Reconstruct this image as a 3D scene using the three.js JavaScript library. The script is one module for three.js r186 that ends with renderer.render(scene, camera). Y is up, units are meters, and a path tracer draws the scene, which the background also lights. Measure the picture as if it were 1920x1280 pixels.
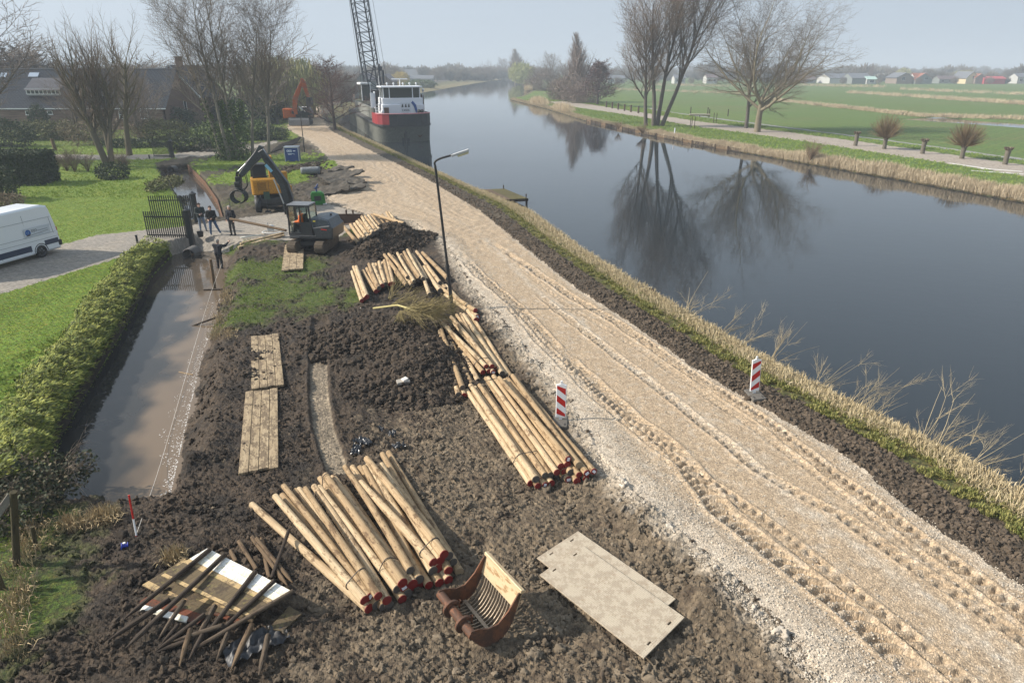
import * as THREE from 'three';
import { mergeGeometries, mergeVertices, toCreasedNormals } from 'three/addons/utils/BufferGeometryUtils.js';
import { RoundedBoxGeometry } from 'three/addons/geometries/RoundedBoxGeometry.js';
import { createNoise2D, createNoise3D } from 'simplex-noise';

// ---------------------------------------------------------------- camera, sky, sun, exposure
const EYE = 9.5, PITCH = Math.atan(515 / 1280), FOCAL = 1280;      // a drone 9.5 m above the haul road
const scene = new THREE.Scene();
const camera = new THREE.PerspectiveCamera(53.13, 1.5, 0.1, 9000);
camera.position.set(0, EYE, 0); camera.rotation.set(-PITCH, 0, 0);
const renderer = new THREE.WebGLRenderer({ antialias: true });
renderer.toneMapping = THREE.LinearToneMapping; renderer.toneMappingExposure = 1.3;
renderer.shadowMap.enabled = true; renderer.shadowMap.type = THREE.PCFSoftShadowMap;
const SUN_EL = 34 * Math.PI / 180, SUN = new THREE.Vector3(-Math.cos(SUN_EL), Math.sin(SUN_EL), -0.02).normalize();
{ // spring haze: white near the horizon and round the sun, pale blue higher up
  const W = 1024, H = 512, d = new Float32Array(W * H * 4), v = new THREE.Vector3();
  for (let j = 0; j < H; j++) for (let i = 0; i < W; i++) {
    const el = ((j + .5) / H - .5) * Math.PI, az = ((i + .5) / W - .5) * 2 * Math.PI;
    v.set(Math.cos(el) * Math.cos(az), Math.sin(el), Math.cos(el) * Math.sin(az));
    const s = Math.max(0, v.y), c = v.dot(SUN), g = Math.acos(Math.min(1, Math.max(-1, c)));
    const hz = Math.exp(-s * 1.4), up = 1 - hz;
    const glow = .85 * Math.exp(-g * 1.5) + 1.3 * Math.exp(-g * g * 14);
    const k = (j * W + i) * 4;
    d[k] = .18 * up + .375 * hz + glow * .92; d[k + 1] = .27 * up + .437 * hz + glow * .93; d[k + 2] = .4 * up + .505 * hz + glow * .92; d[k + 3] = 1;
  }
  const t = new THREE.DataTexture(d, W, H, THREE.RGBAFormat, THREE.FloatType);
  t.mapping = THREE.EquirectangularReflectionMapping; t.magFilter = t.minFilter = THREE.LinearFilter; t.needsUpdate = true;
  scene.background = t; scene.environment = t;
}
const sun = new THREE.DirectionalLight(new THREE.Color(1, .915, .79), 5.0);
sun.position.copy(SUN).multiplyScalar(300); sun.shadow.radius = 1.6; sun.castShadow = true;
sun.shadow.mapSize.set(4096, 4096); Object.assign(sun.shadow.camera, { left: -160, right: 160, top: 160, bottom: -60, near: 1, far: 800 });
scene.add(sun); scene.add(sun.target);
scene.fog = new THREE.FogExp2(new THREE.Color(.8, .9, 1), 0.0008);

// ---------------------------------------------------------------- helpers
const V = (x, y, z) => new THREE.Vector3(x, y, z);
const lerp = (a, b, t) => a + (b - a) * t, clamp = (x, a = 0, b = 1) => Math.min(b, Math.max(a, x));
const sm = (a, b, x) => { const t = clamp((x - a) / (b - a)); return t * t * (3 - 2 * t); };
function rng(seed) { let s = seed >>> 0; return () => { s = (s + 0x6d2b79f5) | 0; let t = Math.imul(s ^ (s >>> 15), 1 | s); t = (t + Math.imul(t ^ (t >>> 7), 61 | t)) ^ t; return ((t ^ (t >>> 14)) >>> 0) / 4294967296; }; }
const n2 = createNoise2D(rng(11)), n3 = createNoise3D(rng(12));
const fbm = (x, y, o = 4, g = .5) => { let s = 0, a = 1, t = 0; for (let i = 0; i < o; i++) { s += a * n2(x, y); t += a; a *= g; x = x * 2.03 + 7.1; y = y * 2.03 - 3.7; } return s / t; };
const CP = Math.cos(PITCH), SP = Math.sin(PITCH);
// survey of the photograph: where the line of sight through a point of it (1920 x 1280) meets the level y, and the height of a point above a place
function gp(u, v, y = 0) { const a = (u - 960) / FOCAL, b = (640 - v) / FOCAL, Y = b * CP - SP, t = (y - EYE) / Y; return V(a * t, y, -(CP + b * SP) * t); }
function heightAt(p, v) { const b = (640 - v) / FOCAL; return EYE + (b * CP - SP) / (CP + b * SP) * -p.z; }
const taken = {};
function numbered(n) { const k = taken[n] = (taken[n] ?? -1) + 1; return k ? `${n}_${String(k).padStart(3, '0')}` : n; }
function shade(o) { o.traverse((m) => { if (m.isMesh) { m.castShadow = true; m.receiveShadow = true; } }); return o; }
function clean(g) { if (g.index) g = g.toNonIndexed(); for (const k of Object.keys(g.attributes)) if (!['position', 'normal', 'uv'].includes(k)) g.deleteAttribute(k); if (!g.attributes.uv) g.setAttribute('uv', new THREE.BufferAttribute(new Float32Array(g.attributes.position.count * 2), 2)); g.clearGroups(); return g; }
function join(a) { a = a.flat(9); return a.length === 1 ? a[0] : mergeGeometries(a.map(clean)); }
function obj(name, geos, mat, parent = scene) {
  const m = new THREE.Mesh(join([geos]), mat); m.name = parent === scene ? numbered(name) : name; m.castShadow = m.receiveShadow = true; parent.add(m); return m;
}
function tag(o, label, category, group, kind) { Object.assign(o.userData, label ? { label } : {}, category ? { category } : {}, group ? { group } : {}, kind ? { kind } : {}); return o; }
function thing(name, label, category, p = V(0, 0, 0), turn = 0, group) {
  const o = new THREE.Group(); o.name = numbered(name); scene.add(o); o.position.copy(p); o.rotation.y = turn; return tag(o, label, category, group);
}
function part(parent, name) { const o = new THREE.Group(); o.name = name; parent.add(o); return o; }
const struct = (o) => tag(o, null, null, null, 'structure');
// shapes
function box(w, h, d, x = 0, y = 0, z = 0, ry = 0, rx = 0, rz = 0) { const g = new THREE.BoxGeometry(w, h, d); if (rx) g.rotateX(rx); if (rz) g.rotateZ(rz); if (ry) g.rotateY(ry); return g.translate(x, y, z); }
function rbox(w, h, d, x = 0, y = 0, z = 0, r = .03, ry = 0, rx = 0, rz = 0) { const g = new RoundedBoxGeometry(w, h, d, 2, Math.min(r, w / 2.1, h / 2.1, d / 2.1)); if (rx) g.rotateX(rx); if (rz) g.rotateZ(rz); if (ry) g.rotateY(ry); return g.translate(x, y, z); }
const UPV = V(0, 1, 0);
function bar(p, q, r1, r2 = r1, seg = 8, open = false) { const d = q.clone().sub(p), l = d.length(), g = new THREE.CylinderGeometry(r2, r1, l, seg, 1, open); g.applyQuaternion(new THREE.Quaternion().setFromUnitVectors(UPV, d.divideScalar(l))); return g.translate((p.x + q.x) / 2, (p.y + q.y) / 2, (p.z + q.z) / 2); }
function beam(p, q, w, h, r = 0) { // box section between two points
  const d = q.clone().sub(p), l = d.length(), g = r ? new RoundedBoxGeometry(w, h, l, 2, r) : new THREE.BoxGeometry(w, h, l); const m = new THREE.Matrix4().lookAt(q, p, Math.abs(d.y / l) > .98 ? V(1, 0, 0) : UPV); g.applyMatrix4(m); return g.translate((p.x + q.x) / 2, (p.y + q.y) / 2, (p.z + q.z) / 2);
}
function tube(pts, r, seg = 20, rad = 6, closed = false) { return new THREE.TubeGeometry(new THREE.CatmullRomCurve3(pts, closed), seg, r, rad, closed); }
function prism(pts, depth, bevel = 0) { // outline in xy, thickness along z, centred
  const s = new THREE.Shape(pts.map((p) => new THREE.Vector2(p[0], p[1]))); const g = new THREE.ExtrudeGeometry(s, { depth: depth - 2 * bevel, bevelEnabled: bevel > 0, bevelSize: bevel, bevelThickness: bevel, bevelSegments: 1, curveSegments: 6, steps: 1 }); return g.translate(0, 0, -depth / 2 + bevel);
}
function lathe(pts, seg = 16) { return new THREE.LatheGeometry(pts.map((p) => new THREE.Vector2(p[0], p[1])), seg); }
const quatTo = (dir) => new THREE.Quaternion().setFromUnitVectors(UPV, dir.clone().normalize());
// piecewise-linear x(z): a border that runs away from the camera
function border(list, level) {
  const p = list.map((q) => q.length === 2 ? gp(q[0], q[1], level) : V(q[0], 0, q[1])).sort((a, b) => b.z - a.z);
  const f = (z) => { if (z >= p[0].z) { const a = p[0], b = p[1]; return a.x + (b.x - a.x) * (z - a.z) / (b.z - a.z); } for (let i = 1; i < p.length; i++) if (z >= p[i].z) { const a = p[i - 1], b = p[i], t = (z - a.z) / (b.z - a.z); return a.x + (b.x - a.x) * t; } const a = p[p.length - 2], b = p[p.length - 1]; return b.x + (b.x - a.x) * (z - b.z) / (b.z - a.z) * 0; };
  f.far = p[p.length - 1].z; return f;
}
function poly(list, level) { return list.map((q) => { const p = q.length === 2 ? gp(q[0], q[1], level) : V(q[0], 0, q[1]); return [p.x, p.z]; }); }
function sdPoly(P, x, z) { // signed distance, negative inside
  let d = 1e9, inside = false;
  for (let i = 0, j = P.length - 1; i < P.length; j = i++) {
    const [ax, az] = P[j], [bx, bz] = P[i], ex = bx - ax, ez = bz - az, wx = x - ax, wz = z - az, t = clamp((wx * ex + wz * ez) / (ex * ex + ez * ez)), dx = wx - ex * t, dz = wz - ez * t;
    d = Math.min(d, dx * dx + dz * dz);
    if ((az > z) !== (bz > z) && x < (bx - ax) * (z - az) / (bz - az) + ax) inside = !inside;
  }
  d = Math.sqrt(d); return inside ? -d : d;
}
// textures: periodic value noise
function lattice(n, seed) { const r = rng(seed), a = new Float32Array(n * n); for (let i = 0; i < a.length; i++) a[i] = r(); return (u, v) => { u = (u - Math.floor(u)) * n; v = (v - Math.floor(v)) * n; const i = Math.floor(u) % n, j = Math.floor(v) % n; let x = u - Math.floor(u), y = v - Math.floor(v); x = x * x * (3 - 2 * x); y = y * y * (3 - 2 * y); const i1 = (i + 1) % n, j1 = (j + 1) % n; return lerp(lerp(a[j * n + i], a[j * n + i1], x), lerp(a[j1 * n + i], a[j1 * n + i1], x), y); }; }
function pf(sizes, seed, gain = .6) { const L = sizes.map((n, i) => lattice(n, seed + i * 17)); let t = 0, a = 1; const w = sizes.map(() => { const q = a; t += a; a *= gain; return q; }); return (u, v) => { let s = 0; for (let i = 0; i < L.length; i++) s += w[i] * L[i](u, v); return s / t; }; }
function cells(n, seed) { const r = rng(seed), px = [], py = [], id = []; for (let i = 0; i < n * n; i++) { px.push(r()); py.push(r()); id.push(r()); } return (u, v) => { u *= n; v *= n; const i = Math.floor(u), j = Math.floor(v); let b1 = 9, b2 = 9, w = 0; for (let a = -1; a <= 1; a++) for (let b = -1; b <= 1; b++) { const k = ((j + b + n) % n) * n + (i + a + n) % n, dx = i + a + px[k] - u, dy = j + b + py[k] - v, d = Math.hypot(dx, dy); if (d < b1) { b2 = b1; b1 = d; w = id[k]; } else if (d < b2) b2 = d; } return [b1, b2, w]; }; }
function tex(w, h, f, srgb = true, rep) {
  const d = new Uint8Array(w * h * 4);
  for (let j = 0; j < h; j++) for (let i = 0; i < w; i++) { const c = f((i + .5) / w, (j + .5) / h), k = (j * w + i) * 4; if (typeof c === 'number') d[k] = d[k + 1] = d[k + 2] = clamp(c) * 255; else { d[k] = clamp(c[0]) * 255; d[k + 1] = clamp(c[1]) * 255; d[k + 2] = clamp(c[2]) * 255; } d[k + 3] = 255; }
  const t = new THREE.DataTexture(d, w, h); t.wrapS = t.wrapT = THREE.RepeatWrapping; t.magFilter = THREE.LinearFilter; t.minFilter = THREE.LinearMipmapLinearFilter; t.generateMipmaps = true; if (srgb) t.colorSpace = THREE.SRGBColorSpace; if (rep) t.repeat.set(rep[0], rep[1]); t.needsUpdate = true; return t;
}
const C = (r, g, b) => new THREE.Color().setRGB(r, g, b);
const mat = (c, rough = .8, o = {}) => new THREE.MeshStandardMaterial({ color: c, roughness: rough, side: THREE.DoubleSide, ...o });
const grainF = pf([16, 32, 64, 128, 256], 5, .8);
const T = {};
T.grain = tex(512, 512, (u, v) => .62 + .55 * (grainF(u, v) - .25));                    // soft speckle for colour
T.bumpy = tex(512, 512, (u, v) => pf4(u, v), false);
function pf4(u, v) { return (pf4.f ??= pf([24, 48, 96, 192], 31, .75))(u, v); }
{ const c1 = cells(40, 3), c2 = cells(84, 4); const st = (u, v) => { const a = c1(u, v), b = c2(u, v); return { h: Math.max(a[2] > .45 ? clamp((.42 - a[0]) * 2.4) : 0, clamp((.4 - b[0]) * 1.3)), w: a[2] > .45 && a[0] < .42 ? a[2] : b[2] }; };
  T.gravel = tex(1024, 1024, (u, v) => { const s = st(u, v), g = .66 + .24 * s.w + .22 * (grainF(u, v) - .5) - .1 * (s.h < .08); return [g, g * .985, g * .965]; });
  T.gravelBump = tex(1024, 1024, (u, v) => .75 * st(u, v).h + .25 * grainF(u, v), false); }
{ const c1 = cells(22, 13), c2 = cells(50, 14), f = pf([8, 16, 40], 61, .6); const h = (u, v) => { const a = c1(u, v), b = c2(u, v); return .5 * clamp(1 - a[0] * 1.1) * (.5 + .5 * a[2]) + .35 * clamp(1 - b[0] * 1.1) * (.4 + .6 * b[2]) + .15 * grainF(u, v); };
  T.mud = tex(1024, 1024, (u, v) => { const g = .5 + .36 * h(u, v) + .42 * (grainF(u, v) - .5) + .3 * (f(u, v) - .5); return [g * 1.02, g, g * .97]; });
  T.mudBump = tex(1024, 1024, h, false); }
T.grass = tex(512, 512, (u, v) => { const g = .55 + .9 * ((grainF(u, v) - .5)), y = (T.g2 ??= pf([10, 30, 90], 77, .7))(u, v); return [g * (.75 + .5 * y), g, g * (.75 + .2 * y)]; });
delete T.g2;
// ---------------------------------------------------------------- the lie of the land
const RIVER = -0.9, DITCH = -0.9, FIELD = -0.3;
const waterW = border([[1920, 955], [1800, 885], [1600, 783], [1440, 695], [1260, 585], [1180, 535], [1100, 485], [1000, 408], [900, 366], [820, 328], [740, 289], [690, 265], [640, 243], [632, 225], [-42, -200, 0], [-40, -300, 0], [-24, -500, 0], [-10, -640, 0]], RIVER);
const roadR = border([[1920, 1100], [1700, 950], [1580, 850], [1440, 770], [1300, 690], [1190, 610], [1080, 540], [980, 460], [900, 395], [800, 335], [700, 285], [620, 245], [-40, -150, 0], [-50, -187, 0], [-58, -300, 0]], 0);
const roadL = border([[1560, 1280], [1350, 1060], [1200, 940], [1130, 860], [1060, 740], [990, 660], [940, 600], [880, 530], [830, 450], [770, 415], [690, 400], [640, 385], [610, 372], [655, 345], [620, 300], [585, 268], [540, 243], [-47, -150, 0], [-56, -187, 0], [-64, -300, 0]], 0);
const waterE = border([[2200, 432], [1920, 380], [1700, 340], [1500, 305], [1300, 270], [1200, 250], [1100, 228], [1020, 203], [955, 187], [1.5, -256, 0], [6, -300, 0], [9, -340, 0], [6, -450, 0], [-2, -640, 0]], RIVER);
const ditch1 = poly([[55, 985], [85, 900], [112, 820], [175, 712], [235, 610], [282, 520], [322, 478], [362, 468], [430, 478], [424, 520], [408, 600], [385, 655], [352, 800], [335, 900], [318, 955], [190, 962]], DITCH);
const ditch2 = poly([[298, 322], [312, 345], [335, 375], [352, 405], [362, 425], [418, 420], [408, 385], [385, 350], [353, 316]], DITCH);
const drive = poly([[-120, 610], [0, 548], [130, 508], [225, 479], [262, 456], [330, 450], [430, 447], [560, 448], [640, 440], [690, 402], [610, 378], [520, 397], [440, 408], [360, 420], [275, 428], [180, 438], [110, 457], [0, 490], [-120, 530]], 0);
const path2 = poly([[90, 298], [180, 300], [300, 299], [400, 292], [470, 280], [520, 268], [520, 262], [430, 283], [300, 290], [180, 291], [90, 290]], FIELD);
const slab = poly([[98, 420], [122, 418], [180, 440], [110, 456]], FIELD);
const wetRut = border([[600, 600], [596, 660], [598, 740], [606, 800], [628, 868]], FIELD);   // print of a dozer track, its near end under water
const HEAPS = [[740, 458, 1.25, 2.0, 1.5], [700, 476, .6, 1.3, 1.1], [725, 640, .7, 2.6, 2.2], [800, 690, .6, 1.5, 1.6], [760, 730, .28, 1.8, 1.2], [600, 318, .7, 3.5, 2.5], [560, 330, .5, 2.5, 2.5], [560, 282, .8, 2, 2], [430, 700, .22, 1.1, 2.0], [395, 830, .25, .9, 1.6], [1200, 985, .22, .8, .6], [1330, 1140, .2, .6, .8], [500, 385, .4, 2, 1.4], [330, 1000, .1, 1.5, .7], [345, 280, .4, 4, 2]].map(([u, v, h, rx, rz]) => { const p = gp(u, v, FIELD); return [p.x, p.z, h, rx, rz]; });
const TR = [ // tyre tracks: [x(z), lug spacing, half width, depth, slant]
  [border([[845, 460], [900, 520], [964, 572], [1047, 660], [1106, 711], [1181, 783], [1258, 838], [1358, 964], [1463, 1050], [1585, 1140], [1690, 1233], [1790, 1320]], 0), .3, .27, .1, .8],
  [border([[900, 440], [990, 500], [1070, 555], [1158, 606], [1312, 712], [1434, 789], [1556, 886], [1638, 947], [1732, 1018], [1900, 1140], [2050, 1250]], 0), .28, .22, .095, -.7],
  [border([[980, 530], [1100, 625], [1250, 740], [1427, 885], [1581, 971], [1639, 1010], [1761, 1093], [1887, 1180], [2000, 1260]], 0), .29, .18, .07, .7],
  [border([[930, 545], [1010, 640], [1130, 760], [1290, 880], [1412, 960], [1545, 1068], [1700, 1190], [1800, 1270]], 0), .3, .2, .075, -.8],
  [border([[870, 430], [960, 490], [1060, 570], [1200, 655], [1380, 780], [1520, 880], [1690, 1010], [1840, 1130], [1960, 1220]], 0), .24, .13, .035, .7]];
const polyR = (x, z) => [sdPoly(ditch1, x, z), sdPoly(ditch2, x, z)];
function westBase(x, z) { // smooth lie of the land west of the river
  const xr = roadR(z), xl = roadL(z), xw = waterW(z);
  let y;
  if (x > xr) {
    const t = (x - xr) / Math.max(.5, xw - xr);
    y = t < .25 ? lerp(0, .07, t / .25) : t < .5 ? lerp(.07, -.03, (t - .25) / .25) : t < .75 ? lerp(-.03, -.22, (t - .5) / .25) : t < 1 ? lerp(-.22, RIVER, ((t - .75) / .25) ** 1.3) : RIVER - (t - 1) * Math.max(.5, xw - xr) * .8;
    return y;
  }
  y = FIELD * sm(0, 1.6, xl - x);
  if (z > -48) { const dl = xl - x; y += .07 * Math.exp(-(((dl + .5) / .55) ** 2)); }
  const dd = sdPoly(drive, x, z); if (dd < 2.5) y = lerp(-.08, y, sm(-.2, 2.5, dd));
  const dp = z < -60 ? sdPoly(path2, x, z) : 9; if (dp < 1) y = lerp(FIELD + .05, y, sm(-.2, 1, dp));
  for (const h of HEAPS) { const q = ((x - h[0]) / h[3]) ** 2 + ((z - h[1]) / h[4]) ** 2; if (q < 6) y += h[2] * Math.exp(-q * 1.4); }
  if (z > -95 && x < 0) {
    const a = sdPoly(ditch1, x, z), b = sdPoly(ditch2, x, z), d = Math.min(a, b);
    if (d < 1.6) { // boarded garden side is steep, the dug side slopes
      const mid = a < b ? lerp(-10, -19, (z + 14) / -26) : lerp(-22, -33, (z + 45) / -25);
      const w = x < mid ? .16 : (a < b && z > -16) ? .35 : b < a ? .25 : 1.0;
      y = d < 0 ? DITCH - Math.min(.6, -d * .7) : lerp(DITCH, y, sm(0, w, d) ** .8);
    }
  }
  if (z < -90 && x < xl - 2) y = Math.max(y, FIELD - .1);
  return y;
}
function mudness(x, z) { // 1 on churned ground
  const xr = roadR(z), xl = roadL(z);
  if (x > xr) { const t = (x - xr) / Math.max(.5, waterW(z) - xr); return 1 - sm(.3, .44, t + .1 * fbm(x * .9, z * .9, 3)); }
  return 1;
}
function microMud(x, z, near) {
  const a = 1 - Math.abs(n2(x * 1.7, z * 1.7)), b = Math.abs(n2(x * 4.3 + 9, z * 4.3)), c = Math.abs(n2(x * 9.1, z * 9.1 + 5));
  return .05 * fbm(x * .55, z * .55, 2) + .05 * (b - .4) * (.4 + a) + (near ? .035 * (c - .4) : 0);
}
function roadMicro(x, z) {
  let h = .02 * fbm(x * .5, z * .35, 2) + .008 * n2(x * 6, z * 6);
  for (const [fx, sp, hw, dep, slant] of TR) {
    const l = x - fx(z); if (z < fx.far || Math.abs(l) > hw * 3) continue;
    const wob = l + .05 * n2(z * .6, sp * 50), q = Math.abs(wob) / hw, m = clamp(1 - Math.abs(q - .0) ** 6);
    const on = sm(fx.far, fx.far + 4, z) * sm(-.45, .25, fbm(z * .35 + sp * 90, slant * 5, 2) + .5);
    if (q < 1) { const s = -z * 1.2 / sp + slant * .55 * q * q + .25 * n2(z * .9, sp * 31), f = s - Math.floor(s); h += on * m * dep * (f < .1 ? -.2 : f < .5 ? -.95 : f < .6 ? -.2 : .3); }
    else h += on * dep * .5 * Math.exp(-(((q - 1.25) / .2) ** 2));
  }
  return h;
}
function westZone(x, z) {
  const xr = roadR(z), xl = roadL(z);
  if (x > xr + .06 * n2(z * 1.3, 4)) return mudness(x, z) > .5 ? 'mud' : 'bank';
  const drv = sdPoly(drive, x, z);
  if (x > xl + .16 * n2(z * 1.1, 2) + .08 * n2(z * 4, 9)) return 'road';
  if (drv < 0) return 'drive';
  if (z < -60 && sdPoly(path2, x, z) < 0) return 'drive';
  if (z < -48 && sdPoly(slab, x, z) < 0) return 'slab';
  if (lawnEdge(x, z) < 0) return 'lawn';
  return 'mud';
}
// garden side of the ditches is mown grass; the site side is churned with patches of grass left
const garden = poly([[-700, 1500], [-400, 1150], [-60, 1000], [30, 985], [55, 960], [85, 880], [108, 820], [175, 705], [235, 605], [282, 515], [322, 474], [345, 462], [352, 405], [335, 375], [312, 345], [298, 322], [290, 305], [330, 297], [330, 278], [380, 268], [330, 250], [330, 200], [-2500, 200], [-2500, 1500]], FIELD);
const patches = [[520, 545, 1.9, 2.6], [470, 590, 1.2, 1.4], [590, 560, 1.0, 2.2], [440, 500, 1.5, 1.6], [500, 505, 2.4, 2], [665, 555, .5, 1.6], [660, 435, 1.6, 2], [575, 500, 1, 2], [480, 375, 2.2, 2.6], [455, 330, 3, 5], [560, 335, 1.5, 3], [520, 300, 5, 6], [640, 315, 2, 4], [400, 310, 3, 5], [440, 300, 4, 6], [500, 255, 8, 10], [540, 222, 9, 22], [480, 230, 12, 20], [10, 1150, 1.2, 1.6], [0, 1020, 1.5, 1.5], [460, 455, 3, .9], [520, 420, 0, 0], [390, 590, .5, .8]].map(([u, v, rx, rz]) => { const p = gp(u, v, FIELD); return [p.x, p.z, rx, rz]; });
function lawnEdge(x, z) {
  let d = sdPoly(garden, x, z);
  if (d > 0) { let m = 9; for (const [px, pz, rx, rz] of patches) if (rx) m = Math.min(m, Math.hypot((x - px) / rx, (z - pz) / rz) - 1); d = Math.min(d, m + .75 * fbm(x * .9, z * .9, 4, .6) + .1); }
  if (z < -100 && (x < roadL(z) - 1.5 || z < -130)) d = Math.min(d, -1 + 1.2 * fbm(x * .1, z * .1, 2));
  return d;
}
function westHeight(x, z) { return westBase(x, z); }
function onLand(u, v) { let y = 0, p; for (let i = 0; i < 12; i++) { p = gp(u, v, y); y = lerp(y, p.x > waterE(p.z) - 1 && p.z < -40 ? eastBase(p.x, p.z) : westBase(p.x, p.z), .8); } return gp(u, v, y); }

// east side: revetment, verge, road, path, low meadows
const eRoad = [border([[2200, 410], [1920, 329], [1700, 294], [1500, 263], [1300, 236], [1200, 219], [1100, 204], [1045, 196], [1015, 186], [1005, 176], [1020, 168], [1040, 163]].map((q) => q), -.1), border([[2200, 372], [1920, 309], [1700, 277], [1500, 250], [1300, 226], [1200, 210], [1110, 196], [1062, 190], [1040, 182], [1032, 174], [1042, 167], [1056, 162]], -.1)];
const ePath = [border([[2200, 352], [1920, 303], [1700, 270], [1500, 241], [1360, 225], [1240, 207]], -.3), border([[2200, 344], [1920, 298], [1700, 266], [1500, 238], [1360, 222], [1240, 205]], -.3)];
const pond = poly([[1690, 223], [1760, 219], [1830, 226], [1960, 235], [2100, 250], [2100, 258], [1920, 239], [1840, 233], [1740, 226]], -.7);
function eastBase(x, z) {
  const xe = waterE(z), d = x - xe, r0 = eRoad[0](z) - xe;
  const w = z < -255 ? 6 : 2.6;
  let y = d < 0 ? RIVER + d * .7 : lerp(RIVER + .12, -.12, sm(0, w, d));
  if (d > 8) y = lerp(y, -.62, sm(r0 + 9, r0 + 22, d));
  if (z < -60 && d > 20) { const a = sdPoly(pond, x, z); if (a < 2) y = lerp(-1.15, y, sm(-1, 2, a)); }
  return y + (d > 1 ? .05 * fbm(x * .12, z * .12, 2) : 0);
}
function eastZone(x, z) {
  if (z > -262) {
    const wob = .12 * n2(x * .3, z * .3);
    if (x > eRoad[0](z) + wob && x < eRoad[1](z) + wob && z > -215) return 'road';
    if (z > -190 && x > ePath[0](z) && x < ePath[1](z)) return 'path';
  }
  return 'field';
}
// ---------------------------------------------------------------- ground sheets, split by what they are
function steps(list) { const a = []; for (const [from, to, d0, d1] of list) { let x = from; while (x < to - 1e-6) { a.push(x); x += lerp(d0, d1, (x - from) / (to - from)); } } a.push(list[list.length - 1][1]); return a; }
function sheet(xs, zs, hf, zf, cf, keep, mats, uvScale = 1) {
  const nx = xs.length, nz = zs.length, ids = new Int32Array(nx * nz), H = new Float32Array(nx * nz);
  for (let j = 0; j < nz; j++) for (let i = 0; i < nx; i++) H[j * nx + i] = keep(xs[i], zs[j]) ? hf(xs[i], zs[j]) : NaN;
  const zone = {}; 
  for (let j = 0; j < nz - 1; j++) for (let i = 0; i < nx - 1; i++) {
    const a = j * nx + i, b = a + 1, c = a + nx, d = c + 1; if (isNaN(H[a] + H[b] + H[c] + H[d])) continue;
    const k = zf((xs[i] + xs[i + 1]) / 2, (zs[j] + zs[j + 1]) / 2); (zone[k] ??= []).push(a, b, c, b, d, c);
  }
  const out = {};
  for (const k in zone) {
    const map = new Int32Array(nx * nz).fill(-1), pos = [], col = [], uv = [], nor = [], idx = []; let n = 0;
    for (const v of zone[k]) {
      if (map[v] < 0) {
        map[v] = n++; const i = v % nx, j = (v - i) / nx, x = xs[i], z = zs[j]; pos.push(x, H[v], z); uv.push(x * uvScale, z * uvScale);
        const c = cf(k, x, z, H[v]); col.push(c[0], c[1], c[2]);
        const i0 = Math.max(0, i - 1), i1 = Math.min(nx - 1, i + 1), j0 = Math.max(0, j - 1), j1 = Math.min(nz - 1, j + 1), hh = (p, q) => { const t = H[q * nx + p]; return isNaN(t) ? H[v] : t; };
        const nrm = V(-(hh(i1, j) - hh(i0, j)) / (xs[i1] - xs[i0]), 1, -(hh(i, j1) - hh(i, j0)) / (zs[j1] - zs[j0])).normalize(); nor.push(nrm.x, nrm.y, nrm.z);
      }
      idx.push(map[v]);
    }
    const g = new THREE.BufferGeometry(); g.setAttribute('position', new THREE.Float32BufferAttribute(pos, 3)); g.setAttribute('normal', new THREE.Float32BufferAttribute(nor, 3)); g.setAttribute('uv', new THREE.Float32BufferAttribute(uv, 2)); g.setAttribute('color', new THREE.Float32BufferAttribute(col, 3)); g.setIndex(idx);
    const [name, m] = mats[k]; const o = new THREE.Mesh(g, m); o.name = numbered(name); o.castShadow = o.receiveShadow = true; scene.add(struct(o)); out[k] = o;
  }
  return out;
}
const rep = (t, r) => { const c = t.clone(); c.repeat.set(r, r); c.needsUpdate = true; return c; };
const vc = (map, bump, r, scale, rough = .95) => new THREE.MeshStandardMaterial({ vertexColors: true, map: rep(map, r), bumpMap: bump && rep(bump, r), bumpScale: scale, roughness: rough, side: THREE.DoubleSide });
const mixc = (a, b, t) => [lerp(a[0], b[0], t), lerp(a[1], b[1], t), lerp(a[2], b[2], t)];
const MUDD = [.12, .086, .058], MUDW = [.05, .036, .025], DRY = [.36, .285, .2], SAND = [.74, .575, .4], CHALK = [.86, .76, .63], LAWN = [.4, .62, .035], STRAW = [.36, .28, .16], ASPH = [.42, .375, .32], MEADOW = [.3, .5, .09];
function roadRut(x, z) { const t = (x - roadL(z)) / (roadR(z) - roadL(z)), w = n2(x * .12, z * .07), a = n2(t * 15 + 1.3 * w, z * .05), b = n2((x * .75 + z * .5) * 1.5, (z * .75 - x * .5) * .09), m = sm(-.2, .3, n2(x * .1 + 7, z * .06)); return lerp(a, b, z > -62 ? m * .8 : 0); }
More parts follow.
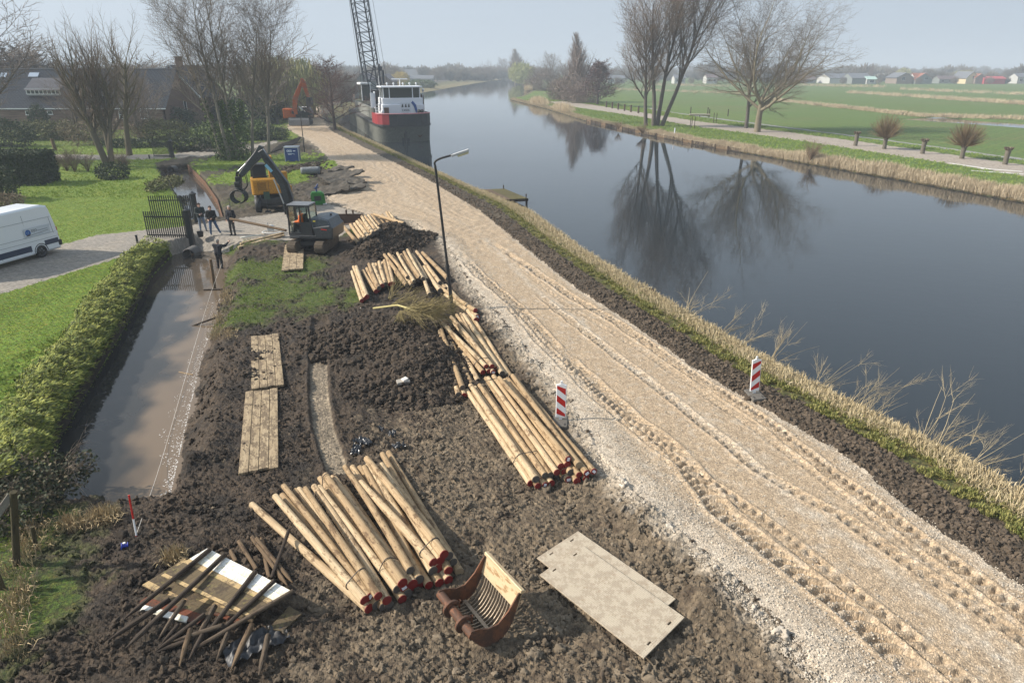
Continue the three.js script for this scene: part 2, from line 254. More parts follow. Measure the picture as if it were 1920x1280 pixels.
function westColor(k, x, z) {
  const f = fbm(x * .45, z * .45, 4), f2 = fbm(x * 2.2 + 5, z * 2.2, 3);
  const xl = roadL(z), dl = xl - x;
  if (k === 'mud') {
    let c = mixc(MUDD, MUDW, sm(-.2, .5, f));
    const dry = sm(.35, .75, .5 * sm(-6.5, -1.5, x) * sm(-36, -14, z) + .35 * f2 + .25 * f + .22);
    if (x < xl) c = mixc(c, DRY, dry * .85); else c = mixc(c, DRY, .25 + .3 * f2);
    if (z < -15.2 && z > -27 && Math.abs(x - wetRut(z)) < .3) c = mixc([.5, .42, .32], c, sm(-20, -26, z)); if (x < xl && dl < 1) c = mixc(CHALK, c, sm(0, .75, dl + .35 * f2));
    if (z < -45) c = mixc(c, [.17, .145, .1], .55);
    const m = lawnEdge(x, z); if (m < .5 && x < xl) c = mixc([.12, .13, .04], c, sm(0, .5, m));
    return c;
  }
  if (k === 'road') {
    const w = roadR(z) - xl, t = (x - xl) / w;
    let g = sm(.26, .0, t) * .9 + sm(.93, 1, t) * .6 + .5 * sm(.1, .55, f2 + .3 * f);
    g += .55 * Math.exp(-(((t - .6 - .03 * f) / .035) ** 2));
    let c = mixc(SAND, CHALK, clamp(g));
    if (f2 < -.2) c = mixc(c, [.55, .42, .29], sm(-.2, -.6, f2) * .6);
    if (z < -40) { c = mixc(c, [.72, .56, .39], .6); const st = roadRut(x, z); const sp = fbm(x * 3.1, z * 1.4, 3), sq = fbm(x * .8 + 40, z * .5, 3); c = mixc(c, [.5, .38, .265], .42 * sm(.1, .6, .55 * st + .5 * sp + .35 * sq)); c = mixc(c, [.88, .74, .57], .35 * sm(.15, .6, -.55 * st + .5 * sp - .3 * sq)); }
    return c;
  }
  if (k === 'lawn') { const y = sm(-.1, .6, f2 + .5 * f); let c = mixc(LAWN, [.68, .74, .06], y * .6); if (sdPoly(garden, x, z) > 0 && z > -60) c = mixc([c[0] * .62, c[1] * .62, c[2]], MUDD, .3 + .5 * sm(-.35, 0, lawnEdge(x, z))); return z < -95 ? mixc(c, [.34, .42, .08], .5) : c; }
  if (k === 'bank') { const t = (x - roadR(z)) / Math.max(.5, waterW(z) - roadR(z)); return mixc([.36, .32, .14], [.7, .55, .33], sm(.6, .8, t + .2 * f2)); }
  if (k === 'slab') return [.75, .63, .42];
  return mixc(ASPH, [.56, .48, .38], sm(-.2, .5, f) * .5 + (x > -17 ? .3 : 0)); // drive
}
const matMud = vc(T.mud, T.mudBump, .55, .045), matRoad = vc(T.gravel, T.gravelBump, .5, .016), matLawn = vc(T.grass, T.bumpy, 1.1, .03), matBank = vc(T.grass, T.bumpy, .9, .03), matDrive = vc(T.grain, T.bumpy, .5, .004, .9);
const westZ = (() => { const a = []; let d = 6.5; while (d < 700) { a.push(-d); d += Math.max(.035, (d < 20 ? .0036 : d < 34 ? .0047 : .0058) * d, d > 120 ? d * .02 : 0); } return a; })();
const splitAt = westZ.findIndex((z) => z < -34);
const matsW = { mud: ['mud_ground', matMud], road: ['haul_road', matRoad], lawn: ['lawn', matLawn], bank: ['river_bank', matBank], drive: ['driveway', matDrive], slab: ['garden_path', matDrive] };
for (const [westX, rows, drop] of [[steps([[-34, -15, .3, .08], [-15, -3, .06, .05], [-3, 11.5, .044, .044], [11.5, 13.2, .06, .06], [13.2, 17, .1, .6]]), westZ.slice(0, splitAt + 1), 0], [steps([[-900, -140, 60, 6], [-140, -50, 6, .5], [-50, -15, .45, .11], [-15, 8, .1, .1], [8, 17, .3, .6]]), westZ.slice(splitAt - 1), 1]]) sheet(westX, rows,
  (x, z) => { const b = westBase(x, z) - (drop && z > rows[1] ? .04 : 0), k = x > roadR(z) ? 0 : x > roadL(z) ? 1 : 2; if (k === 1) return b + roadMicro(x, z) * (z > -70 ? 1 : .4) + (z < -36 ? .022 * roadRut(x, z) * sm(-36, -42, z) + .045 * fbm(x * 1.3, z * .8, 3) : 0);
    if (k === 2) { const g = sdPoly(drive, x, z); if (g < 0) return b + .008 * n2(x, z); if (lawnEdge(x, z) < 0) return b + .03 * n2(x * .4, z * .4) + .012 * n2(x * 3, z * 3); 
      let h = b + 1.7 * microMud(x, z, z > -32) * Math.min(1, .25 + g * .6) * (1 + .9 * sm(-22, -32, x + z * .5));
      if (z < -15.2 && z > -27) { const l = x - wetRut(z); if (Math.abs(l) < .34) { const q = Math.abs(l) / .34, s = -z / .19, f = s - Math.floor(s); h = lerp(b - .085 + (q < .6 && q > .1 ? (f < .5 ? .03 : -.02) : 0), h, sm(.82, 1, q)); } else if (Math.abs(l) < .55) h += .05 * (1 - (Math.abs(l) - .34) / .21); }
      return h; }
    return b + (mudness(x, z) > .5 ? microMud(x, z, z > -32) : .02 * n2(x * 3, z * 3)); },
  westZone, westColor, (x, z) => x < waterW(z) + 1.6 && z < -3, matsW);
// east bank and meadows
const eastX = steps([[-14, 62, .5, .5], [62, 130, .6, 3], [130, 1500, 4, 60]]);
const eastZ = (() => { const a = []; let d = 38; while (d < 1500) { a.push(-d); d += d < 260 ? .5 + d * .002 : d * .015; } return a; })();
sheet(eastX, eastZ, eastBase, eastZone, (k, x, z) => {
  const f = fbm(x * .05, z * .05, 4), g = fbm(x * .5, z * .5, 3), d = x - waterE(z);
  if (k === 'road') return mixc([.62, .53, .44], [.54, .46, .38], clamp(.5 + g));
  if (k === 'path') return mixc([.5, .48, .45], [.44, .42, .4], clamp(.5 + g));
  let c = mixc(MEADOW, [.4, .52, .14], clamp(.5 + .6 * f + .3 * g));
  if (d < 2.6) c = mixc(STRAW, c, sm(.9, 2.6, d + .6 * g)); if (d < .1) c = [.06, .05, .035];
  if (d > 40) { c = mixc(c, [.3, .48, .12], .6); c = mixc(c, [.45, .44, .19], .45 * sm(.1, .5, fbm(x * .02, z * .06, 3))); }
  return c;
}, (x, z) => x > waterE(z) - 2.4, { road: ['dyke_road', vc(T.grain, null, .4, 0)], path: ['cycle_path', vc(T.grain, null, .4, 0)], field: ['meadow', vc(T.grass, T.bumpy, .35, .05)] });
{ const g = new THREE.PlaneGeometry(9000, 6000, 1, 1).rotateX(-Math.PI / 2).translate(0, -2.6, -2400); struct(obj('ground', g, mat(C(.12, .15, .06), 1))); }
// water
const ripF = pf([14, 30, 64], 91, .55), ripG = pf([5, 9], 93, .6);
const ripple = tex(512, 512, (u, v) => .7 * ripF(u * 1, v * 1) + .3 * ripG(u, v), false);
function waterSheet(name, pts, y, m) { const s = new THREE.Shape(pts.map((p) => new THREE.Vector2(p[0], -p[1]))); const g = new THREE.ShapeGeometry(s).rotateX(-Math.PI / 2); const p = g.attributes.position, uv = g.attributes.uv; for (let i = 0; i < p.count; i++) uv.setXY(i, p.getX(i), p.getZ(i)); g.translate(0, y, 0); return struct(obj(name, g, m)); }
{ const L = [], R = []; for (let z = -3; z > -640; z -= z > -250 ? 4 : 20) { L.push([waterW(z) - .15 + (z > -60 ? .0 : 0), z]); R.push([waterE(Math.min(z, -38)) + (z > -38 ? 60 + z : 0) + .5, z]); }
  const rp = ripple.clone(); rp.repeat.set(1 / 9, 1 / 5.5); rp.needsUpdate = true;
  const river = new THREE.MeshPhysicalMaterial({ color: C(.018, .024, .029), roughness: .015, ior: 1.38, bumpMap: rp, bumpScale: .0035 });
  waterSheet('river', [...L, ...R.reverse()], RIVER, river);
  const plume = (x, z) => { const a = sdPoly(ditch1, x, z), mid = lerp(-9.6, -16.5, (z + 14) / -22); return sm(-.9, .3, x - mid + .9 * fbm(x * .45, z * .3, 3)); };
  // two ditches: silty water, clearer under the hedge; drawn as fine sheets so that the silt plume has an edge
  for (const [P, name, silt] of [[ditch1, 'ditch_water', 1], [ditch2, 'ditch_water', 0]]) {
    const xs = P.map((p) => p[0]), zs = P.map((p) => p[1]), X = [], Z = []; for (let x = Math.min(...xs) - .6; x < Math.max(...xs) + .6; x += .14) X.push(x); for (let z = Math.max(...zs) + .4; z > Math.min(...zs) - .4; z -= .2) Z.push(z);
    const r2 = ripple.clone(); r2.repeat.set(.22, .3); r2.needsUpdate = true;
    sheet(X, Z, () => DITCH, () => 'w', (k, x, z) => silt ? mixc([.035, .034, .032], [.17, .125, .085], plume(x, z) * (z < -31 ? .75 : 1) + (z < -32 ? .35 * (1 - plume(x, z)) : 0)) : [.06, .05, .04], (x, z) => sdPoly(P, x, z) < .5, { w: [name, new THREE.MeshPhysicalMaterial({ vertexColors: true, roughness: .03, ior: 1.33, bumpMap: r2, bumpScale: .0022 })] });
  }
  waterSheet('pond_water', pond, -.78, river);
  // water standing in the dozer print
  const pd = gp(628, 866, FIELD - .1), w = []; for (let z = -17.6; z < -15.3; z += .2) w.push([wetRut(z) - .3, z]); for (let z = -15.3; z > -17.6; z -= .2) w.push([wetRut(z) + .3, z]);
  waterSheet('puddle', w.filter((q) => q[1] > -16.6), FIELD - .105, new THREE.MeshPhysicalMaterial({ color: C(.3, .25, .19), roughness: .08, ior: 1.33 }));
}
// ---------------------------------------------------------------- vegetation: builders
class Soup { // triangles with colours
  constructor() { this.p = []; this.n = []; this.c = []; this.i = []; }
  v(x, y, z, nx, ny, nz, c) { this.p.push(x, y, z); this.n.push(nx, ny, nz); this.c.push(c[0], c[1], c[2]); return this.p.length / 3 - 1; }
  tube(pts, rad, sides, c) {
    let base = -1; const q = V(0, 0, 0), a = V(0, 0, 0), b = V(0, 0, 0);
    for (let k = 0; k < pts.length; k++) {
      q.copy(pts[Math.min(k + 1, pts.length - 1)]).sub(pts[Math.max(0, k - 1)]).normalize(); a.set(Math.abs(q.y) < .9 ? 0 : 1, Math.abs(q.y) < .9 ? 1 : 0, 0).cross(q).normalize(); b.copy(q).cross(a);
      const s = this.p.length / 3; 
      for (let m = 0; m < sides; m++) { const t = m / sides * Math.PI * 2, x = Math.cos(t), y = Math.sin(t), nx = a.x * x + b.x * y, ny = a.y * x + b.y * y, nz = a.z * x + b.z * y; this.v(pts[k].x + nx * rad[k], pts[k].y + ny * rad[k], pts[k].z + nz * rad[k], nx, ny, nz, c); }
      if (base >= 0) for (let m = 0; m < sides; m++) { const m1 = (m + 1) % sides; this.i.push(base + m, base + m1, s + m, base + m1, s + m1, s + m); }
      base = s;
    }
  }
  blade(p, d, side, len, w, c, bend = 0) { // a narrow leaf of two triangles
    const n = side.clone().cross(d).normalize(), flip = n.y < 0; if (flip) n.negate();
    const m = p.clone().addScaledVector(d, len * .55).addScaledVector(side, w), m2 = p.clone().addScaledVector(d, len * .55).addScaledVector(side, -w), e = p.clone().addScaledVector(d, len); e.y -= bend * len;
    const A = this.v(p.x, p.y, p.z, n.x, n.y, n.z, c), B = this.v(m.x, m.y, m.z, n.x, n.y, n.z, c), D = this.v(m2.x, m2.y, m2.z, n.x, n.y, n.z, c), E = this.v(e.x, e.y, e.z, n.x, n.y, n.z, c); flip ? this.i.push(A, D, B, B, D, E) : this.i.push(A, B, D, B, E, D);
  }
  geo() { const g = new THREE.BufferGeometry(); g.setAttribute('position', new THREE.Float32BufferAttribute(this.p, 3)); g.setAttribute('normal', new THREE.Float32BufferAttribute(this.n, 3)); g.setAttribute('color', new THREE.Float32BufferAttribute(this.c, 3)); g.setAttribute('uv', new THREE.Float32BufferAttribute(new Float32Array(this.p.length / 3 * 2), 2)); g.setIndex(this.i); return g; }
}
const M = {};
M.bark = mat(C(1, 1, 1), .95, { vertexColors: true }); M.leaf = mat(C(1, 1, 1), .8, { vertexColors: true }); M.twig = mat(C(1, 1, 1), .9, { vertexColors: true });
const jit = (c, r, k = .25) => { const s = 1 + (r() - .5) * 2 * k; return [c[0] * s, c[1] * s, c[2] * s]; };
function rdir(r, up = 0) { const a = r() * Math.PI * 2, y = r() * 2 - 1, s = Math.sqrt(1 - y * y); return V(s * Math.cos(a), y + up, s * Math.sin(a)).normalize(); }
function scatter(name, label, category, geo, m, n, place, seed, parent) {
  const r = rng(seed), q = new THREE.Matrix4(), e = new THREE.Euler(), rot = new THREE.Quaternion(), list = [];
  for (let k = 0; k < n; k++) { const a = place(r, k); if (a) list.push(a); }
  const o = new THREE.InstancedMesh(geo, m, list.length); list.forEach((a, k) => { e.set(...(a.e ?? [0, r() * 6.283, 0])); rot.setFromEuler(e); q.compose(a.p, rot, a.s?.isVector3 ? a.s : V(a.s ?? 1, a.s ?? 1, a.s ?? 1)); o.setMatrixAt(k, q); if (a.c) o.setColorAt(k, C(...a.c)); });
  o.name = numbered(name); o.castShadow = o.receiveShadow = true; scene.add(o); return tag(o, label, category, null, 'stuff');
}
function tuft(seed, n, h, w, spread, lean, c1, c2, bend = .15) { const s = new Soup(), r = rng(seed); for (let k = 0; k < n; k++) { const a = r() * 6.283, d = V(Math.cos(a) * spread * r() + lean[0], 1, Math.sin(a) * spread * r() + lean[1]).normalize(), sd = V(Math.cos(a + 1.6), 0, Math.sin(a + 1.6)); s.blade(V((r() - .5) * h * .7, 0, (r() - .5) * h * .7), d, sd, h * (.55 + .6 * r()), w, mixc(c1, c2, r()), bend * r() * 2); } return s.geo(); }
// ---- bare trees
function growTree(o) {
  const r = rng(o.seed), wood = new Soup(), twig = new Soup();
  const L = o.levels, cb = o.bark ?? [.15, .125, .1], ct = o.twigs ?? [.15, .115, .09];
  function branch(p, d, len, rad, lv) {
    const last = lv >= L - 1, seg = last ? (o.fineTwig ? 2 : 1) : lv === 0 ? (o.seg0 ?? 7) : lv === 1 ? 5 : 3, pts = [p.clone()], rs = [rad]; const dir = d.clone();
    const wob = (o.wob ?? .12) * (lv === 0 ? (o.wob0 ?? .5) : 1), up = (o.up?.[lv] ?? .1), endR = last ? rad * .35 : rad * (lv === 0 ? (o.taper0 ?? .35) : .3);
    for (let k = 1; k <= seg; k++) { dir.add(V((r() - .5) * wob * 2, (r() - .5) * wob, (r() - .5) * wob * 2)); dir.y += up * (1.5 / seg); dir.normalize(); pts.push(pts[k - 1].clone().addScaledVector(dir, len / seg)); rs.push(lerp(rad, endR, k / seg)); }
    const sides = [9, 6, 4, 3, 3, 3][Math.min(lv, 5)] - (o.low ? (lv < 2 ? 3 : 0) : 0);
    (last || lv >= (o.twigFrom ?? 3) ? twig : wood).tube(pts, rs, Math.max(3, sides), jit(last || lv >= (o.twigFrom ?? 3) ? ct : cb, r, .18));
    if (last) return;
    const n = Math.round(o.kids[lv] * (.8 + .4 * r())), from = o.from?.[lv] ?? .3; let az = r() * 6.283;
    for (let k = 0; k < n; k++) {
      const t = from + (1 - from) * ((k + .3 + .5 * r()) / n), f = t * seg, i = Math.min(seg - 1, Math.floor(f)), q = pts[i].clone().lerp(pts[i + 1], f - i), ax = pts[i + 1].clone().sub(pts[i]).normalize(); az += 2.4 + (r() - .5);
      const s1 = V(Math.cos(az), .1, Math.sin(az)); s1.addScaledVector(ax, -s1.dot(ax)).normalize(); const an = (o.angle?.[lv] ?? .75) * (.75 + .5 * r());
      const nd = ax.clone().multiplyScalar(Math.cos(an)).addScaledVector(s1, Math.sin(an)); const shape = o.shape ? o.shape(t, lv) : 1;
      branch(q, nd, len * (o.ratio?.[lv] ?? .55) * (.7 + .5 * r()) * shape, Math.max(o.minR ?? .006, lerp(rad, endR, t) * (o.rr?.[lv] ?? .55)), lv + 1);
    }
    if (o.fork !== false && lv > 0) branch(pts[seg], dir, len * .5, endR, lv + 1);
  }
  for (const s of o.stems ?? [[V(0, -.2, 0), V(0, 1, 0), o.height, o.radius]]) branch(...s, 0);
  if (o.cut) for (const [p, rad] of o.cut) wood.tube([p.clone().add(V(0, -rad, 0)), p, p.clone().add(V(0, rad * .5, 0))], [rad, rad * 1.15, rad * .6], 7, cb);
  return { wood: wood.geo(), twig: twig.geo(), tris: (wood.i.length + twig.i.length) / 3 };
}
function tree(name, label, g, p, turn = 0, scale = 1, group, extra) {
  const t = thing(name, label, 'tree', p, turn, group); t.scale.setScalar(scale); obj('trunk', g.wood, M.bark, t); obj('crown', g.twig, M.twig, t); return t;
}
// leaf-sized faces through a volume
function leaves(seed, n, inside, c, len = .2, w = .05, up = .3, out = null) {
  const s = new Soup(), r = rng(seed); for (let k = 0; k < n; k++) { const p = inside(r); if (!p) continue; const d = out ? out(p, r) : rdir(r, up), sd = rdir(r).cross(d).normalize(); s.blade(p, d, sd, len * (.6 + .8 * r()), w * (.6 + .8 * r()), jit(c[Math.floor(r() * c.length)], r, .3), .1); } return s.geo();
}
const ball = (x, y, z, rx, ry, rz) => (r) => { const d = rdir(r), t = .45 + .55 * Math.cbrt(r()), k = 1 + .22 * n3(d.x * 2 + x, d.y * 2 + y, d.z * 2 + z); return V(x + d.x * rx * t * k, Math.max(.02, y + d.y * ry * t * k), z + d.z * rz * t * k); };

// ---------------------------------------------------------------- churned earth, stones, grass
{ const rock = (seed, rough) => { const g = new THREE.IcosahedronGeometry(1, 2), p = g.attributes.position; for (let i = 0; i < p.count; i++) { const x = p.getX(i), y = p.getY(i), z = p.getZ(i), k = 1 + rough * n3(x * 1.3 + seed, y * 1.3, z * 1.3) + rough * .5 * n3(x * 3.1, y * 3.1 + seed, z * 3.1); p.setXYZ(i, x * k, y * k * .75, z * k); } const m = mergeVertices(g.deleteAttribute('normal').deleteAttribute('uv') && g); m.computeVertexNormals(); return m; };
  const clod = rock(3, .75), stone = rock(8, .3);
  M.clod = mat(C(1, 1, 1), 1); M.stone = mat(C(1, 1, 1), .9);
  const mudPlace = (zn, zf, x0, x1, s0, s1, thr) => (r) => { const z = -(zn * Math.pow(zf / zn, r())), x = lerp(x0, x1, r()); if (x > waterW(z) - 1 || westZone(x, z) !== 'mud') return null; const f = fbm(x * .6, z * .6, 3); if (f + .6 * (r() - .5) < thr) return null; if (z < -15 && z > -27 && Math.abs(x - wetRut(z)) < .45) return null;
    const d = Math.min(sdPoly(ditch1, x, z)); if (d < .15) return null; const s = lerp(s0, s1, r() ** 3), c = westColor('mud', x, z), k = .75 + .5 * r(); return { p: V(x, westBase(x, z) + microMud(x, z, true) * 1.2 - s * .1, z), s: V(s * (.7 + .6 * r()), s * (.6 + .5 * r()), s * (.7 + .6 * r())), e: [r() * 6, r() * 6, r() * 6], c: [c[0] * k * .5, c[1] * k * .5, c[2] * k * .5] }; };
  scatter('earth_clods', 'dark crumbly clods of dug earth strewn over the site', 'soil', clod, M.clod, 30000, mudPlace(7.5, 30, -14, 9, .012, .075, -.2), 21);
  scatter('earth_clods', 'bigger lumps of turned earth heaped between poles and ditch', 'soil', clod, M.clod, 9000, mudPlace(7.5, 45, -16, 9, .02, .115, .1), 22);
  scatter('earth_clods', 'ridge of dug soil along the river side of the haul road', 'soil', clod, M.clod, 9000, (r) => { const z = -(9 * Math.pow(75 / 9, r())), xr = roadR(z), w = waterW(z) - xr, t = .02 + .3 * r() ** 1.3, x = xr + w * t, s = lerp(.012, .075, r() ** 2.5), k = .7 + .5 * r(); return { p: V(x, westBase(x, z) + microMud(x, z, true) * .6, z), s: V(s * 1.1, s * .8, s), e: [r() * 6, r() * 6, r() * 6], c: [.1 * k, .075 * k, .053 * k] }; }, 23);
  scatter('earth_clods', 'dark lumps of peaty earth covering the mounds between the pole stacks', 'soil', clod, M.clod, 7000, (r) => { const h = HEAPS[Math.floor(r() * 7)], a = r() * 6.28, d = Math.sqrt(r()) * 1.25, x = h[0] + Math.cos(a) * d * h[3], z = h[1] + Math.sin(a) * d * h[4]; if (westZone(x, z) !== 'mud') return null; const s = lerp(.03, .15, r() ** 2), k = .55 + .6 * r(); return { p: V(x, westBase(x, z) + microMud(x, z, true), z), s: V(s, s * .8, s), e: [r() * 6, r() * 6, r() * 6], c: [.06 * k, .044 * k, .031 * k] }; }, 27);
  scatter('gravel_stones', 'pale crushed rubble along the edge of the haul road', 'gravel', stone, M.stone, 24000, (r) => { const z = -(7.5 * Math.pow(42 / 7.5, r())), xl = roadL(z), w = roadR(z) - xl, t = r() < .7 ? -.06 + .34 * r() ** 1.4 : r() < .5 ? .92 + .1 * r() : r(), x = xl + w * t, s = lerp(.006, .024, r() ** 3), k = .62 + .4 * r(); return { p: V(x, westBase(x, z) + (x > xl ? roadMicro(x, z) : 0) + s * .3, z), s: V(s, s * .8, s), e: [r() * 6, r() * 6, r() * 6], c: [.55 * k, .48 * k, .39 * k] }; }, 24);
}
const G1 = [.13, .22, .012], G2 = [.27, .33, .03], S1 = [.42, .33, .19], S2 = [.6, .5, .33], O1 = [.12, .14, .03], O2 = [.3, .27, .1];
{ const g = tuft(5, 9, .09, .006, .5, [0, 0], [.95, .95, .95], [1.1, 1.1, .9]); M.grass = mat(C(1, 1, 1), .75, { vertexColors: true });
  const lawnPlace = (x0, x1, zn, zf, s0, s1, A = G1, B = G2) => (r) => { const z = -(zn * Math.pow(zf / zn, r())), x = lerp(x0, x1, r()); if (x > roadL(z) || westZone(x, z) !== 'lawn') return null; const f = .5 + .5 * fbm(x * .5, z * .5, 3), c = mixc(A, B, clamp(f + (r() - .5) * .5)); return { p: V(x, westBase(x, z) + .02, z), s: lerp(s0, s1, r() * r()), c }; };
  scatter('lawn_grass', 'short bright green mown grass of the garden lawns', 'grass', g, M.grass, 75000, lawnPlace(-40, -11, 12, 62, .5, 1.1), 31);
  scatter('rough_grass', 'patches of green grass left standing on the churned site', 'grass', g, M.grass, 17000, lawnPlace(-18, 0, 18, 60, .7, 2.2, [.085, .15, .015], [.2, .24, .04]), 32);
  scatter('garden_grass', 'rougher green grass in the gardens further back', 'grass', g, M.grass, 26000, lawnPlace(-70, -14, 55, 130, 1.2, 3), 33);
  // river side strip
  const strip = (t0, t1, zn, zf, s0, s1, c1, c2, lev = 0) => (r) => { const z = -(zn * Math.pow(zf / zn, r())), xr = roadR(z), w = waterW(z) - xr, t = lerp(t0, t1, r()), x = xr + w * t; if (w < .6 || (t < .5 && fbm(x * 1.1, z * 1.1, 3) < lev)) return null; return { p: V(x, westBase(x, z) + .01, z), s: lerp(s0, s1, r() ** 2), c: mixc(c1, c2, r()) }; };
  scatter('bank_grass', 'green grass strip on the river bank beside the haul road', 'grass', g, M.grass, 26000, strip(.33, .7, 9, 120, .8, 2.4, O1, O2, 0), 34);
  const dry = tuft(6, 11, .3, .007, .55, [.35, .1], [.95, .95, .95], [1.1, 1.1, 1.05], .35);
  scatter('dry_bank_grass', 'blond dead grass hanging over the near river bank', 'grass', dry, M.grass, 17000, strip(.52, .98, 9, 130, .5, 1.4, S1, S2), 35);
  scatter('dry_bank_grass', 'longer pale straw at the water line of the near bank', 'grass', dry, M.grass, 5000, strip(.86, 1.02, 9, 60, 1.0, 2.0, S1, S2), 36);
  // tufts round the ditch ends
  const tuftAt = (list, s0, s1, n) => (r) => { const [u, v, ru, rv] = list[Math.floor(r() * list.length)], p = onLand(u + (r() - .5) * 2 * ru, v + (r() - .5) * 2 * rv); return { p, s: lerp(s0, s1, r()), c: mixc([.3, .22, .12], S1, r()) }; };
  scatter('dead_grass', 'brown dead grass tufts along the near end of the ditch', 'grass', dry, M.grass, 420, tuftAt([[140, 985, 25, 12], [185, 978, 25, 10], [60, 1010, 40, 25], [200, 970, 20, 6], [35, 1080, 30, 60], [20, 1180, 25, 60], [330, 1050, 12, 8], [415, 630, 20, 10], [408, 610, 8, 18], [425, 560, 10, 14]], .6, 1.6), 37);
  // far bank
  const reed = tuft(7, 16, 1.0, .012, .22, [0, 0], [.9, .9, .9], [1.1, 1.08, 1.0], .1), mead = tuft(8, 8, .3, .02, .6, [0, 0], [.9, .9, .9], [1.1, 1.1, 1]);
  M.reed = M.grass; const plume = tuft(17, 9, 1.0, .01, .3, [0, 0], [.85, .85, .85], [1.1, 1.08, 1.0], .2);
  scatter('reed_fringe', 'belt of pale dry reed along the far river bank', 'reed', reed, M.reed, 9000, (r) => { const z = lerp(-46, -118, r()), x = waterE(z) + .1 + 1.5 * r() ** 1.3; const k = sm(-62, -72, z) * sm(-84, -78, z) ; return { p: V(x, eastBase(x, z) - .05, z), s: lerp(.5, 1.05, r()) * (.7 + .35 * sm(-95, -75, z) + .25 * n2(z * .2, 3)), c: mixc([.36, .29, .2], [.58, .49, .36], r()) }; }, 41);
  scatter('reed_fringe', 'low tawny reed stubble at the foot of the far verge', 'reed', reed, M.reed, 4500, (r) => { const z = lerp(-112, -245, r()), x = waterE(z) + .15 + 1.1 * r(); return { p: V(x, eastBase(x, z) - .03, z), s: lerp(.3, .65, r()), c: mixc([.3, .24, .16], [.48, .4, .28], r()) }; }, 42);
  for (const [u, v, w, h, lab] of [[1030, 196, 2.6, 3.0, 'tall blond reed bed leaning over the far bank, left of two'], [1066, 208, 2.6, 2.6, 'tall blond reed bed on the far bank, right of two']]) { const p = gp(u, v, -.6); scatter('reed_bed', lab, 'reed', plume, M.reed, 420, (r) => { const d = (r() + r() - 1) * 11, z = p.z + d, x = waterE(z) + .4 + 2.6 * r(); return { p: V(x, -.7, z), s: V(2.2, h * (.55 + .6 * r()) * (1 - .5 * (d / 11) ** 2), 2.2), c: mixc([.46, .37, .25], [.62, .52, .38], r()) }; }, 43 + u); }
  scatter('reed_bed', 'small clump of blond reed by the far headland', 'reed', reed, M.reed, 300, (r) => { const p = gp(985 + r() * 12, 166 + r() * 4, -.6); return { p, s: V(2, 3 * (.4 + .6 * r()), 2), c: mixc([.46, .37, .25], [.6, .5, .34], r()) }; }, 49);
  scatter('verge_grass', 'fresh green grass on the verge of the far bank', 'grass', mead, M.grass, 26000, (r) => { const z = lerp(-46, -230, r() ** .8), xe = waterE(z), x = xe + 1.8 + r() * 22; if (eastZone(x, z) !== 'field') return null; return { p: V(x, eastBase(x, z), z), s: lerp(.4, 1.1, r()), c: mixc([.13, .22, .03], [.27, .33, .07], r()) }; }, 44);
  // reed lines along the field ditches
  for (const [a, b, n, h, lab] of [[[1430, 186], [1720, 218], 900, .95, 'straw coloured reed line along the nearest meadow ditch'], [[1720, 218], [1980, 226], 500, .9, 'straw coloured reed behind the meadow pond'], [[1590, 174], [1950, 198], 900, 1.3, 'straw coloured reed line halfway across the meadows'], [[1480, 160], [1660, 164], 260, 1.6, 'thin far reed line near the farm buildings'], [[1690, 168], [1920, 178], 300, 1.4, 'thin far reed line below the red roofed house'], [[1150, 168], [1400, 176], 300, 1.1, 'straw coloured reed line behind the riverside trees'], [[1230, 160], [1420, 163], 200, 1.5, 'thinnest reed line near the far left end of the meadows']]) scatter('field_reed', lab, 'reed', reed, M.reed, n, (r) => { const t = r(), u = lerp(a[0], b[0], t), v = lerp(a[1], b[1], t) + (r() - .5) * 2.5; if (n2(u * .03, v) + .8 < r() * .9) return null; return { p: gp(u, v, -.65), s: V(2.6, h * (.5 + .7 * r()), 2.6), c: mixc([.4, .32, .22], [.54, .45, .32], r()) }; }, 50 + a[1]);
}
// ---------------------------------------------------------------- timber, plates, bucket and the rest of the near site
function rayZ(u, v, z) { const a = (u - 960) / FOCAL, b = (640 - v) / FOCAL, t = z / -(CP + b * SP); return V(a * t, EYE + (b * CP - SP) * t, z); }
const atY = (u, v, h) => { let y = FIELD; for (let i = 0; i < 4; i++) { const p = gp(u, v, y + h); y = westBase(p.x, p.z); } return gp(u, v, y + h); };
const ORD = ['first', 'second', 'third', 'fourth', 'fifth', 'sixth', 'seventh', 'eighth', 'ninth', 'tenth', 'eleventh', 'twelfth', 'thirteenth', 'fourteenth', 'fifteenth', 'sixteenth', 'seventeenth', 'eighteenth', 'nineteenth', 'twentieth', 'twenty-first', 'twenty-second', 'twenty-third', 'twenty-fourth'];
const woodF = pf([6, 24, 90], 41, .75), streak = pf([40, 80], 44, .8), knot = cells(9, 45);
const logTex = (seed, a, b) => tex(256, 512, (u, v) => { const s = streak(u, v * .12 + seed), w = woodF(u + seed, v), k = knot(u + seed * .37, v), kn = k[2] > .6 ? .8 * sm(.15, .05, k[0]) : 0, st = sm(.56, .75, woodF(v * .7 + seed, u * .5)); const t = clamp(.25 + .8 * (s - .3) + .5 * (w - .5)); return [lerp(a[0], b[0], t) * (1 - .5 * kn) * (1 - .32 * st), lerp(a[1], b[1], t) * (1 - .55 * kn) * (1 - .36 * st), lerp(a[2], b[2], t) * (1 - .6 * kn) * (1 - .4 * st)]; });
const logBump = tex(256, 512, (u, v) => .6 * streak(u, v * .12) + .4 * woodF(u, v), false);
M.log = [0, 1, 2, 3].map((k) => mat([C(.95, .92, .88), C(.84, .78, .7), C(1, 1, .98), C(.7, .64, .56)][k], .82, { map: logTex(k * .23, [.62, .53, .41], [.85, .77, .64]), bumpMap: logBump, bumpScale: .006 }));
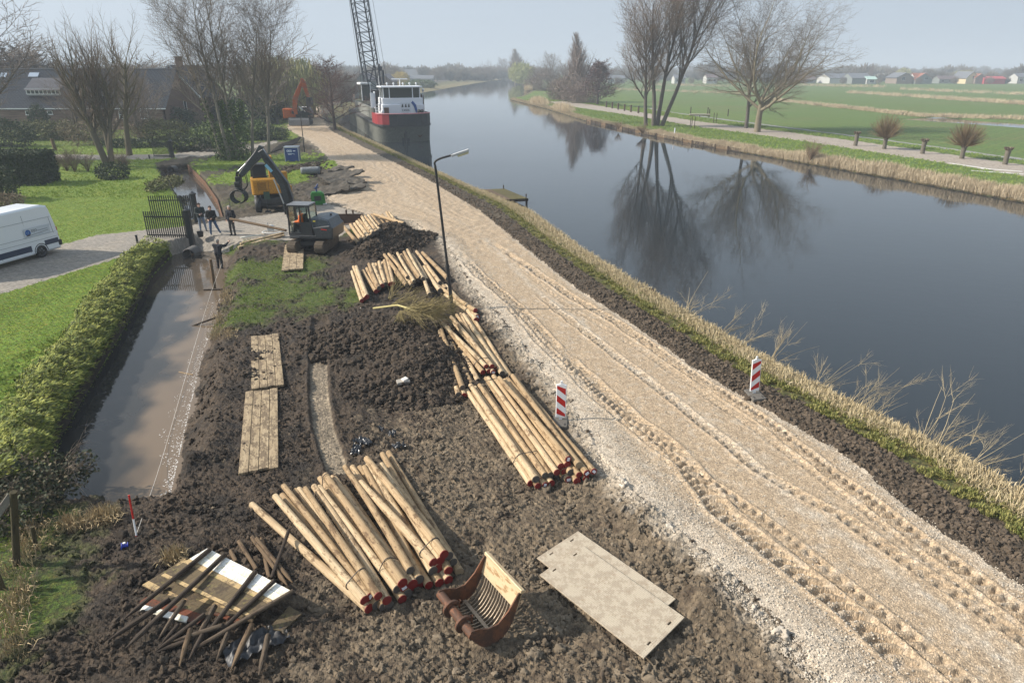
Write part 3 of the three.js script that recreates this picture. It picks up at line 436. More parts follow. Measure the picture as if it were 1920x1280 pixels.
M.oldWood = [0, 1, 2].map((k) => mat([C(.4, .38, .36), C(.22, .2, .19), C(.62, .54, .43)][k], .9, { map: logTex(.5 + k * .3, [.38, .33, .28], [.68, .6, .5]), bumpMap: logBump, bumpScale: .008 }));
M.redEnd = mat(C(.34, .018, .016), .6, { map: rep(T.grain, 2) }); M.greyEnd = mat(C(.16, .14, .12), .9, { map: rep(T.grain, 3) }); M.woodEnd = mat(C(.55, .42, .25), .9, { map: rep(T.grain, 3) }); M.tagWhite = mat(C(.75, .76, .82), .6); M.wire = mat(C(.09, .08, .075), .55, { metalness: .5 });
const lr = rng(777);
const packs = {};
function log(pack, group, label, p, q, rad, end, k) { // p thin far end, q thick near end
  const d = q.clone().sub(p), len = d.length(), t = thing('timber_pole', label, 'pole', p, 0, group); t.quaternion.copy(quatTo(d));
  const g = new THREE.CylinderGeometry(rad, rad * .8, len, 11, 7), a = g.attributes.position, ph = lr() * 9, am = .012 + .03 * lr(); g.translate(0, len / 2, 0);
  for (let i = 0; i < a.count; i++) { const y = a.getY(i), s = Math.sin(y / len * Math.PI), kx = 1 + .05 * n3(a.getX(i) * 9, y * 1.3 + ph, a.getZ(i) * 9); a.setXYZ(i, a.getX(i) * kx + am * s * Math.cos(ph), y, a.getZ(i) * kx + am * s * Math.sin(ph)); }
  const uv = g.attributes.uv; for (let i = 0; i < uv.count; i++) uv.setXY(i, uv.getX(i) + k * .13, uv.getY(i) * len * .45 + k * .31); g.computeVertexNormals();
  obj('stem', g, M.log[Math.floor(lr() * 4)], t);
  const e = new THREE.CylinderGeometry(rad * .97, rad * 1.005, .016, 14).translate(0, len + .004, 0); obj(end === 'r' ? 'painted_end' : 'sawn_end', e, end === 'r' || end === 'w' ? M.redEnd : end === 'd' ? M.greyEnd : M.woodEnd, t);
  if (end === 'w') obj('paper_tag', box(rad * 1.1, .006, rad * .8, 0, len + .016, 0, lr() * 3), M.tagWhite, t);
  (packs[pack] ??= []).push({ p, q, rad, t });
  return t;
}
function pack(name, where, list, ox, oy, sc, rad) { // rows: far end, near end (photograph crop), layer, end colour
  const rows = list.map(([a, b, c, d, l, e]) => ({ a: atY(ox + a / sc, oy + b / sc, rad * .75 + l * rad * 1.55), b: atY(ox + c / sc, oy + d / sc, rad + l * rad * 1.65), l, e })), layer = {};
  for (const r of rows) (layer[r.l] ??= []).push(r);
  for (const l in layer) layer[l].sort((m, n) => m.b.x - n.b.x).forEach((r, i) => { r.n = i; });
  rows.forEach((r, i) => { const ln = r.l === 0 ? 'bottom' : r.l === 1 ? 'second' : r.l === 2 ? 'third' : 'top'; log(name, `timber poles of ${where}`, `${r.e === 'r' ? 'red ended' : r.e === 'w' ? 'tagged' : r.e === 'd' ? 'grey ended' : 'bare ended'} peeled pole, ${ORD[r.n]} from left in the ${ln} layer of ${where}`, r.a, r.b, rad * (.88 + .24 * lr()), r.e, i); });
}
pack('A', 'the nearest stack', [
  [185, 447, 965, 1140, 0, 'r'], [340, 392, 937, 1085, 1, 'r'], [388, 385, 1018, 1118, 0, 'd'], [396, 322, 972, 1060, 1, 'w'], [475, 352, 1060, 1128, 0, 'd'], [540, 340, 1027, 1056, 2, 'r'], [600, 326, 1086, 1086, 1, 'r'], [500, 345, 1100, 1118, 0, 'd'],
  [635, 330, 1155, 1010, 1, 'd'], [640, 272, 1188, 1078, 0, 'r'], [676, 252, 1190, 970, 2, 'r'], [728, 262, 1258, 978, 1, 'r'], [700, 300, 1222, 1045, 0, 'd'], [745, 300, 1200, 1000, 1, 'w'],
  [806, 195, 1242, 886, 2, 'd'], [800, 330, 1250, 1000, 0, 'r'], [855, 196, 1366, 985, 0, 'r'], [905, 200, 1436, 970, 0, 'r'], [936, 200, 1302, 946, 1, 'd'], [860, 240, 1302, 978, 0, 'r'], [950, 140, 1467, 780, 3, 'r'], [962, 182, 1393, 890, 1, 'd'],
  [1055, 110, 1496, 888, 1, 'r'], [1096, 100, 1570, 895, 0, 'n'], [1050, 182, 1442, 820, 2, 'r'], [910, 300, 1396, 834, 2, 'r'], [980, 280, 1432, 872, 1, 'r'], [1010, 260, 1497, 950, 0, 'r'], [1060, 220, 1500, 790, 2, 'd'], [1085, 220, 1530, 830, 1, 'd']], 420, 820, 3.5563, .096);
pack('B', 'the beacon stack', [
  [322, 582, 725, 1165, 0, 'r'], [345, 546, 757, 1140, 1, 'd'], [372, 560, 790, 1148, 0, 'r'], [350, 600, 770, 1182, 0, 'r'], [400, 545, 815, 1116, 1, 'd'], [395, 590, 815, 1176, 0, 'w'], [440, 502, 850, 1112, 1, 'd'], [430, 570, 856, 1166, 0, 'r'], [456, 500, 890, 1096, 2, 'r'], [490, 488, 915, 1060, 2, 'r'],
  [525, 500, 962, 1012, 3, 'w'], [560, 515, 956, 1048, 2, 'r'], [505, 530, 936, 1092, 1, 'r'], [530, 545, 936, 1132, 0, 'd'], [500, 560, 900, 1120, 0, 'd'], [575, 520, 980, 1098, 1, 'd'], [560, 570, 964, 1142, 0, 'w'], [600, 560, 1018, 1152, 0, 'r'], [610, 486, 1030, 1050, 2, 'n'], [590, 520, 1030, 1112, 1, 'r'], [620, 560, 1075, 1136, 0, 'r'], [578, 505, 1080, 1102, 1, 'w'], [612, 484, 1124, 1090, 1, 'w']], 780, 560, 3.3688, .092);
pack('C', 'the crossed stack', [
  [148, 206, 268, 606, 0, 'd'], [158, 196, 294, 562, 1, 'd'], [206, 240, 305, 610, 0, 'r'], [182, 172, 422, 464, 1, 'r'], [166, 156, 442, 427, 2, 'r'], [222, 116, 480, 428, 2, 'r'], [256, 102, 512, 438, 1, 'r'], [282, 95, 460, 458, 1, 'r'], [322, 112, 572, 490, 0, 'd'], [360, 130, 600, 492, 0, 'd'], [300, 100, 545, 472, 1, 'd'], [200, 182, 392, 520, 0, 'd'], [216, 250, 352, 540, 0, 'd'], [240, 150, 488, 464, 1, 'w'], [380, 150, 585, 480, 0, 'd']], 780, 560, 3.3688, .088);
pack('D', 'the bush stack', [
  [238, 596, 312, 815, 0, 'r'], [250, 560, 335, 800, 0, 'r'], [271, 560, 352, 785, 1, 'r'], [322, 590, 420, 745, 0, 'r'], [350, 572, 436, 735, 0, 'r'], [366, 540, 442, 720, 1, 'd'], [396, 540, 466, 702, 1, 'r'], [418, 540, 480, 695, 0, 'd'], [442, 524, 492, 690, 1, 'd'], [470, 530, 512, 692, 0, 'r'], [482, 514, 528, 690, 1, 'r'], [506, 510, 546, 686, 1, 'r'],
  [482, 470, 640, 690, 1, 'd'], [514, 464, 656, 640, 2, 'd'], [546, 480, 690, 690, 1, 'd'], [580, 458, 706, 672, 2, 'd'], [610, 472, 735, 662, 1, 'd'], [630, 450, 752, 645, 2, 'd'], [655, 434, 772, 650, 2, 'd'], [690, 470, 800, 660, 1, 'd'], [566, 600, 650, 700, 1, 'd'], [590, 585, 690, 700, 1, 'd'],
  [724, 446, 900, 680, 1, 'd'], [768, 455, 960, 650, 1, 'd'], [745, 556, 820, 770, 1, 'd'], [780, 560, 900, 740, 1, 'd'], [808, 570, 945, 730, 0, 'd'], [880, 700, 1165, 888, 1, 'r'], [960, 760, 1130, 905, 0, 'd'], [900, 740, 1180, 935, 0, 'w'], [940, 700, 1172, 960, 0, 'r']], 600, 360, 4, .105);
pack('E', 'the farthest stack', [
  [182, 262, 290, 385, 0, 'd'], [228, 245, 312, 360, 0, 'd'], [258, 238, 345, 360, 0, 'd'], [276, 222, 365, 340, 1, 'd'], [292, 208, 385, 330, 1, 'd'], [312, 182, 400, 310, 2, 'd'], [334, 180, 425, 300, 2, 'd'], [362, 172, 450, 285, 2, 'd'], [386, 168, 470, 280, 2, 'd'], [402, 166, 632, 236, 3, 'd'], [440, 190, 505, 275, 1, 'd'], [468, 170, 535, 265, 2, 'd'], [498, 152, 575, 262, 1, 'd'], [515, 150, 600, 258, 1, 'd'], [420, 190, 490, 285, 1, 'd'], [350, 210, 430, 310, 1, 'd']], 600, 360, 4, .115);
// binding wire round the bundles: hull of the poles it holds
function binding(pk, ids, t, label) {
  const L = ids.map((i) => packs[pk][i]), c = L.map((l) => l.p.clone().lerp(l.q, t)), ax = L[0].q.clone().sub(L[0].p).normalize(), sd = V(ax.z, 0, -ax.x).normalize(), up = sd.clone().cross(ax).negate(); if (up.y < 0) up.negate();
  const o = c.reduce((s, p) => s.add(p), V(0, 0, 0)).divideScalar(c.length), pts = []; c.forEach((p, i) => { const x = p.clone().sub(o).dot(sd), y = p.clone().sub(o).dot(up); for (let k = 0; k < 10; k++) pts.push([x + Math.cos(k * .628) * (L[i].rad + .012), y + Math.sin(k * .628) * (L[i].rad + .012)]); });
  pts.sort((a, b) => a[0] - b[0] || a[1] - b[1]); const cr = (a, b, d) => (b[0] - a[0]) * (d[1] - a[1]) - (b[1] - a[1]) * (d[0] - a[0]), half = (q) => { const h = []; for (const p of q) { while (h.length > 1 && cr(h[h.length - 2], h[h.length - 1], p) <= 0) h.pop(); h.push(p); } h.pop(); return h; }; const hull = [...half(pts), ...half([...pts].reverse())];
  const P = hull.map(([x, y]) => o.clone().addScaledVector(sd, x).addScaledVector(up, y)); tag(obj('binding_wire', tube(P, .011, 60, 5, true), M.wire), label, 'wire', 'steel wires round the pole bundles');
}
binding('A', [1, 3, 5, 2], .86, 'dark wire round the left bundle of the nearest stack');
binding('A', [8, 10, 11], .85, 'dark wire round the middle bundle of the nearest stack, near end'); binding('A', [9, 10, 11], .06, 'dark wire round the middle bundle of the nearest stack, far end');
binding('A', [20, 24, 25], .9, 'dark wire round the right bundle of the nearest stack'); binding('B', [0, 1, 4, 6], .82, 'dark wire round the near left of the beacon stack'); binding('B', [1, 4, 6, 9], .06, 'dark wire round the far end of the beacon stack'); binding('C', [3, 4, 5], .88, 'dark wire round the crossed stack');

// ---- stakes and old boards at the lower left
function stake(name, label, cat, group, p, q, r, m, pointed = true) { const d = q.clone().sub(p), len = d.length(), o = new THREE.Mesh(new THREE.BufferGeometry(), m), pr = [[0, 0], [r * .92, 0], [r, .02], [r * .97, len * .5], [r * .9, len - (pointed ? r * 5 : .02)], [pointed ? .01 : r * .88, len], [0, len]]; const g = lathe(pr, 9), uv = g.attributes.uv, a = g.attributes.position; for (let i = 0; i < uv.count; i++) { uv.setXY(i, uv.getX(i), a.getY(i) * .5 + r * 40); const k = .012 * n3(a.getX(i) * 12, a.getY(i) * 2 + p.x * 9, a.getZ(i) * 12); a.setX(i, a.getX(i) + k); } g.computeVertexNormals(); o.geometry = g; o.name = numbered(name); o.castShadow = o.receiveShadow = true; scene.add(o); o.position.copy(p); o.quaternion.copy(quatTo(d)); return tag(o, label, cat, group); }
{ const Z = (x, y, h) => atY(200 + x / 4.74, 1010 + y / 4.74, h);
  const mossy = pf([5, 18, 60], 101, .7), lines = (v, n) => { const f = v * n - Math.floor(v * n); return f < .05 || f > .95 ? 1 : 0; };
  const boardTex = (a, b, dirt, moss) => tex(256, 256, (u, v) => { const n = mossy(u, v), s = streak(u * .1, v), d = sm(.5, .68, n + .1 * s), c = mixc(a, b, clamp(s * 1.2 - .2)); return mixc(mixc(c, dirt, d), moss, sm(.58, .75, mossy(v + .3, u)) * .7); });
  const white = mat(C(1, 1, 1), .7, { map: boardTex([.9, .89, .86], [.96, .95, .92], [.82, .79, .7], [.78, .76, .56]) }), brown = mat(C(1, 1, 1), .85, { map: boardTex([.33, .28, .2], [.42, .36, .26], [.27, .22, .16], [.45, .42, .24]) }), rusty = mat(C(1, 1, 1), .85, { map: boardTex([.4, .2, .12], [.46, .27, .17], [.3, .2, .15], [.42, .35, .22]) }), pale = mat(C(1, 1, 1), .85, { map: boardTex([.66, .56, .4], [.74, .64, .47], [.45, .38, .28], [.6, .56, .32]) });
  function quadBoard(name, A, B, Cc, D, th, m, parent) { // A-B and D-C long edges
    const up = B.clone().sub(A).cross(D.clone().sub(A)).normalize(); if (up.y < 0) up.negate(); const v = [A, B, Cc, D].map((p) => p.clone().sub(parent.position)), w = v.map((p) => p.clone().addScaledVector(up, -th)), P = [], U = [], f = (a, b, c, d, l, k) => { for (const [q, x, y] of [[a, 0, 0], [b, l, 0], [c, l, k], [a, 0, 0], [c, l, k], [d, 0, k]]) { P.push(q.x, q.y, q.z); U.push(x, y); } }, l = A.distanceTo(B), k = A.distanceTo(D);
    f(v[0], v[3], v[2], v[1], k, l); f(w[0], w[1], w[2], w[3], l, k); for (let i = 0; i < 4; i++) { const j = (i + 1) % 4; f(v[i], v[j], w[j], w[i], l, th); }
    const g = new THREE.BufferGeometry(); g.setAttribute('position', new THREE.Float32BufferAttribute(P, 3)); g.setAttribute('uv', new THREE.Float32BufferAttribute(U, 2)); g.computeVertexNormals(); return obj(name, g, m, parent);
  }
  function panel(label, q, hs, planks, frame = false) { const P = q.map(([x, y], i) => Z(x, y, hs[i])), t = thing('old_panel', label, 'panel', P[0].clone().setY(FIELD), 0, 'old boards in the heap'); let s = 0; for (const [w, m, nm] of planks) { const a = s + .004, b = s + w - .004; quadBoard(nm, P[0].clone().lerp(P[3], a), P[1].clone().lerp(P[2], a), P[1].clone().lerp(P[2], b), P[0].clone().lerp(P[3], b), .035, m, t); s += w; } return t; }
  panel('large board panel, white upper half and brown lower half, on top of the heap', [[895, 82], [1640, 460], [1255, 690], [478, 325]], [.54, .52, .3, .29], [[.2, white, 'white_plank'], [.2, white, 'white_plank'], [.13, pale, 'mossy_plank'], [.38, brown, 'brown_board'], [.09, pale, 'edge_batten']]);
  panel('tan board panel poking out on the left under the white one', [[690, 176], [1180, 430], [820, 660], [310, 410]], [.2, .12, .03, .06], [[.24, pale, 'pale_plank'], [.6, brown, 'brown_board'], [.16, pale, 'edge_batten']]);
  panel('rust brown board in the middle of the heap', [[560, 400], [1240, 640], [1180, 760], [480, 480]], [.07, .07, .05, .05], [[.5, rusty, 'rusty_board'], [.5, rusty, 'rusty_board']]);
  panel('lowest dark board on the left of the heap', [[420, 470], [960, 600], [800, 760], [285, 560]], [.08, .08, .05, .05], [[.5, brown, 'brown_board'], [.5, rusty, 'rusty_board']]);
  panel('pale board under the heap on the right', [[880, 520], [1330, 650], [1290, 740], [740, 580]], [.12, .12, .08, .08], [[.5, pale, 'pale_plank'], [.5, brown, 'brown_board']]);
  panel('grey weathered plank at the right end of the heap', [[1620, 600], [1735, 660], [1560, 820], [1430, 800]], [.15, .12, .1, .12], [[.5, brown, 'grey_plank'], [.5, brown, 'grey_plank']]);
  panel('white coated sheet low on the left of the heap', [[330, 585], [720, 690], [700, 740], [290, 640]], [.08, .1, .05, .05], [[1, white, 'white_sheet']]);
  const S = [[920, 90, .6, 150, 712, .06, .05, 1, 'upper left stake crossing the white panel'], [1050, 140, .6, 165, 972, .06, .052, 1, 'long stake crossing the white panel, second from left'], [1325, 285, .6, 830, 925, .07, .05, 1, 'stake crossing the middle of the white panel'], [1490, 370, .6, 975, 850, .14, .046, 1, 'stake crossing the right part of the white panel'], [1662, 460, .6, 742, 1000, .08, .045, 0, 'long brown stake along the right edge of the white panel'],
    [560, 535, .25, 5, 905, .05, .055, 1, 'stake reaching farthest left from under the heap'], [690, 545, .3, 452, 900, .05, .045, 0, 'short grey stake between the two long left ones'], [872, 668, .3, 432, 1000, .05, .045, 1, 'dark stake under the white panel pointing lower left'], [1030, 770, .26, 580, 910, .12, .045, 0, 'stake lying across the others near the tip cluster'], [962, 590, .3, 752, 978, .05, .05, 0, 'grey stake standing out below the middle of the panel'], [745, 800, .22, 640, 1132, .05, .052, 2, 'thick grey stake pointing to the camera, left of three'], [850, 850, .2, 728, 1072, .06, .046, 1, 'dark stake behind the thick grey one'], [1080, 830, .22, 975, 1082, .05, .05, 0, 'grey stake pointing to the camera, middle of three'], [1290, 755, .26, 1102, 1168, .05, .052, 2, 'pale stake pointing to the camera, right of three'], [1435, 850, .2, 1352, 1212, .05, .05, 0, 'rightmost grey stake at the foot of the heap'], [640, 760, .15, 470, 950, .04, .04, 1, 'thin dark stake deep in the heap'], [1000, 790, .16, 430, 1012, .05, .044, 1, 'low dark stake sweeping left under the heap']];
  for (const [a, b, h, c, d, k, r, m, lab] of S) stake('pointed_stake', 'weathered pointed timber ' + lab, 'stake', 'old stakes in the heap', Z(a, b, h), Z(c, d, k), r, M.oldWood[m]);
  const K = (x, y, h) => atY(420 + x / 3.5563, 820 + y / 3.5563, h);
  for (const [a, b, h, c, d, k, r, lab] of [[186, 664, .1, 420, 985, .08, .05, 'broken grey pole, left of the crossed pair above the panel'], [215, 672, .16, 455, 968, .06, .045, 'broken grey pole, right of the crossed pair above the panel'], [432, 614, .34, 315, 938, .1, .042, 'thin brown pole leaning across the broken pair'], [248, 672, .06, 300, 940, .06, .045, 'short pole under the broken pair'], [98, 690, .06, 214, 880, .06, .048, 'lone mossy pole behind the white panel'], [42, 755, .06, 80, 830, .08, .045, 'stub of a pole right behind the white panel']]) stake('broken_pole', lab, 'pole', 'broken poles behind the heap', K(a, b, h), K(c, d, k), r, M.oldWood[a > 400 ? 1 : 2], a < 240 && a > 150);
  // plastic sheet under the heap
  const s = new THREE.PlaneGeometry(1.1, .5, 30, 14).rotateX(-Math.PI / 2), a = s.attributes.position; for (let i = 0; i < a.count; i++) a.setY(i, .05 + .07 * n2(a.getX(i) * 5, a.getZ(i) * 5)); s.computeVertexNormals(); const o = tag(obj('plastic_sheet', s, mat(C(.03, .03, .033), .5)), 'crumpled black plastic sheet under the right of the heap', 'sheet'); o.position.copy(Z(1330, 940, .03)); o.rotation.y = .6;
}
// ---- wooden mats
{ const mudSplash = pf([9, 23, 51, 120], 121, .85), mt = (k) => tex(256, 512, (u, v) => { const m = sm(.47, .57, mudSplash(u + k, v + k * .7)), s = streak(u * .5 + k, v * .1), c = mixc([.56, .49, .39], [.72, .65, .54], s); return mixc(c, [.38, .325, .26], m * .7); });
  M.matPlank = [.1, .45, .8].map((k) => mat(C(.92, .9, .86), .9, { map: mt(k), bumpMap: T.bumpy, bumpScale: .01 }));
  function woodMat(label, q, n, h) { const P = q.map(([u, v]) => atY(u, v, h)), mid = P[0].clone().add(P[1]).add(P[2]).add(P[3]).multiplyScalar(.25), ax = P[3].clone().add(P[2]).sub(P[0]).sub(P[1]).multiplyScalar(.5), len = ax.length(), w = (P[0].distanceTo(P[1]) + P[3].distanceTo(P[2])) / 2 * .97; const t = thing('timber_mat', label, 'mat', V(mid.x, mid.y - .07, mid.z), Math.atan2(ax.x, ax.z), 'timber mats for the digger'); t.rotation.x = 0; for (let i = 0; i < n; i++) { const g = rbox(w / n - .012, .08, len * (1 - .012 * (i % 3)), (i + .5) * w / n - w / 2, .03 + .006 * n2(i * 3, n), 0, .012); const uv = g.attributes.uv, p = g.attributes.position; for (let k = 0; k < uv.count; k++) uv.setXY(k, p.getX(k) * .9 + i * .31, p.getZ(k) * .42 + i * .13); obj('plank', g, M.matPlank[i % 3], t); }
    for (const s of [-1, 1]) obj('tie_rod', box(w * 1.01, .03, .04, 0, .02, s * len * .38), M.wire, t); }
  woodMat('muddy timber mat nearer the digger, upper of two beside the ditch', [[469, 630], [523, 624], [533, 721], [470, 728]], 4, .1); woodMat('muddy timber mat nearest the camera, lower of two beside the ditch', [[458, 732], [522, 727], [522, 877], [446, 886]], 4, .1); woodMat('pale timber mat under the front of the grey digger', [[533, 452], [570, 452], [568, 506], [528, 510]], 3, .06);
}
// ---- steel plates
{ const tread = tex(256, 256, (u, v) => { const n = 9, x = u * n, y = v * n, i = Math.floor(x) + Math.floor(y), a = x - Math.floor(x) - .5, b = y - Math.floor(y) - .5; const [p, q] = i % 2 ? [a + b, a - b] : [a - b, a + b]; return clamp(1 - (Math.abs(p) / .62) ** 2 - (Math.abs(q) / .2) ** 2) ; }, false), pf2 = pf([7, 19, 50, 128], 133, .8);
  const dust = tex(512, 512, (u, v) => { const d = sm(.4, .62, pf2(u, v)), r = sm(.6, .8, pf2(v, u + .4)); return mixc(mixc([.82, .77, .69], [.74, .68, .6], d), [.66, .57, .47], r * .5); });
  M.plate = mat(C(.85, .83, .8), .6, { map: dust, bumpMap: rep(tread, 2.6), bumpScale: .012, metalness: .15 }); M.plate.bumpMap.wrapS = M.plate.bumpMap.wrapT = THREE.RepeatWrapping;
  function plate(label, q, h) { const P = q.map(([u, v]) => gp(u, v, FIELD + h)), o = P[0], ex = P[1].clone().sub(o), ez = P[3].clone().sub(o), w = ex.length(), l = ez.length(), s = new THREE.Shape([[0, 0], [w, 0], [w, l], [0, l]].map((p) => new THREE.Vector2(p[0], p[1])));
    for (const y of [.12, l - .12]) for (const x of [w * .25, w * .75]) s.holes.push(new THREE.Path([[x - .06, y - .02], [x + .06, y - .02], [x + .06, y + .02], [x - .06, y + .02]].map((p) => new THREE.Vector2(p[0], p[1]))));
    const g = new THREE.ExtrudeGeometry(s, { depth: .022, bevelEnabled: true, bevelSize: .003, bevelThickness: .003, bevelSegments: 1 }), m = new THREE.Matrix4().makeBasis(ex.clone().normalize(), ez.clone().normalize(), ex.clone().cross(ez).normalize()); g.translate(0, 0, -.02); g.applyMatrix4(m); const t = tag(obj('steel_plate', g, M.plate), label, 'plate', 'steel road plates'); t.position.copy(o); return t; }
  plate('dusty steel tread plate lying on top of the other plate', [[1012, 1079], [1090, 1022], [1292, 1164], [1207, 1235]], .17); plate('dusty steel tread plate mostly covered by the upper one', [[1007, 1047], [1084, 997], [1287, 1122], [1190, 1190]], .1);
}
// ---- sieve bucket
{ const P0 = gp(888, 1192, FIELD + .42), P1 = gp(958, 1282, FIELD + .42), L0 = gp(972, 1103, FIELD + .92), L1 = gp(1052, 1180, FIELD + .92), ax = P1.clone().sub(P0).setY(0); const W = (ax.length() + L1.distanceTo(L0)) / 2; ax.normalize(); const cr = V(ax.z, 0, -ax.x), D = Math.max(.85, Math.min(1.3, L0.clone().sub(P0).dot(cr)));
  const t = thing('sieve_bucket', 'rusty skeleton digger bucket with slatted floor, lying open beside the plates', 'bucket', V(P0.x, FIELD, P0.z)); t.rotation.y = Math.atan2(cr.x, cr.z) - Math.PI / 2; // local x = across the bucket depth, z = width
  const rf = pf([6, 20, 70], 151, .7), rust = mat(C(1, 1, 1), .75, { metalness: .25, map: tex(256, 256, (u, v) => { const n = rf(u, v); return mixc([.33, .24, .19], [.47, .31, .22], sm(.35, .65, n)); }), bumpMap: T.bumpy, bumpScale: .004 }), worn = mat(C(.95, .9, .82), .55, { metalness: .3, map: tex(256, 256, (u, v) => mixc([.84, .77, .65], [.66, .54, .4], sm(.48, .7, rf(v, u)))) }), barM = mat(C(.62, .5, .37), .55, { metalness: .35, map: rep(T.grain, 2) });
  const prof = new THREE.CatmullRomCurve3([V(.02, .4, 0), V(.12, .16, 0), V(.34, .05, 0), V(D * .6, .1, 0), V(D * .8, .34, 0), V(D * .88, .56, 0)]).getPoints(22), lipA = prof[22], lipB = V(D, .92, 0), zs = W, side = -1;
  const loc = (x, y, z) => V(x, y, z);
  for (const z of [0, zs]) { const s = [[-.09, .46], [-.02, .33], ...prof.slice(3).map((p) => [p.x, p.y - .03]), [lipB.x + .02, lipB.y], [lipB.x - .06, lipB.y - .02], [D * .72, .6], [D * .5, .42], [D * .3, .42], [.1, .52], [-.05, .54]]; obj('side_plate', prism(s, .03, .004).translate(0, 0, -z), rust, t); }
  const nb = 15; for (let k = 1; k < nb; k++) { const z = -zs * k / nb, s = [...prof.map((p) => [p.x, p.y]), ...[...prof].reverse().map((p, i) => { const q = prof.length - 1 - i, a = prof[Math.max(0, q - 1)], b = prof[Math.min(22, q + 1)], n = V(b.y - a.y, -(b.x - a.x), 0).normalize(); return [p.x + n.x * .055, p.y + n.y * .055]; })]; obj('bar', prism(s, .018).translate(0, 0, z), barM, t); }
  obj('lip_plate', join([beam(V((lipA.x + lipB.x) / 2 + .01, (lipA.y + lipB.y) / 2, .015), V((lipA.x + lipB.x) / 2 + .01, (lipA.y + lipB.y) / 2, -zs - .015), .035, .4).applyMatrix4(new THREE.Matrix4().makeTranslation((lipA.x + lipB.x) / 2 + .01, (lipA.y + lipB.y) / 2, 0).multiply(new THREE.Matrix4().makeRotationZ(-Math.atan2(lipB.x - lipA.x, lipB.y - lipA.y))).multiply(new THREE.Matrix4().makeTranslation(-(lipA.x + lipB.x) / 2 - .01, -(lipA.y + lipB.y) / 2, 0)))]), worn, t);
  obj('cutting_edge', rbox(.09, .07, zs + .08, lipB.x + .012, lipB.y + .01, -zs / 2, .015, 0, 0, -.3), worn, t);
  obj('cross_strip', box(.07, .014, zs, prof[11].x, prof[11].y + .012, -zs / 2, 0, 0, .05), barM, t);
  obj('hinge_pipe', join([bar(V(-.02, .44, .02), V(-.02, .44, -zs - .02), .085, .085, 18)]), rust, t);
  for (const k of [.28, .66]) { const s = new THREE.Shape(); s.absarc(-.02, .44, .17, -.4, 4.4); s.absarc(.1, .57, .07, 3.6, 6.1, false); obj('hitch_hook', new THREE.ExtrudeGeometry(s, { depth: .045, bevelEnabled: true, bevelSize: .006, bevelThickness: .006, bevelSegments: 1 }).translate(0, 0, -zs * k), rust, t); }
}
// ---- beacons
M.white = mat(C(.8, .8, .8), .45); M.red = mat(C(.5, .02, .015), .4); M.rubber = mat(C(.05, .05, .05), .85, { map: rep(T.grain, 2) });
function beacon(label, p, dir, turn, tilt) { const t = thing('road_beacon', label, 'beacon', p, turn, 'red and white beacons beside the haul road'); t.rotation.z = tilt;
  const foot = obj('foot_block', new RoundedBoxGeometry(.42, .11, .72, 2, .03).translate(0, .055, .06), mat(C(.22, .2, .175), .95, { map: rep(T.grain, 2) }), t); for (const s of [-1, 1]) obj('hand_hole', box(.03, .04, .12, s * .13, .1, .3), M.rubber, foot);
  const h = 1.0, y0 = .2, w = .25; obj('board', rbox(w + .045, h + .06, .05, 0, y0 + h / 2, 0, .022), M.white, t); obj('stem', box(.09, .16, .03, 0, .15, 0), M.white, t); obj('carry_knob', join([rbox(.065, .12, .04, 0, y0 + h + .08, 0, .015), box(.14, .03, .045, 0, y0 + h + .03, 0)]), M.white, t);
  for (const f of [1, -1]) for (const k of [0, 2, 4]) { const b = h / 5, sl = .2, poly0 = []; const yb = y0 + k * b; // band between two slanted lines, clipped to the board
      let a = [[-w / 2, yb - sl / 2 * dir - .1 * 0], [w / 2, yb + sl / 2 * dir], [w / 2, yb + b + sl / 2 * dir], [-w / 2, yb + b - sl / 2 * dir]]; a = a.map(([x, y]) => [x, clamp(y, y0 + .01, y0 + h - .01)]); const u = a.filter((q, i) => i === 0 || Math.hypot(q[0] - a[i - 1][0], q[1] - a[i - 1][1]) > .005); if (u.length > 2) obj('red_stripe', prism(u, .004).translate(0, 0, f * .027), M.red, t); }
  return t; }
beacon('red and white striped beacon left of the haul road, by the pole stack', atY(1051, 792, 0), -1, -.1, -.0); beacon('red and white striped beacon on the river side of the haul road', onLand(1414, 742), 1, .1, .06);
// ---- street lamps
M.post = mat(C(.035, .035, .037), .5, { metalness: .4 }); M.lampGrey = mat(C(.42, .43, .44), .5); M.lens = mat(C(.5, .47, .3), .25);
function streetLamp(label, base, pts, heads, r) { const t = thing('street_lamp', label, 'street lamp', base, 0, 'street lamps along the haul road'), L = pts.map((p) => p.clone().sub(base)); const k = L[0].clone().multiplyScalar(.0); obj('post', join([bar(V(0, -.3, 0), L[0].clone().multiplyScalar(.35), r * 1.5, r * 1.35, 12), bar(L[0].clone().multiplyScalar(.35), L[0], r, r * .85, 12), bar(L[0].clone().multiplyScalar(.34), L[0].clone().multiplyScalar(.36), r * 1.65, r * 1.3, 12)]), M.post, t); obj('bracket', tube(L, r * .75, 24, 8), M.post, t);
  const a = heads[0].clone().sub(base), b = heads[1].clone().sub(base), m = a.clone().lerp(b, .5), l = a.distanceTo(b), ang = Math.atan2(b.y - a.y, b.x - a.x), hd = part(t, 'lamp_head'); hd.position.copy(m); hd.rotation.z = ang; obj('housing', rbox(l, l * .13, l * .32, 0, 0, 0, .02), M.lampGrey, hd); obj('lens', rbox(l * .62, l * .14, l * .26, l * .14, -l * .1, 0, .03), M.lens, hd); return t; }
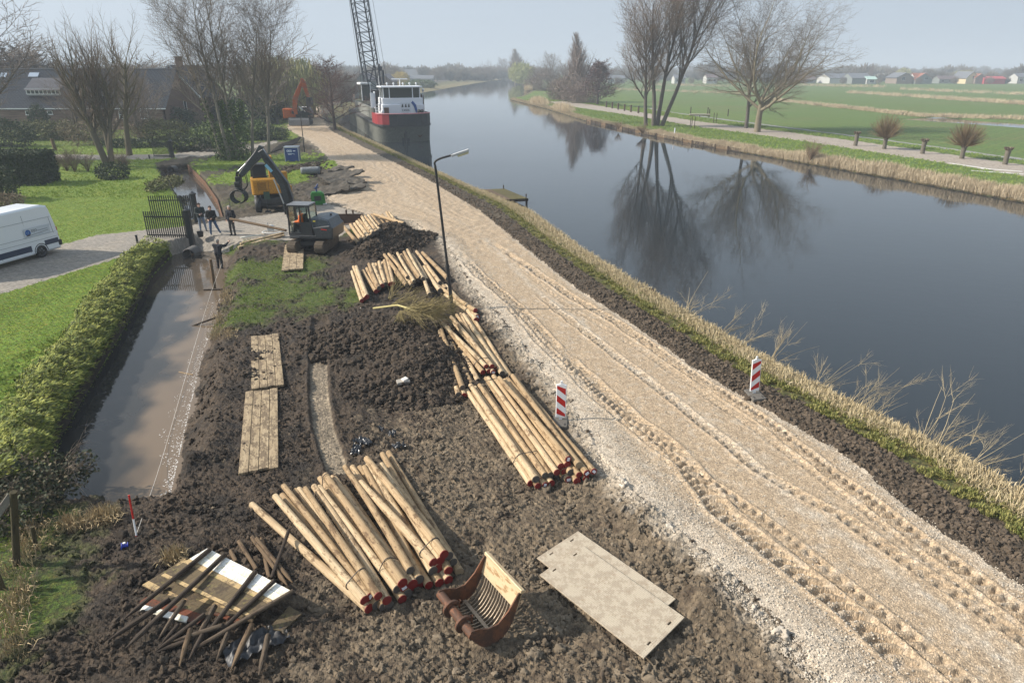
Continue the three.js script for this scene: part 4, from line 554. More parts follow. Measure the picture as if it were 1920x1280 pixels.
{ const b = gp(850, 590, FIELD), z = b.z; streetLamp('dark leaning street lamp beside the pole stacks', b, [rayZ(816, 312, z), rayZ(815, 304, z), rayZ(821, 299, z), rayZ(849, 290, z)], [rayZ(846, 292, z), rayZ(879, 281, z)], .055);
  const c = onLand(570, 280), q = c.z; streetLamp('thin dark street lamp by the orange digger', c, [rayZ(563, 215, q), rayZ(561, 205, q), rayZ(561, 202, q), rayZ(562, 201, q)], [rayZ(560, 199, q), rayZ(567, 207, q)], .05); }
// ---- cut bush on the poles
function shoots(s, r, root, n, dir, len, rad, spread, c, sag = .15, sub = 4) { for (let k = 0; k < n; k++) { const d = dir.clone().addScaledVector(rdir(r), spread).normalize(), l = len * (.5 + .6 * r()), P = [root.clone().add(rdir(r).multiplyScalar(.05))], R = [rad]; for (let i = 1; i <= 4; i++) { d.add(rdir(r).multiplyScalar(.12)); d.y -= sag * .25; d.normalize(); P.push(P[i - 1].clone().addScaledVector(d, l / 4)); R.push(rad * (1 - i * .2)); } s.tube(P, R, 3, jit(c, r, .3)); if (len > .7) for (let m = 0; m < sub; m++) { const i = 1 + Math.floor(r() * 3); shoots(s, r, P[i], 2, d, len * .4, rad * .5, .6, c, sag); } } }
{ const s = new Soup(), r = rng(901), root = atY(700, 578, .3), mid = atY(745, 572, .55); s.tube([root, mid, atY(790, 585, .7)], [.05, .045, .03], 6, [.42, .36, .16]); for (const [u, v, h, n, dx, dy, dz, l] of [[735, 572, .5, 16, 1, .25, -.1, 1.7], [760, 580, .6, 22, .8, .1, .5, 1.6], [780, 585, .6, 24, 1, .15, .2, 1.6], [750, 585, .4, 20, .4, -.05, .9, 1.3], [800, 590, .6, 20, .9, .05, -.3, 1.5], [730, 560, .5, 8, .6, .7, -.4, 1.5]]) shoots(s, r, atY(u, v, h), n, V(dx, dy, dz).normalize(), l, .014, .45, [.27, .22, .1]);
  tag(obj('cut_bush', s.geo(), M.twig), 'felled olive brown bush lying over the pole stack by the lamp', 'brushwood'); }
{ const s = new Soup(), r = rng(903), a = atY(735, 450, .55); for (let k = 0; k < 30; k++) { const p = atY(690 + r() * 95, 432 + r() * 55, .1); shoots(s, r, p, 2, rdir(r, .3), .7, .01, .5, [.13, .1, .075]); } tag(obj('root_tangle', s.geo(), M.twig), 'dark tangle of roots and twigs on the earth heap between pole stacks', 'brushwood'); }
// ---- willow shoots over the river
[[1278, 604, 7], [1345, 632, 4], [1372, 660, 4], [1440, 688, 6], [1520, 738, 6], [1585, 780, 7], [1612, 800, 5], [1720, 852, 6], [1742, 868, 7], [1800, 890, 5], [1880, 945, 4]].forEach(([u, v, n], i) => { const s = new Soup(), r = rng(910 + i), p = gp(u, v, RIVER + .2); shoots(s, r, V(0, 0, 0), n, V(.66, .72, -.2).normalize(), 2.3, .013, .34, [.42, .34, .21], .1, 1); const o = tag(obj('willow_shoots', s.geo(), M.twig), `${ORD[i]} clump of bare willow shoots over the river, counted from the jetty`, 'shoots', 'bare shoots on the near bank'); o.position.copy(p); });
// ---- broken landing stage and jetty
{ const p = gp(1200, 556, RIVER + .3), t = thing('rotten_landing', 'rotten tilted timber box jutting from the near bank', 'landing', p, -.5), m = M.oldWood[1]; for (let i = 0; i < 5; i++) obj('plank', rbox(.22, .05, .95, (i - 2) * .23, .32 - Math.abs(i - 2) * .03, 0, .01, 0, .12, (i - 2) * -.12), m, t); obj('fascia', rbox(1.2, .3, .05, 0, .12, .48, .01, 0, 0, -.1), m, t); obj('fascia', rbox(.05, .3, .95, .58, .1, 0, .01), m, t); for (const s of [-1, 1]) obj('post', bar(V(s * .5, -.7, .4), V(s * .5, .3, .4), .05), m, t); }
{ const y = -.42, A = gp(880, 356, y), B = gp(946, 354, y), Cc = gp(990, 372, y), D = gp(915, 376, y), t = thing('jetty', 'grey green wooden jetty on posts at the near bank', 'jetty', V(A.x, RIVER, A.z)), m = [M.oldWood[0], M.oldWood[2]], n = 22; const moss = mat(C(.3, .29, .17), .95, { map: logTex(.7, [.5, .48, .36], [.7, .66, .5]) });
  for (let i = 0; i < n; i++) { const s = (i + .5) / n, p = A.clone().lerp(B, s).sub(t.position), q = D.clone().lerp(Cc, s).sub(t.position); obj('deck_plank', beam(p, q, A.distanceTo(B) / n * .9, .045), i > 13 || i % 5 === 3 ? moss : m[i % 2], t); }
  const lo = V(0, -.11, 0), f = (a, b, nm) => obj(nm, beam(a.clone().sub(t.position).add(lo), b.clone().sub(t.position).add(lo), .07, .2), M.oldWood[1], t); f(D, Cc, 'fascia_beam'); f(Cc, B, 'fascia_beam'); f(A, B, 'fascia_beam');
  for (const s of [.15, .4, .65, .97]) { const p = D.clone().lerp(Cc, s).sub(t.position); obj('post', bar(V(p.x, -1, p.z - .2), V(p.x, p.y - .05, p.z - .2), .07), M.oldWood[1], t); } for (const p of [B, Cc]) { const q = p.clone().lerp(A, .03).sub(t.position); obj('mooring_post', bar(V(q.x, -1, q.z), V(q.x, q.y + .35, q.z), .045), M.oldWood[1], t); } }
// ---- ditch details
{ const c = [C(.1, .085, .07), C(.13, .11, .09)]; M.board = [mat(C(.3, .26, .22), .95, { map: logTex(.2, [.3, .26, .22], [.5, .44, .37]) }), mat(C(.5, .38, .29), .9, { map: logTex(.6, [.5, .4, .31], [.7, .57, .45]) })];
  function boarding(label, P, y0, y1, m, cap) { const t = thing('ditch_boarding', label, 'boarding', V(P[0].x, DITCH, P[0].z)); for (let i = 0; i + 1 < P.length; i++) { const a = P[i], b = P[i + 1], n = Math.max(1, Math.round(a.distanceTo(b) / 1.3)); for (let k = 0; k < n; k++) { const p = a.clone().lerp(b, k / n).sub(t.position), q = a.clone().lerp(b, (k + 1) / n - .01).sub(t.position); p.y = q.y = (y0 + y1) / 2 - DITCH; obj('board', beam(p, q, .04, y1 - y0), m, t); if (k % 2 === 0) obj('post', bar(V(p.x, y0 - .3 - DITCH, p.z), V(p.x, y1 + .03 - DITCH, p.z), .045), m, t); } if (cap) { const p = a.clone().sub(t.position), q = b.clone().sub(t.position); p.y = q.y = y1 + .02 - DITCH; obj('capping_rail', beam(p, q, .1, .035), m, t); } } return t; }
  const at = (L, y) => L.map(([u, v]) => gp(u, v, y)); boarding('dark timber boarding below the hedge along the near ditch', at([[100, 850], [112, 820], [175, 712], [235, 610], [282, 520], [318, 482]], DITCH), -1.2, -.52, M.board[0], true); boarding('orange brown timber boarding on the site side of the far ditch', at([[353, 318], [385, 351], [408, 386], [418, 420]], DITCH), -1.2, -.4, M.board[1], true); boarding('low timber boarding closing the near end of the ditch', at([[180, 966], [310, 951]], DITCH), -1.2, -.72, M.oldWood[0] && M.board[0], true); boarding('dark timber boarding closing the far end of the far ditch', at([[298, 322], [353, 316]], DITCH), -1.2, -.5, M.board[0], false);
  for (const [u, v, lab, r] of [[357, 476, 'concrete culvert pipe under the driveway at the near ditch', .38], [322, 318, 'dark culvert pipe at the end of the far ditch', .4]]) { const p = gp(u, v, DITCH + .2), g = lathe([[r * .85, 0], [r * .85, .9], [r, .9], [r, 0], [r * .85, 0]], 22).rotateX(Math.PI / 2); const o = tag(obj('culvert_pipe', g, mat(C(.1, .095, .09), .9)), lab, 'pipe'); o.position.set(p.x, p.y, p.z - .6); }
  // stakes and sticks in the water
  const w = (u, v, y) => gp(u, v, DITCH + y); const T0 = gp(401, 541, DITCH), tp = rayZ(394, 486, T0.z); stake('marker_post', 'brown timber post standing in the near ditch', 'post', null, V(T0.x, -1.3, T0.z), tp, .085, M.oldWood[2], false); const cb = thing('floating_board', 'dark board floating at the foot of the ditch post', 'board', w(400, 543, .01)); obj('plank', rbox(.95, .05, .14, 0, .02, 0, .01, .1), M.oldWood[1], cb);
  stake('drifting_pole', 'dark pole half sunk in the ditch', 'pole', null, w(405, 595, .25), w(352, 614, -.06), .04, M.oldWood[1]); stake('drifting_stick', 'pale stick floating in the ditch', 'stick', null, w(335, 697, .01), w(361, 702, .02), .018, M.log[1], false);
  // ranging pole, twine, reel
  const rb = atY(256, 1008, 0), rt = rayZ(241, 928, rb.z - .1), rp = thing('ranging_pole', 'red and white ranging pole stuck in the earth by the ditch', 'pole', rb), d = rt.clone().sub(rb); rp.quaternion.copy(quatTo(d)); const l = d.length(); obj('red_segment', bar(V(0, l * .45, 0), V(0, l, 0), .02, .02, 10), M.red, rp); obj('white_segment', bar(V(0, l * .06, 0), V(0, l * .45, 0), .02, .02, 10), M.white, rp); obj('red_tip', bar(V(0, -.15, 0), V(0, l * .06, 0), .01, .022, 10), M.red, rp);
  const tw = [rb.clone().add(V(.02, .12, 0)), gp(300, 870, DITCH + .12), gp(355, 680, DITCH + .1), gp(398, 540, DITCH + .3), gp(415, 495, DITCH + .9)]; tag(obj('setting_out_line', tube(tw, .005, 60, 4), mat(C(.75, .72, .66), .8)), 'thin white line stretched along the ditch from the ranging pole', 'line');
  const sp = thing('line_reel', 'blue line reel lying on the earth by the ranging pole', 'reel', atY(233, 1023, .05), .5); const blue = mat(C(.02, .04, .35), .4); const sg = lathe([[0, -.07], [.075, -.07], [.075, -.05], [.04, -.045], [.04, .045], [.075, .05], [.075, .07], [0, .07]], 16).rotateZ(1.4); obj('spool', sg, blue, sp); obj('white_label', box(.05, .012, .05, 0, .075, 0, .4), M.white, sp);
  // foam flecks along the dug bank
  M.foam = mat(C(.75, .72, .68), .9); scatter('foam', 'white foam flecks floating along the dug side of the ditch', 'foam', new THREE.CircleGeometry(.03, 6).rotateX(-Math.PI / 2), M.foam, 900, (r) => { const t = r(), v = lerp(945, 560, t), z = gp(380, v, DITCH).z, x0 = border([[425, 505], [408, 600], [385, 655], [352, 800], [318, 955]], DITCH)(z); const x = x0 - .08 - .9 * r() ** 2.5 * (.5 + .5 * n2(z * .8, 1)); return { p: V(x, DITCH + .004, z), s: V(.2 + .8 * r() * r(), 1, .3 + .8 * r() * r()) }; }, 950); }
// ---- old fence at the left edge
{ const f = thing('wire_fence', 'mossy post and wire fence at the left edge', 'fence', atY(26, 1058, 0)), o = f.position, L = (u, v, z) => rayZ(u, v, z).sub(o), z = o.z; M.moss = mat(C(.26, .24, .17), .95, { map: logTex(.9, [.45, .42, .33], [.66, .62, .5]) }); obj('post', bar(V(-.02, -.3, 0), L(24, 922, z), .075, .068, 10), M.moss, f); obj('post', bar(V(.12, -.3, -.5), V(.16, .55, -.55), .05, .045, 9), M.moss, f); const p2 = atY(6, 1105, 0).sub(o); obj('post', bar(p2.clone().add(V(0, -.3, 0)), p2.clone().add(V(-.05, .75, 0)), .06, .055, 9), M.moss, f); const a = L(20, 928, z), b = L(-60, 1040, z + .6); obj('top_rail', beam(a, b, .03, .14), mat(C(.5, .49, .46), .8, { map: logTex(.4, [.6, .58, .54], [.8, .78, .74]) }), f); for (let k = 0; k < 6; k++) obj('wire', bar(V(-.02, .1 + k * .13, 0), V(-1.3, .0 + k * .13, .75), .006, .006, 4), M.wire, f); }
// ---- litter: rubble lump, black plastic scraps
{ const o = thing('rubble_slab', 'white broken slab lying on the turned earth', 'rubble', atY(756, 717, .05), .3); obj('slab', rbox(.42, .1, .24, 0, .04, 0, .02, 0, .1, .08), mat(C(.6, .55, .48), .9, { map: rep(T.grain, 2) }), o); obj('mortar', rbox(.2, .07, .16, .05, .12, .02, .02, .5, .2, .1), mat(C(.7, .66, .6), .9), o);
  [[668, 845, .25], [680, 830, .3], [748, 838, .22], [735, 815, .18], [715, 806, .12]].forEach(([u, v, s], i) => { const g = new THREE.PlaneGeometry(s, s * 1.6, 10, 14).rotateX(-Math.PI / 2), a = g.attributes.position; for (let k = 0; k < a.count; k++) a.setY(k, .03 + .09 * (n2(a.getX(k) * 9 + i * 7, a.getZ(k) * 9) + .3)); g.computeVertexNormals(); const q = tag(obj('plastic_scrap', g, mat(C(.035, .037, .042), .25)), `${ORD[i]} scrap of black plastic from the nearest stack towards the road`, 'plastic', 'black plastic scraps in the mud'); q.position.copy(atY(u, v, .02)); q.rotation.y = i; }); }
// ---------------------------------------------------------------- machines and site gear
const paint = (c, rough = .45, k = 1) => mat(c, rough, { metalness: .1, map: rep(T.grain, k) });
M.dark = paint(C(.05, .055, .06), .5); M.black = mat(C(.022, .022, .024), .6); M.grey = paint(C(.085, .095, .105), .45); M.steel = mat(C(.55, .55, .56), .3, { metalness: .8 }); M.yellow = paint(C(.72, .34, .02), .45); M.orange = paint(C(.75, .16, .02), .45); M.green = paint(C(.05, .36, .05), .5); M.blue = paint(C(.03, .1, .34), .5); M.rust = paint(C(.17, .1, .065), .85, 2); M.mudTrack = mat(C(.24, .19, .14), .95, { map: T.mud });
M.glass = new THREE.MeshPhysicalMaterial({ color: C(.9, .95, .93), roughness: .03, transmission: 1, thickness: 0, ior: 1.5, side: THREE.DoubleSide }); M.darkGlass = new THREE.MeshPhysicalMaterial({ color: C(.03, .035, .04), roughness: .06, ior: 1.5 });
function arm(pts, w, depth, bevel = .02) { // plate girder through points in x,y with widths, thick along z
  const L = [], R = []; pts.forEach((p, i) => { const a = pts[Math.max(0, i - 1)], b = pts[Math.min(pts.length - 1, i + 1)], d = Math.hypot(b[0] - a[0], b[1] - a[1]), nx = -(b[1] - a[1]) / d, ny = (b[0] - a[0]) / d; L.push([p[0] + nx * w[i] / 2, p[1] + ny * w[i] / 2]); R.push([p[0] - nx * w[i] / 2, p[1] - ny * w[i] / 2]); }); return prism([...L, ...R.reverse()], depth, bevel); }
function ram(parent, p, q, r, name = 'hydraulic_ram', split = .55) { const g = part(parent, name), m = p.clone().lerp(q, split); obj('barrel', bar(p, m, r, r, 10), M.dark, g); obj('rod', bar(m, q, r * .55, r * .55, 8), M.steel, g); }
function track(parent, len, h, w, x, z, m) { const r = h / 2, s = new THREE.Shape(); s.moveTo(-len / 2 + r, 0); s.lineTo(len / 2 - r, 0); s.absarc(len / 2 - r, r, r, -Math.PI / 2, Math.PI / 2); s.lineTo(-len / 2 + r, h); s.absarc(-len / 2 + r, r, r, Math.PI / 2, Math.PI * 1.5); const g = part(parent, 'track'); g.position.set(x, 0, z); obj('belt', new THREE.ExtrudeGeometry(s, { depth: w, bevelEnabled: true, bevelSize: .02, bevelThickness: .02, bevelSegments: 1, curveSegments: 8 }).translate(0, 0, -w / 2), m, g);
  const G = [], n = Math.round((2 * (len - h) + Math.PI * h) / .16), per = 2 * (len - h) + Math.PI * h; for (let i = 0; i < n; i++) { let t = i / n * per, px, py, a; const st = len - h; if (t < st) { px = -st / 2 + t; py = h; a = 0; } else if (t < st + Math.PI * r) { const k = (t - st) / r; px = st / 2 + Math.sin(k) * r; py = r + Math.cos(k) * r; a = -k; } else if (t < 2 * st + Math.PI * r) { px = st / 2 - (t - st - Math.PI * r); py = 0; a = 0; } else { const k = (t - 2 * st - Math.PI * r) / r; px = -st / 2 - Math.sin(k) * r; py = r - Math.cos(k) * r; a = -k; } G.push(box(.07, .05, w * .98, px, py, 0, 0, 0, a)); } obj('tread_lugs', G, m, g);
  for (const s2 of [-1, 1]) obj('sprocket', new THREE.CylinderGeometry(r * .72, r * .72, w + .06, 14).rotateX(Math.PI / 2).translate(s2 * (len / 2 - r), r, 0), M.black, g); }
// grey crawler digger, facing the ditch
{ const base = gp(588, 466, -.25); const t = thing('crawler_excavator', 'dark grey crawler digger with raised boom and grapple beside the driveway', 'excavator', base, 0);
  const tk = part(t, 'undercarriage'); // tracks point at the camera
  { const g = new THREE.Group(); } 
  const trk = (x) => { const h = new THREE.Group(); h.name = 'track_unit'; h.rotation.y = Math.PI / 2 - .12; h.position.set(x, .04, .1); t.add(h); const o = h; track1(o); };
  function track1(o) { const len = 2.6, h = .62, w = .46, r = h / 2, s = new THREE.Shape(); s.moveTo(-len / 2 + r, 0); s.lineTo(len / 2 - r, 0); s.absarc(len / 2 - r, r, r, -Math.PI / 2, Math.PI / 2); s.lineTo(-len / 2 + r, h); s.absarc(-len / 2 + r, r, r, Math.PI / 2, Math.PI * 1.5); obj('belt', new THREE.ExtrudeGeometry(s, { depth: w, bevelEnabled: true, bevelSize: .02, bevelThickness: .02, bevelSegments: 1, curveSegments: 8 }).translate(0, 0, -w / 2), M.mudTrack, o); const G = []; for (let i = 0; i < 15; i++) { const k = i / 15 * Math.PI * 2; } for (let i = 0; i < 13; i++) for (const y of [0, h]) G.push(box(.06, .05, w, -1.0 + i * .165, y, 0)); for (const e of [-1, 1]) for (let k = -2; k <= 2; k++) { const a = k * .55; G.push(box(.05, .07, w, e * (len / 2 - r + Math.cos(a) * r), r + Math.sin(a) * r, 0, 0, 0, 0)); } obj('tread_lugs', G, M.mudTrack, o); }
  trk(-.72); trk(.82);
  obj('axle_frame', join([rbox(1.2, .3, 1.2, .05, .45, .1, .05), new THREE.CylinderGeometry(.5, .55, .25, 20).translate(.05, .68, 0)]), M.black, tk);
  obj('dozer_blade', rbox(1.9, .45, .06, .05, .4, -1.45, .02), M.dark, tk);
  const up = part(t, 'superstructure'); up.position.set(.05, .8, 0); up.rotation.y = Math.PI - .1; // local +x looks over the ditch, +z away from the camera
  obj('deck', rbox(2.5, .2, 1.95, -.25, .1, 0, .05), M.dark, up);
  obj('counterweight', prism([[-1.45, .15], [-.55, .15], [-.5, .5], [-.45, .6], [-1.35, .72], [-1.5, .6]], 1.96, .06), M.grey, up); obj('engine_hood', prism([[-1.4, .7], [-.42, .6], [-.3, 1.05], [-.9, 1.12], [-1.25, 1.02]], 1.84, .07), paint(C(.12, .15, .18), .35), up);
  obj('exhaust', bar(V(-1.1, 1.05, .2), V(-1.1, 1.22, .2), .06), M.black, up); obj('tail_light', box(.32, .06, .01, -1.05, .55, -.985, 0, 0, .12), mat(C(.55, .03, .02), .4), up);
  for (let k = 0; k < 5; k++) obj('vent_slot', box(.1, .02, .012, -.5, .66 + k * .06, -.935), M.black, up); obj('warning_label', box(.14, .07, .01, -.52, 1.0, -.93), mat(C(.7, .55, .05), .5), up);
  // cab on the camera side
  const cab = part(up, 'cab'); cab.position.set(.32, .2, -.42); const cw = 1.35, cd = .98, ch = 1.62, px = [-.68, -.05, .66];
  const po = (x0, y0, x1, y1, z, w = .07) => beam(V(x0, y0, z), V(x1, y1, z), w, w); const fr = []; for (const z of [-cd / 2, cd / 2]) fr.push(po(-.66, 0, -.58, ch, z), po(-.05, 0, -.05, ch, z, .06), po(.66, 0, .6, ch, z), po(-.66, .03, .66, .03, z), po(-.58, ch, .6, ch, z), po(-.66, .7, -.05, .7, z, .05)); for (const [x, y] of [[-.66, .03], [.66, .03], [-.58, ch], [.6, ch]]) fr.push(beam(V(x, y, -cd / 2), V(x, y, cd / 2), .07, .07)); obj('cab_frame', fr, M.black, cab);
  obj('roof', rbox(1.3, .09, 1.02, .01, ch + .04, 0, .04), paint(C(.3, .32, .35), .5), cab); obj('floor', box(1.3, .05, .95, 0, .05, 0), M.black, cab); obj('door_panel', box(.56, .66, .03, -.35, .37, -cd / 2 - .005), M.dark, cab); obj('far_wall', box(.56, .66, .03, -.35, .37, cd / 2), M.dark, cab);
  const gl = (n, w, h, x, y, z, ry = 0) => obj(n, box(w, h, .008, x, y, z, ry), M.glass, cab); gl('side_window', .5, .82, -.31, 1.14, -cd / 2); gl('far_window', .5, .82, -.31, 1.14, cd / 2); gl('far_window', .58, 1.45, .3, .85, cd / 2); gl('windscreen', .88, 1.45, .64, .85, 0, Math.PI / 2); gl('rear_window', .86, .8, -.62, 1.15, 0, Math.PI / 2);
  obj('seat', join([rbox(.46, .14, .46, .1, .48, 0, .05), rbox(.14, .62, .44, -.14, .8, 0, .05), box(.3, .35, .3, .08, .24, 0)]), M.black, cab); obj('console', join([rbox(.35, .12, .12, .05, .58, -.3, .03), bar(V(.12, .6, -.3), V(.15, .78, -.3), .02)]), M.black, cab); obj('step', rbox(1.0, .05, .14, .55, -.1, -.62, .015), M.grey, cab); obj('mirror', rbox(.03, .26, .16, .72, 1.3, -.6, .02), M.black, cab);
  t.updateMatrixWorld(true); t.attach(cab);
  // boom in the upright plane behind the cab
  const bz = base.z - .55, Q = (u, v) => { const p = rayZ(u, v, bz); return [p.x - base.x, p.y - base.y]; }, z0 = -.55, F = (u, v) => { const q = Q(u, v); return V(q[0], q[1], z0); };
  const boom = part(t, 'boom'); obj('main_boom', arm([Q(552, 420), Q(546, 400), Q(541, 372), Q(532, 344), Q(512, 316), Q(489, 282)], [.45, .5, .5, .46, .38, .26], .3).translate(0, 0, z0), M.grey, boom); obj('logo_panel', arm([Q(499, 308), Q(511, 321)], [.17, .17], .004, 0).translate(0, 0, z0 + .155), mat(C(.2, .45, .62), .5), boom); obj('swing_bracket', rbox(.5, .7, .5, Q(556, 428)[0], .95, z0, .06), M.black, boom);
  const st = part(t, 'stick'); obj('dipper', arm([Q(489, 274), Q(486, 288), Q(470, 306), Q(452, 328)], [.2, .44, .34, .22], .24).translate(0, 0, z0), M.grey, st); obj('linkage', join([beam(F(446, 322), F(452, 333), .1, .1), beam(F(444, 322), F(443, 336), .16, .08), rbox(.32, .4, .3, Q(447, 337)[0], Q(447, 337)[1], z0, .05)]), M.dark, st);
  ram(t, F(534, 348), F(492, 278), .07, 'stick_ram', .6); ram(t, F(552, 425).add(V(0, 0, .2)), F(515, 335).add(V(0, 0, .2)), .075, 'boom_ram', .5); ram(t, F(478, 288), F(446, 321), .06, 'grapple_ram', .55);
  const gr = part(t, 'grapple'); const gc = F(448, 368), ro = F(446, 345); obj('rotator', join([rbox(.36, .3, .36, ro.x, ro.y, z0, .06), new THREE.CylinderGeometry(.2, .24, .22, 14).translate(F(447, 354).x, F(447, 354).y, z0)]), M.black, gr); for (let k = 0; k < 5; k++) for (const s of [-1, 1]) { const z = z0 + (k - 2) * .12, pts = []; for (let a = 0; a <= 6; a++) { const th = Math.PI / 2 - s * a / 6 * 2.95; pts.push(V(gc.x + Math.cos(th) * .42, gc.y + Math.sin(th) * .36, z + (k % 2) * .02)); } obj('tine', tube(pts, .035, 14, 5), k === 0 || k === 4 ? M.dark : M.grey, gr); } obj('claw_shell', new THREE.CylinderGeometry(.4, .4, .6, 16, 1, true, .3, 4.2).rotateX(Math.PI / 2).translate(gc.x, gc.y, z0), paint(C(.32, .3, .24), .6), gr);
  for (const [a, b, c] of [[[462, 322], [466, 345], [458, 358]], [[460, 325], [464, 348], [452, 357]]]) obj('hydraulic_hose', tube([F(...a), F(...b), F(...c)].map((p) => p.add(V(0, 0, .15))), .022, 16, 5), M.black, gr);
  for (const k of [0, 1, 2]) obj('hydraulic_hose', tube([F(545 + k * 2, 400), F(541 + k * 2, 360), F(520, 318 - k), F(492, 290)].map((p) => p.add(V(0, 0, .2 + k * .02))), .018, 24, 5), M.black, boom);
}
// yellow wheeled digger behind the boom
{ const b = onLand(512, 396), t = thing('wheeled_excavator', 'yellow wheeled digger seen from behind, standing on the grass', 'excavator', b, .35); obj('chassis', join([rbox(1.5, .45, 2.8, 0, .85, -.8, .08), box(2.0, .25, .3, 0, .6, .3), box(2.0, .25, .3, 0, .6, -1.9)]), M.dark, t);
  for (const [x, z] of [[-.95, .3], [.95, .3], [-.95, -1.9], [.95, -1.9]]) { const w = part(t, 'wheel'); w.position.set(x, .55, z); obj('tyre', new THREE.TorusGeometry(.4, .16, 10, 22).rotateY(Math.PI / 2).scale(1.5, 1, 1), M.black, w); obj('rim', new THREE.CylinderGeometry(.3, .3, .26, 16).rotateZ(Math.PI / 2), paint(C(.35, .28, .14), .7), w); }
  const s = part(t, 'superstructure'); s.position.set(0, 1.3, -.8); s.rotation.y = .1; obj('counterweight', prism([[-1.25, .1], [1.25, .1], [1.25, .45], [.3, .55], [.2, 1.0], [-1.25, 1.0]], .9, .08).translate(0, 0, .95), M.yellow, s); obj('side_box', rbox(.95, .95, 1.5, -.75, .55, .1, .07), M.yellow, s); obj('tool_box', rbox(.5, .8, .5, 1.05, .95, -.2, .06), M.yellow, s); obj('grille', box(.6, .55, .02, -.7, .6, 1.41), paint(C(.42, .2, .01), .6), s); obj('panel_seam', box(.02, .75, .02, -.25, .58, 1.41), M.black, s); obj('deck', rbox(2.3, .15, 2.4, 0, .08, .1, .04), M.black, s);
  const c = part(s, 'cab'); c.position.set(-.65, 1.0, -.2); const f = []; for (const x of [-.45, .45]) for (const z of [-.6, .55]) f.push(beam(V(x, 0, z), V(x * .93, .95, z * .9), .07, .07)); obj('cab_frame', f, M.black, c); obj('roof', rbox(1.0, .08, 1.2, 0, .97, 0, .03), M.dark, c); obj('cab_glass', box(.84, .9, 1.1, 0, .48, 0), M.darkGlass, c); obj('boom_foot', arm([[0, 0], [.1, 1.3], [-.1, 2.0]], [.5, .45, .3], .3).rotateY(Math.PI / 2).translate(.3, .4, -.9), M.yellow, s);  t.updateMatrixWorld(true); t.attach(c); }
// orange digger far up the road
{ const b = onLand(562, 236), z = b.z - 1.2, t = thing('crawler_excavator', 'orange crawler digger with bent boom and grey blade, far up the haul road', 'excavator', b), Q = (u, v) => { const p = rayZ(u, v, z); return [p.x - b.x, p.y - b.y]; }, Fq = (u, v) => { const q = Q(u, v); return V(q[0], q[1], -1.2); };
  for (const x of [-1.3, 1.0]) { const o = part(t, 'track'); obj('belt', rbox(.6, .9, 3.8, x, .45, -2.2, .3), M.black, o); obj('sprocket', new THREE.CylinderGeometry(.3, .3, .66, 12).rotateZ(Math.PI / 2).translate(x, .45, -.7), M.dark, o); } obj('dozer_blade', prism([[0, 0], [.2, .1], [.12, .9], [0, 1.25], [-.12, 1.2], [-.02, .6]], 3.5, .02).rotateY(-Math.PI / 2).translate(0, .05, .2), paint(C(.3, .31, .33), .6), t); obj('axle_frame', rbox(2, .6, 2, -.1, .7, -2.2, .1), M.black, t);
  const u = part(t, 'superstructure'); obj('counterweight', prism([[-2.9, 1.3], [-1.0, 1.3], [-1.0, 1.7], [-1.7, 1.9], [-1.75, 2.6], [-2.9, 2.7]], 2.5, .1).translate(0, 0, -2.2), M.orange, u); obj('deck', rbox(3.6, .35, 2.6, -.4, 1.2, -2.2, .08), M.black, u); obj('engine_hood', rbox(1.9, .9, 2.3, -.6, 1.9, -2.3, .1), M.dark, u); const c = part(t, 'cab'); obj('cab_body', prism([[.3, 1.3], [2.0, 1.3], [2.1, 2.1], [1.6, 3.0], [.4, 3.0]], 1.1, .06).translate(0, 0, -1.3), M.darkGlass, c); obj('roof', rbox(1.4, .1, 1.15, 1.0, 3.05, -1.3, .04), M.white, c); obj('work_light_bar', beam(V(.3, 3.0, -.7), V(1.0, 2.3, -.68), .12, .05), M.white, c);
  obj('main_boom', arm([Q(555, 214), Q(553, 200), Q(553, 186), Q(559, 170), Q(566, 153)], [.5, .7, .75, .6, .4], .4).translate(0, 0, -1.2), M.orange, t); obj('stick', arm([Q(565, 147), Q(568, 154), Q(573, 168), Q(578, 183)], [.35, .8, .55, .4], .36).translate(0, 0, -1.2), M.orange, t); obj('bucket', prism([Q(576, 182), Q(583, 183), Q(585, 194), Q(578, 203), Q(575, 192)], 1.2, .05).translate(0, 0, -1.2), M.black, t); ram(t, Fq(558, 170), Fq(567, 149), .1, 'stick_ram'); ram(t, Fq(571, 156), Fq(579, 182), .09, 'bucket_ram', .6); ram(t, Fq(557, 210), Fq(556, 184), .1, 'boom_ram'); obj('hydraulic_hose', tube([Fq(566, 186), Fq(572, 182), Fq(577, 181)], .05, 8, 5), M.black, t); }
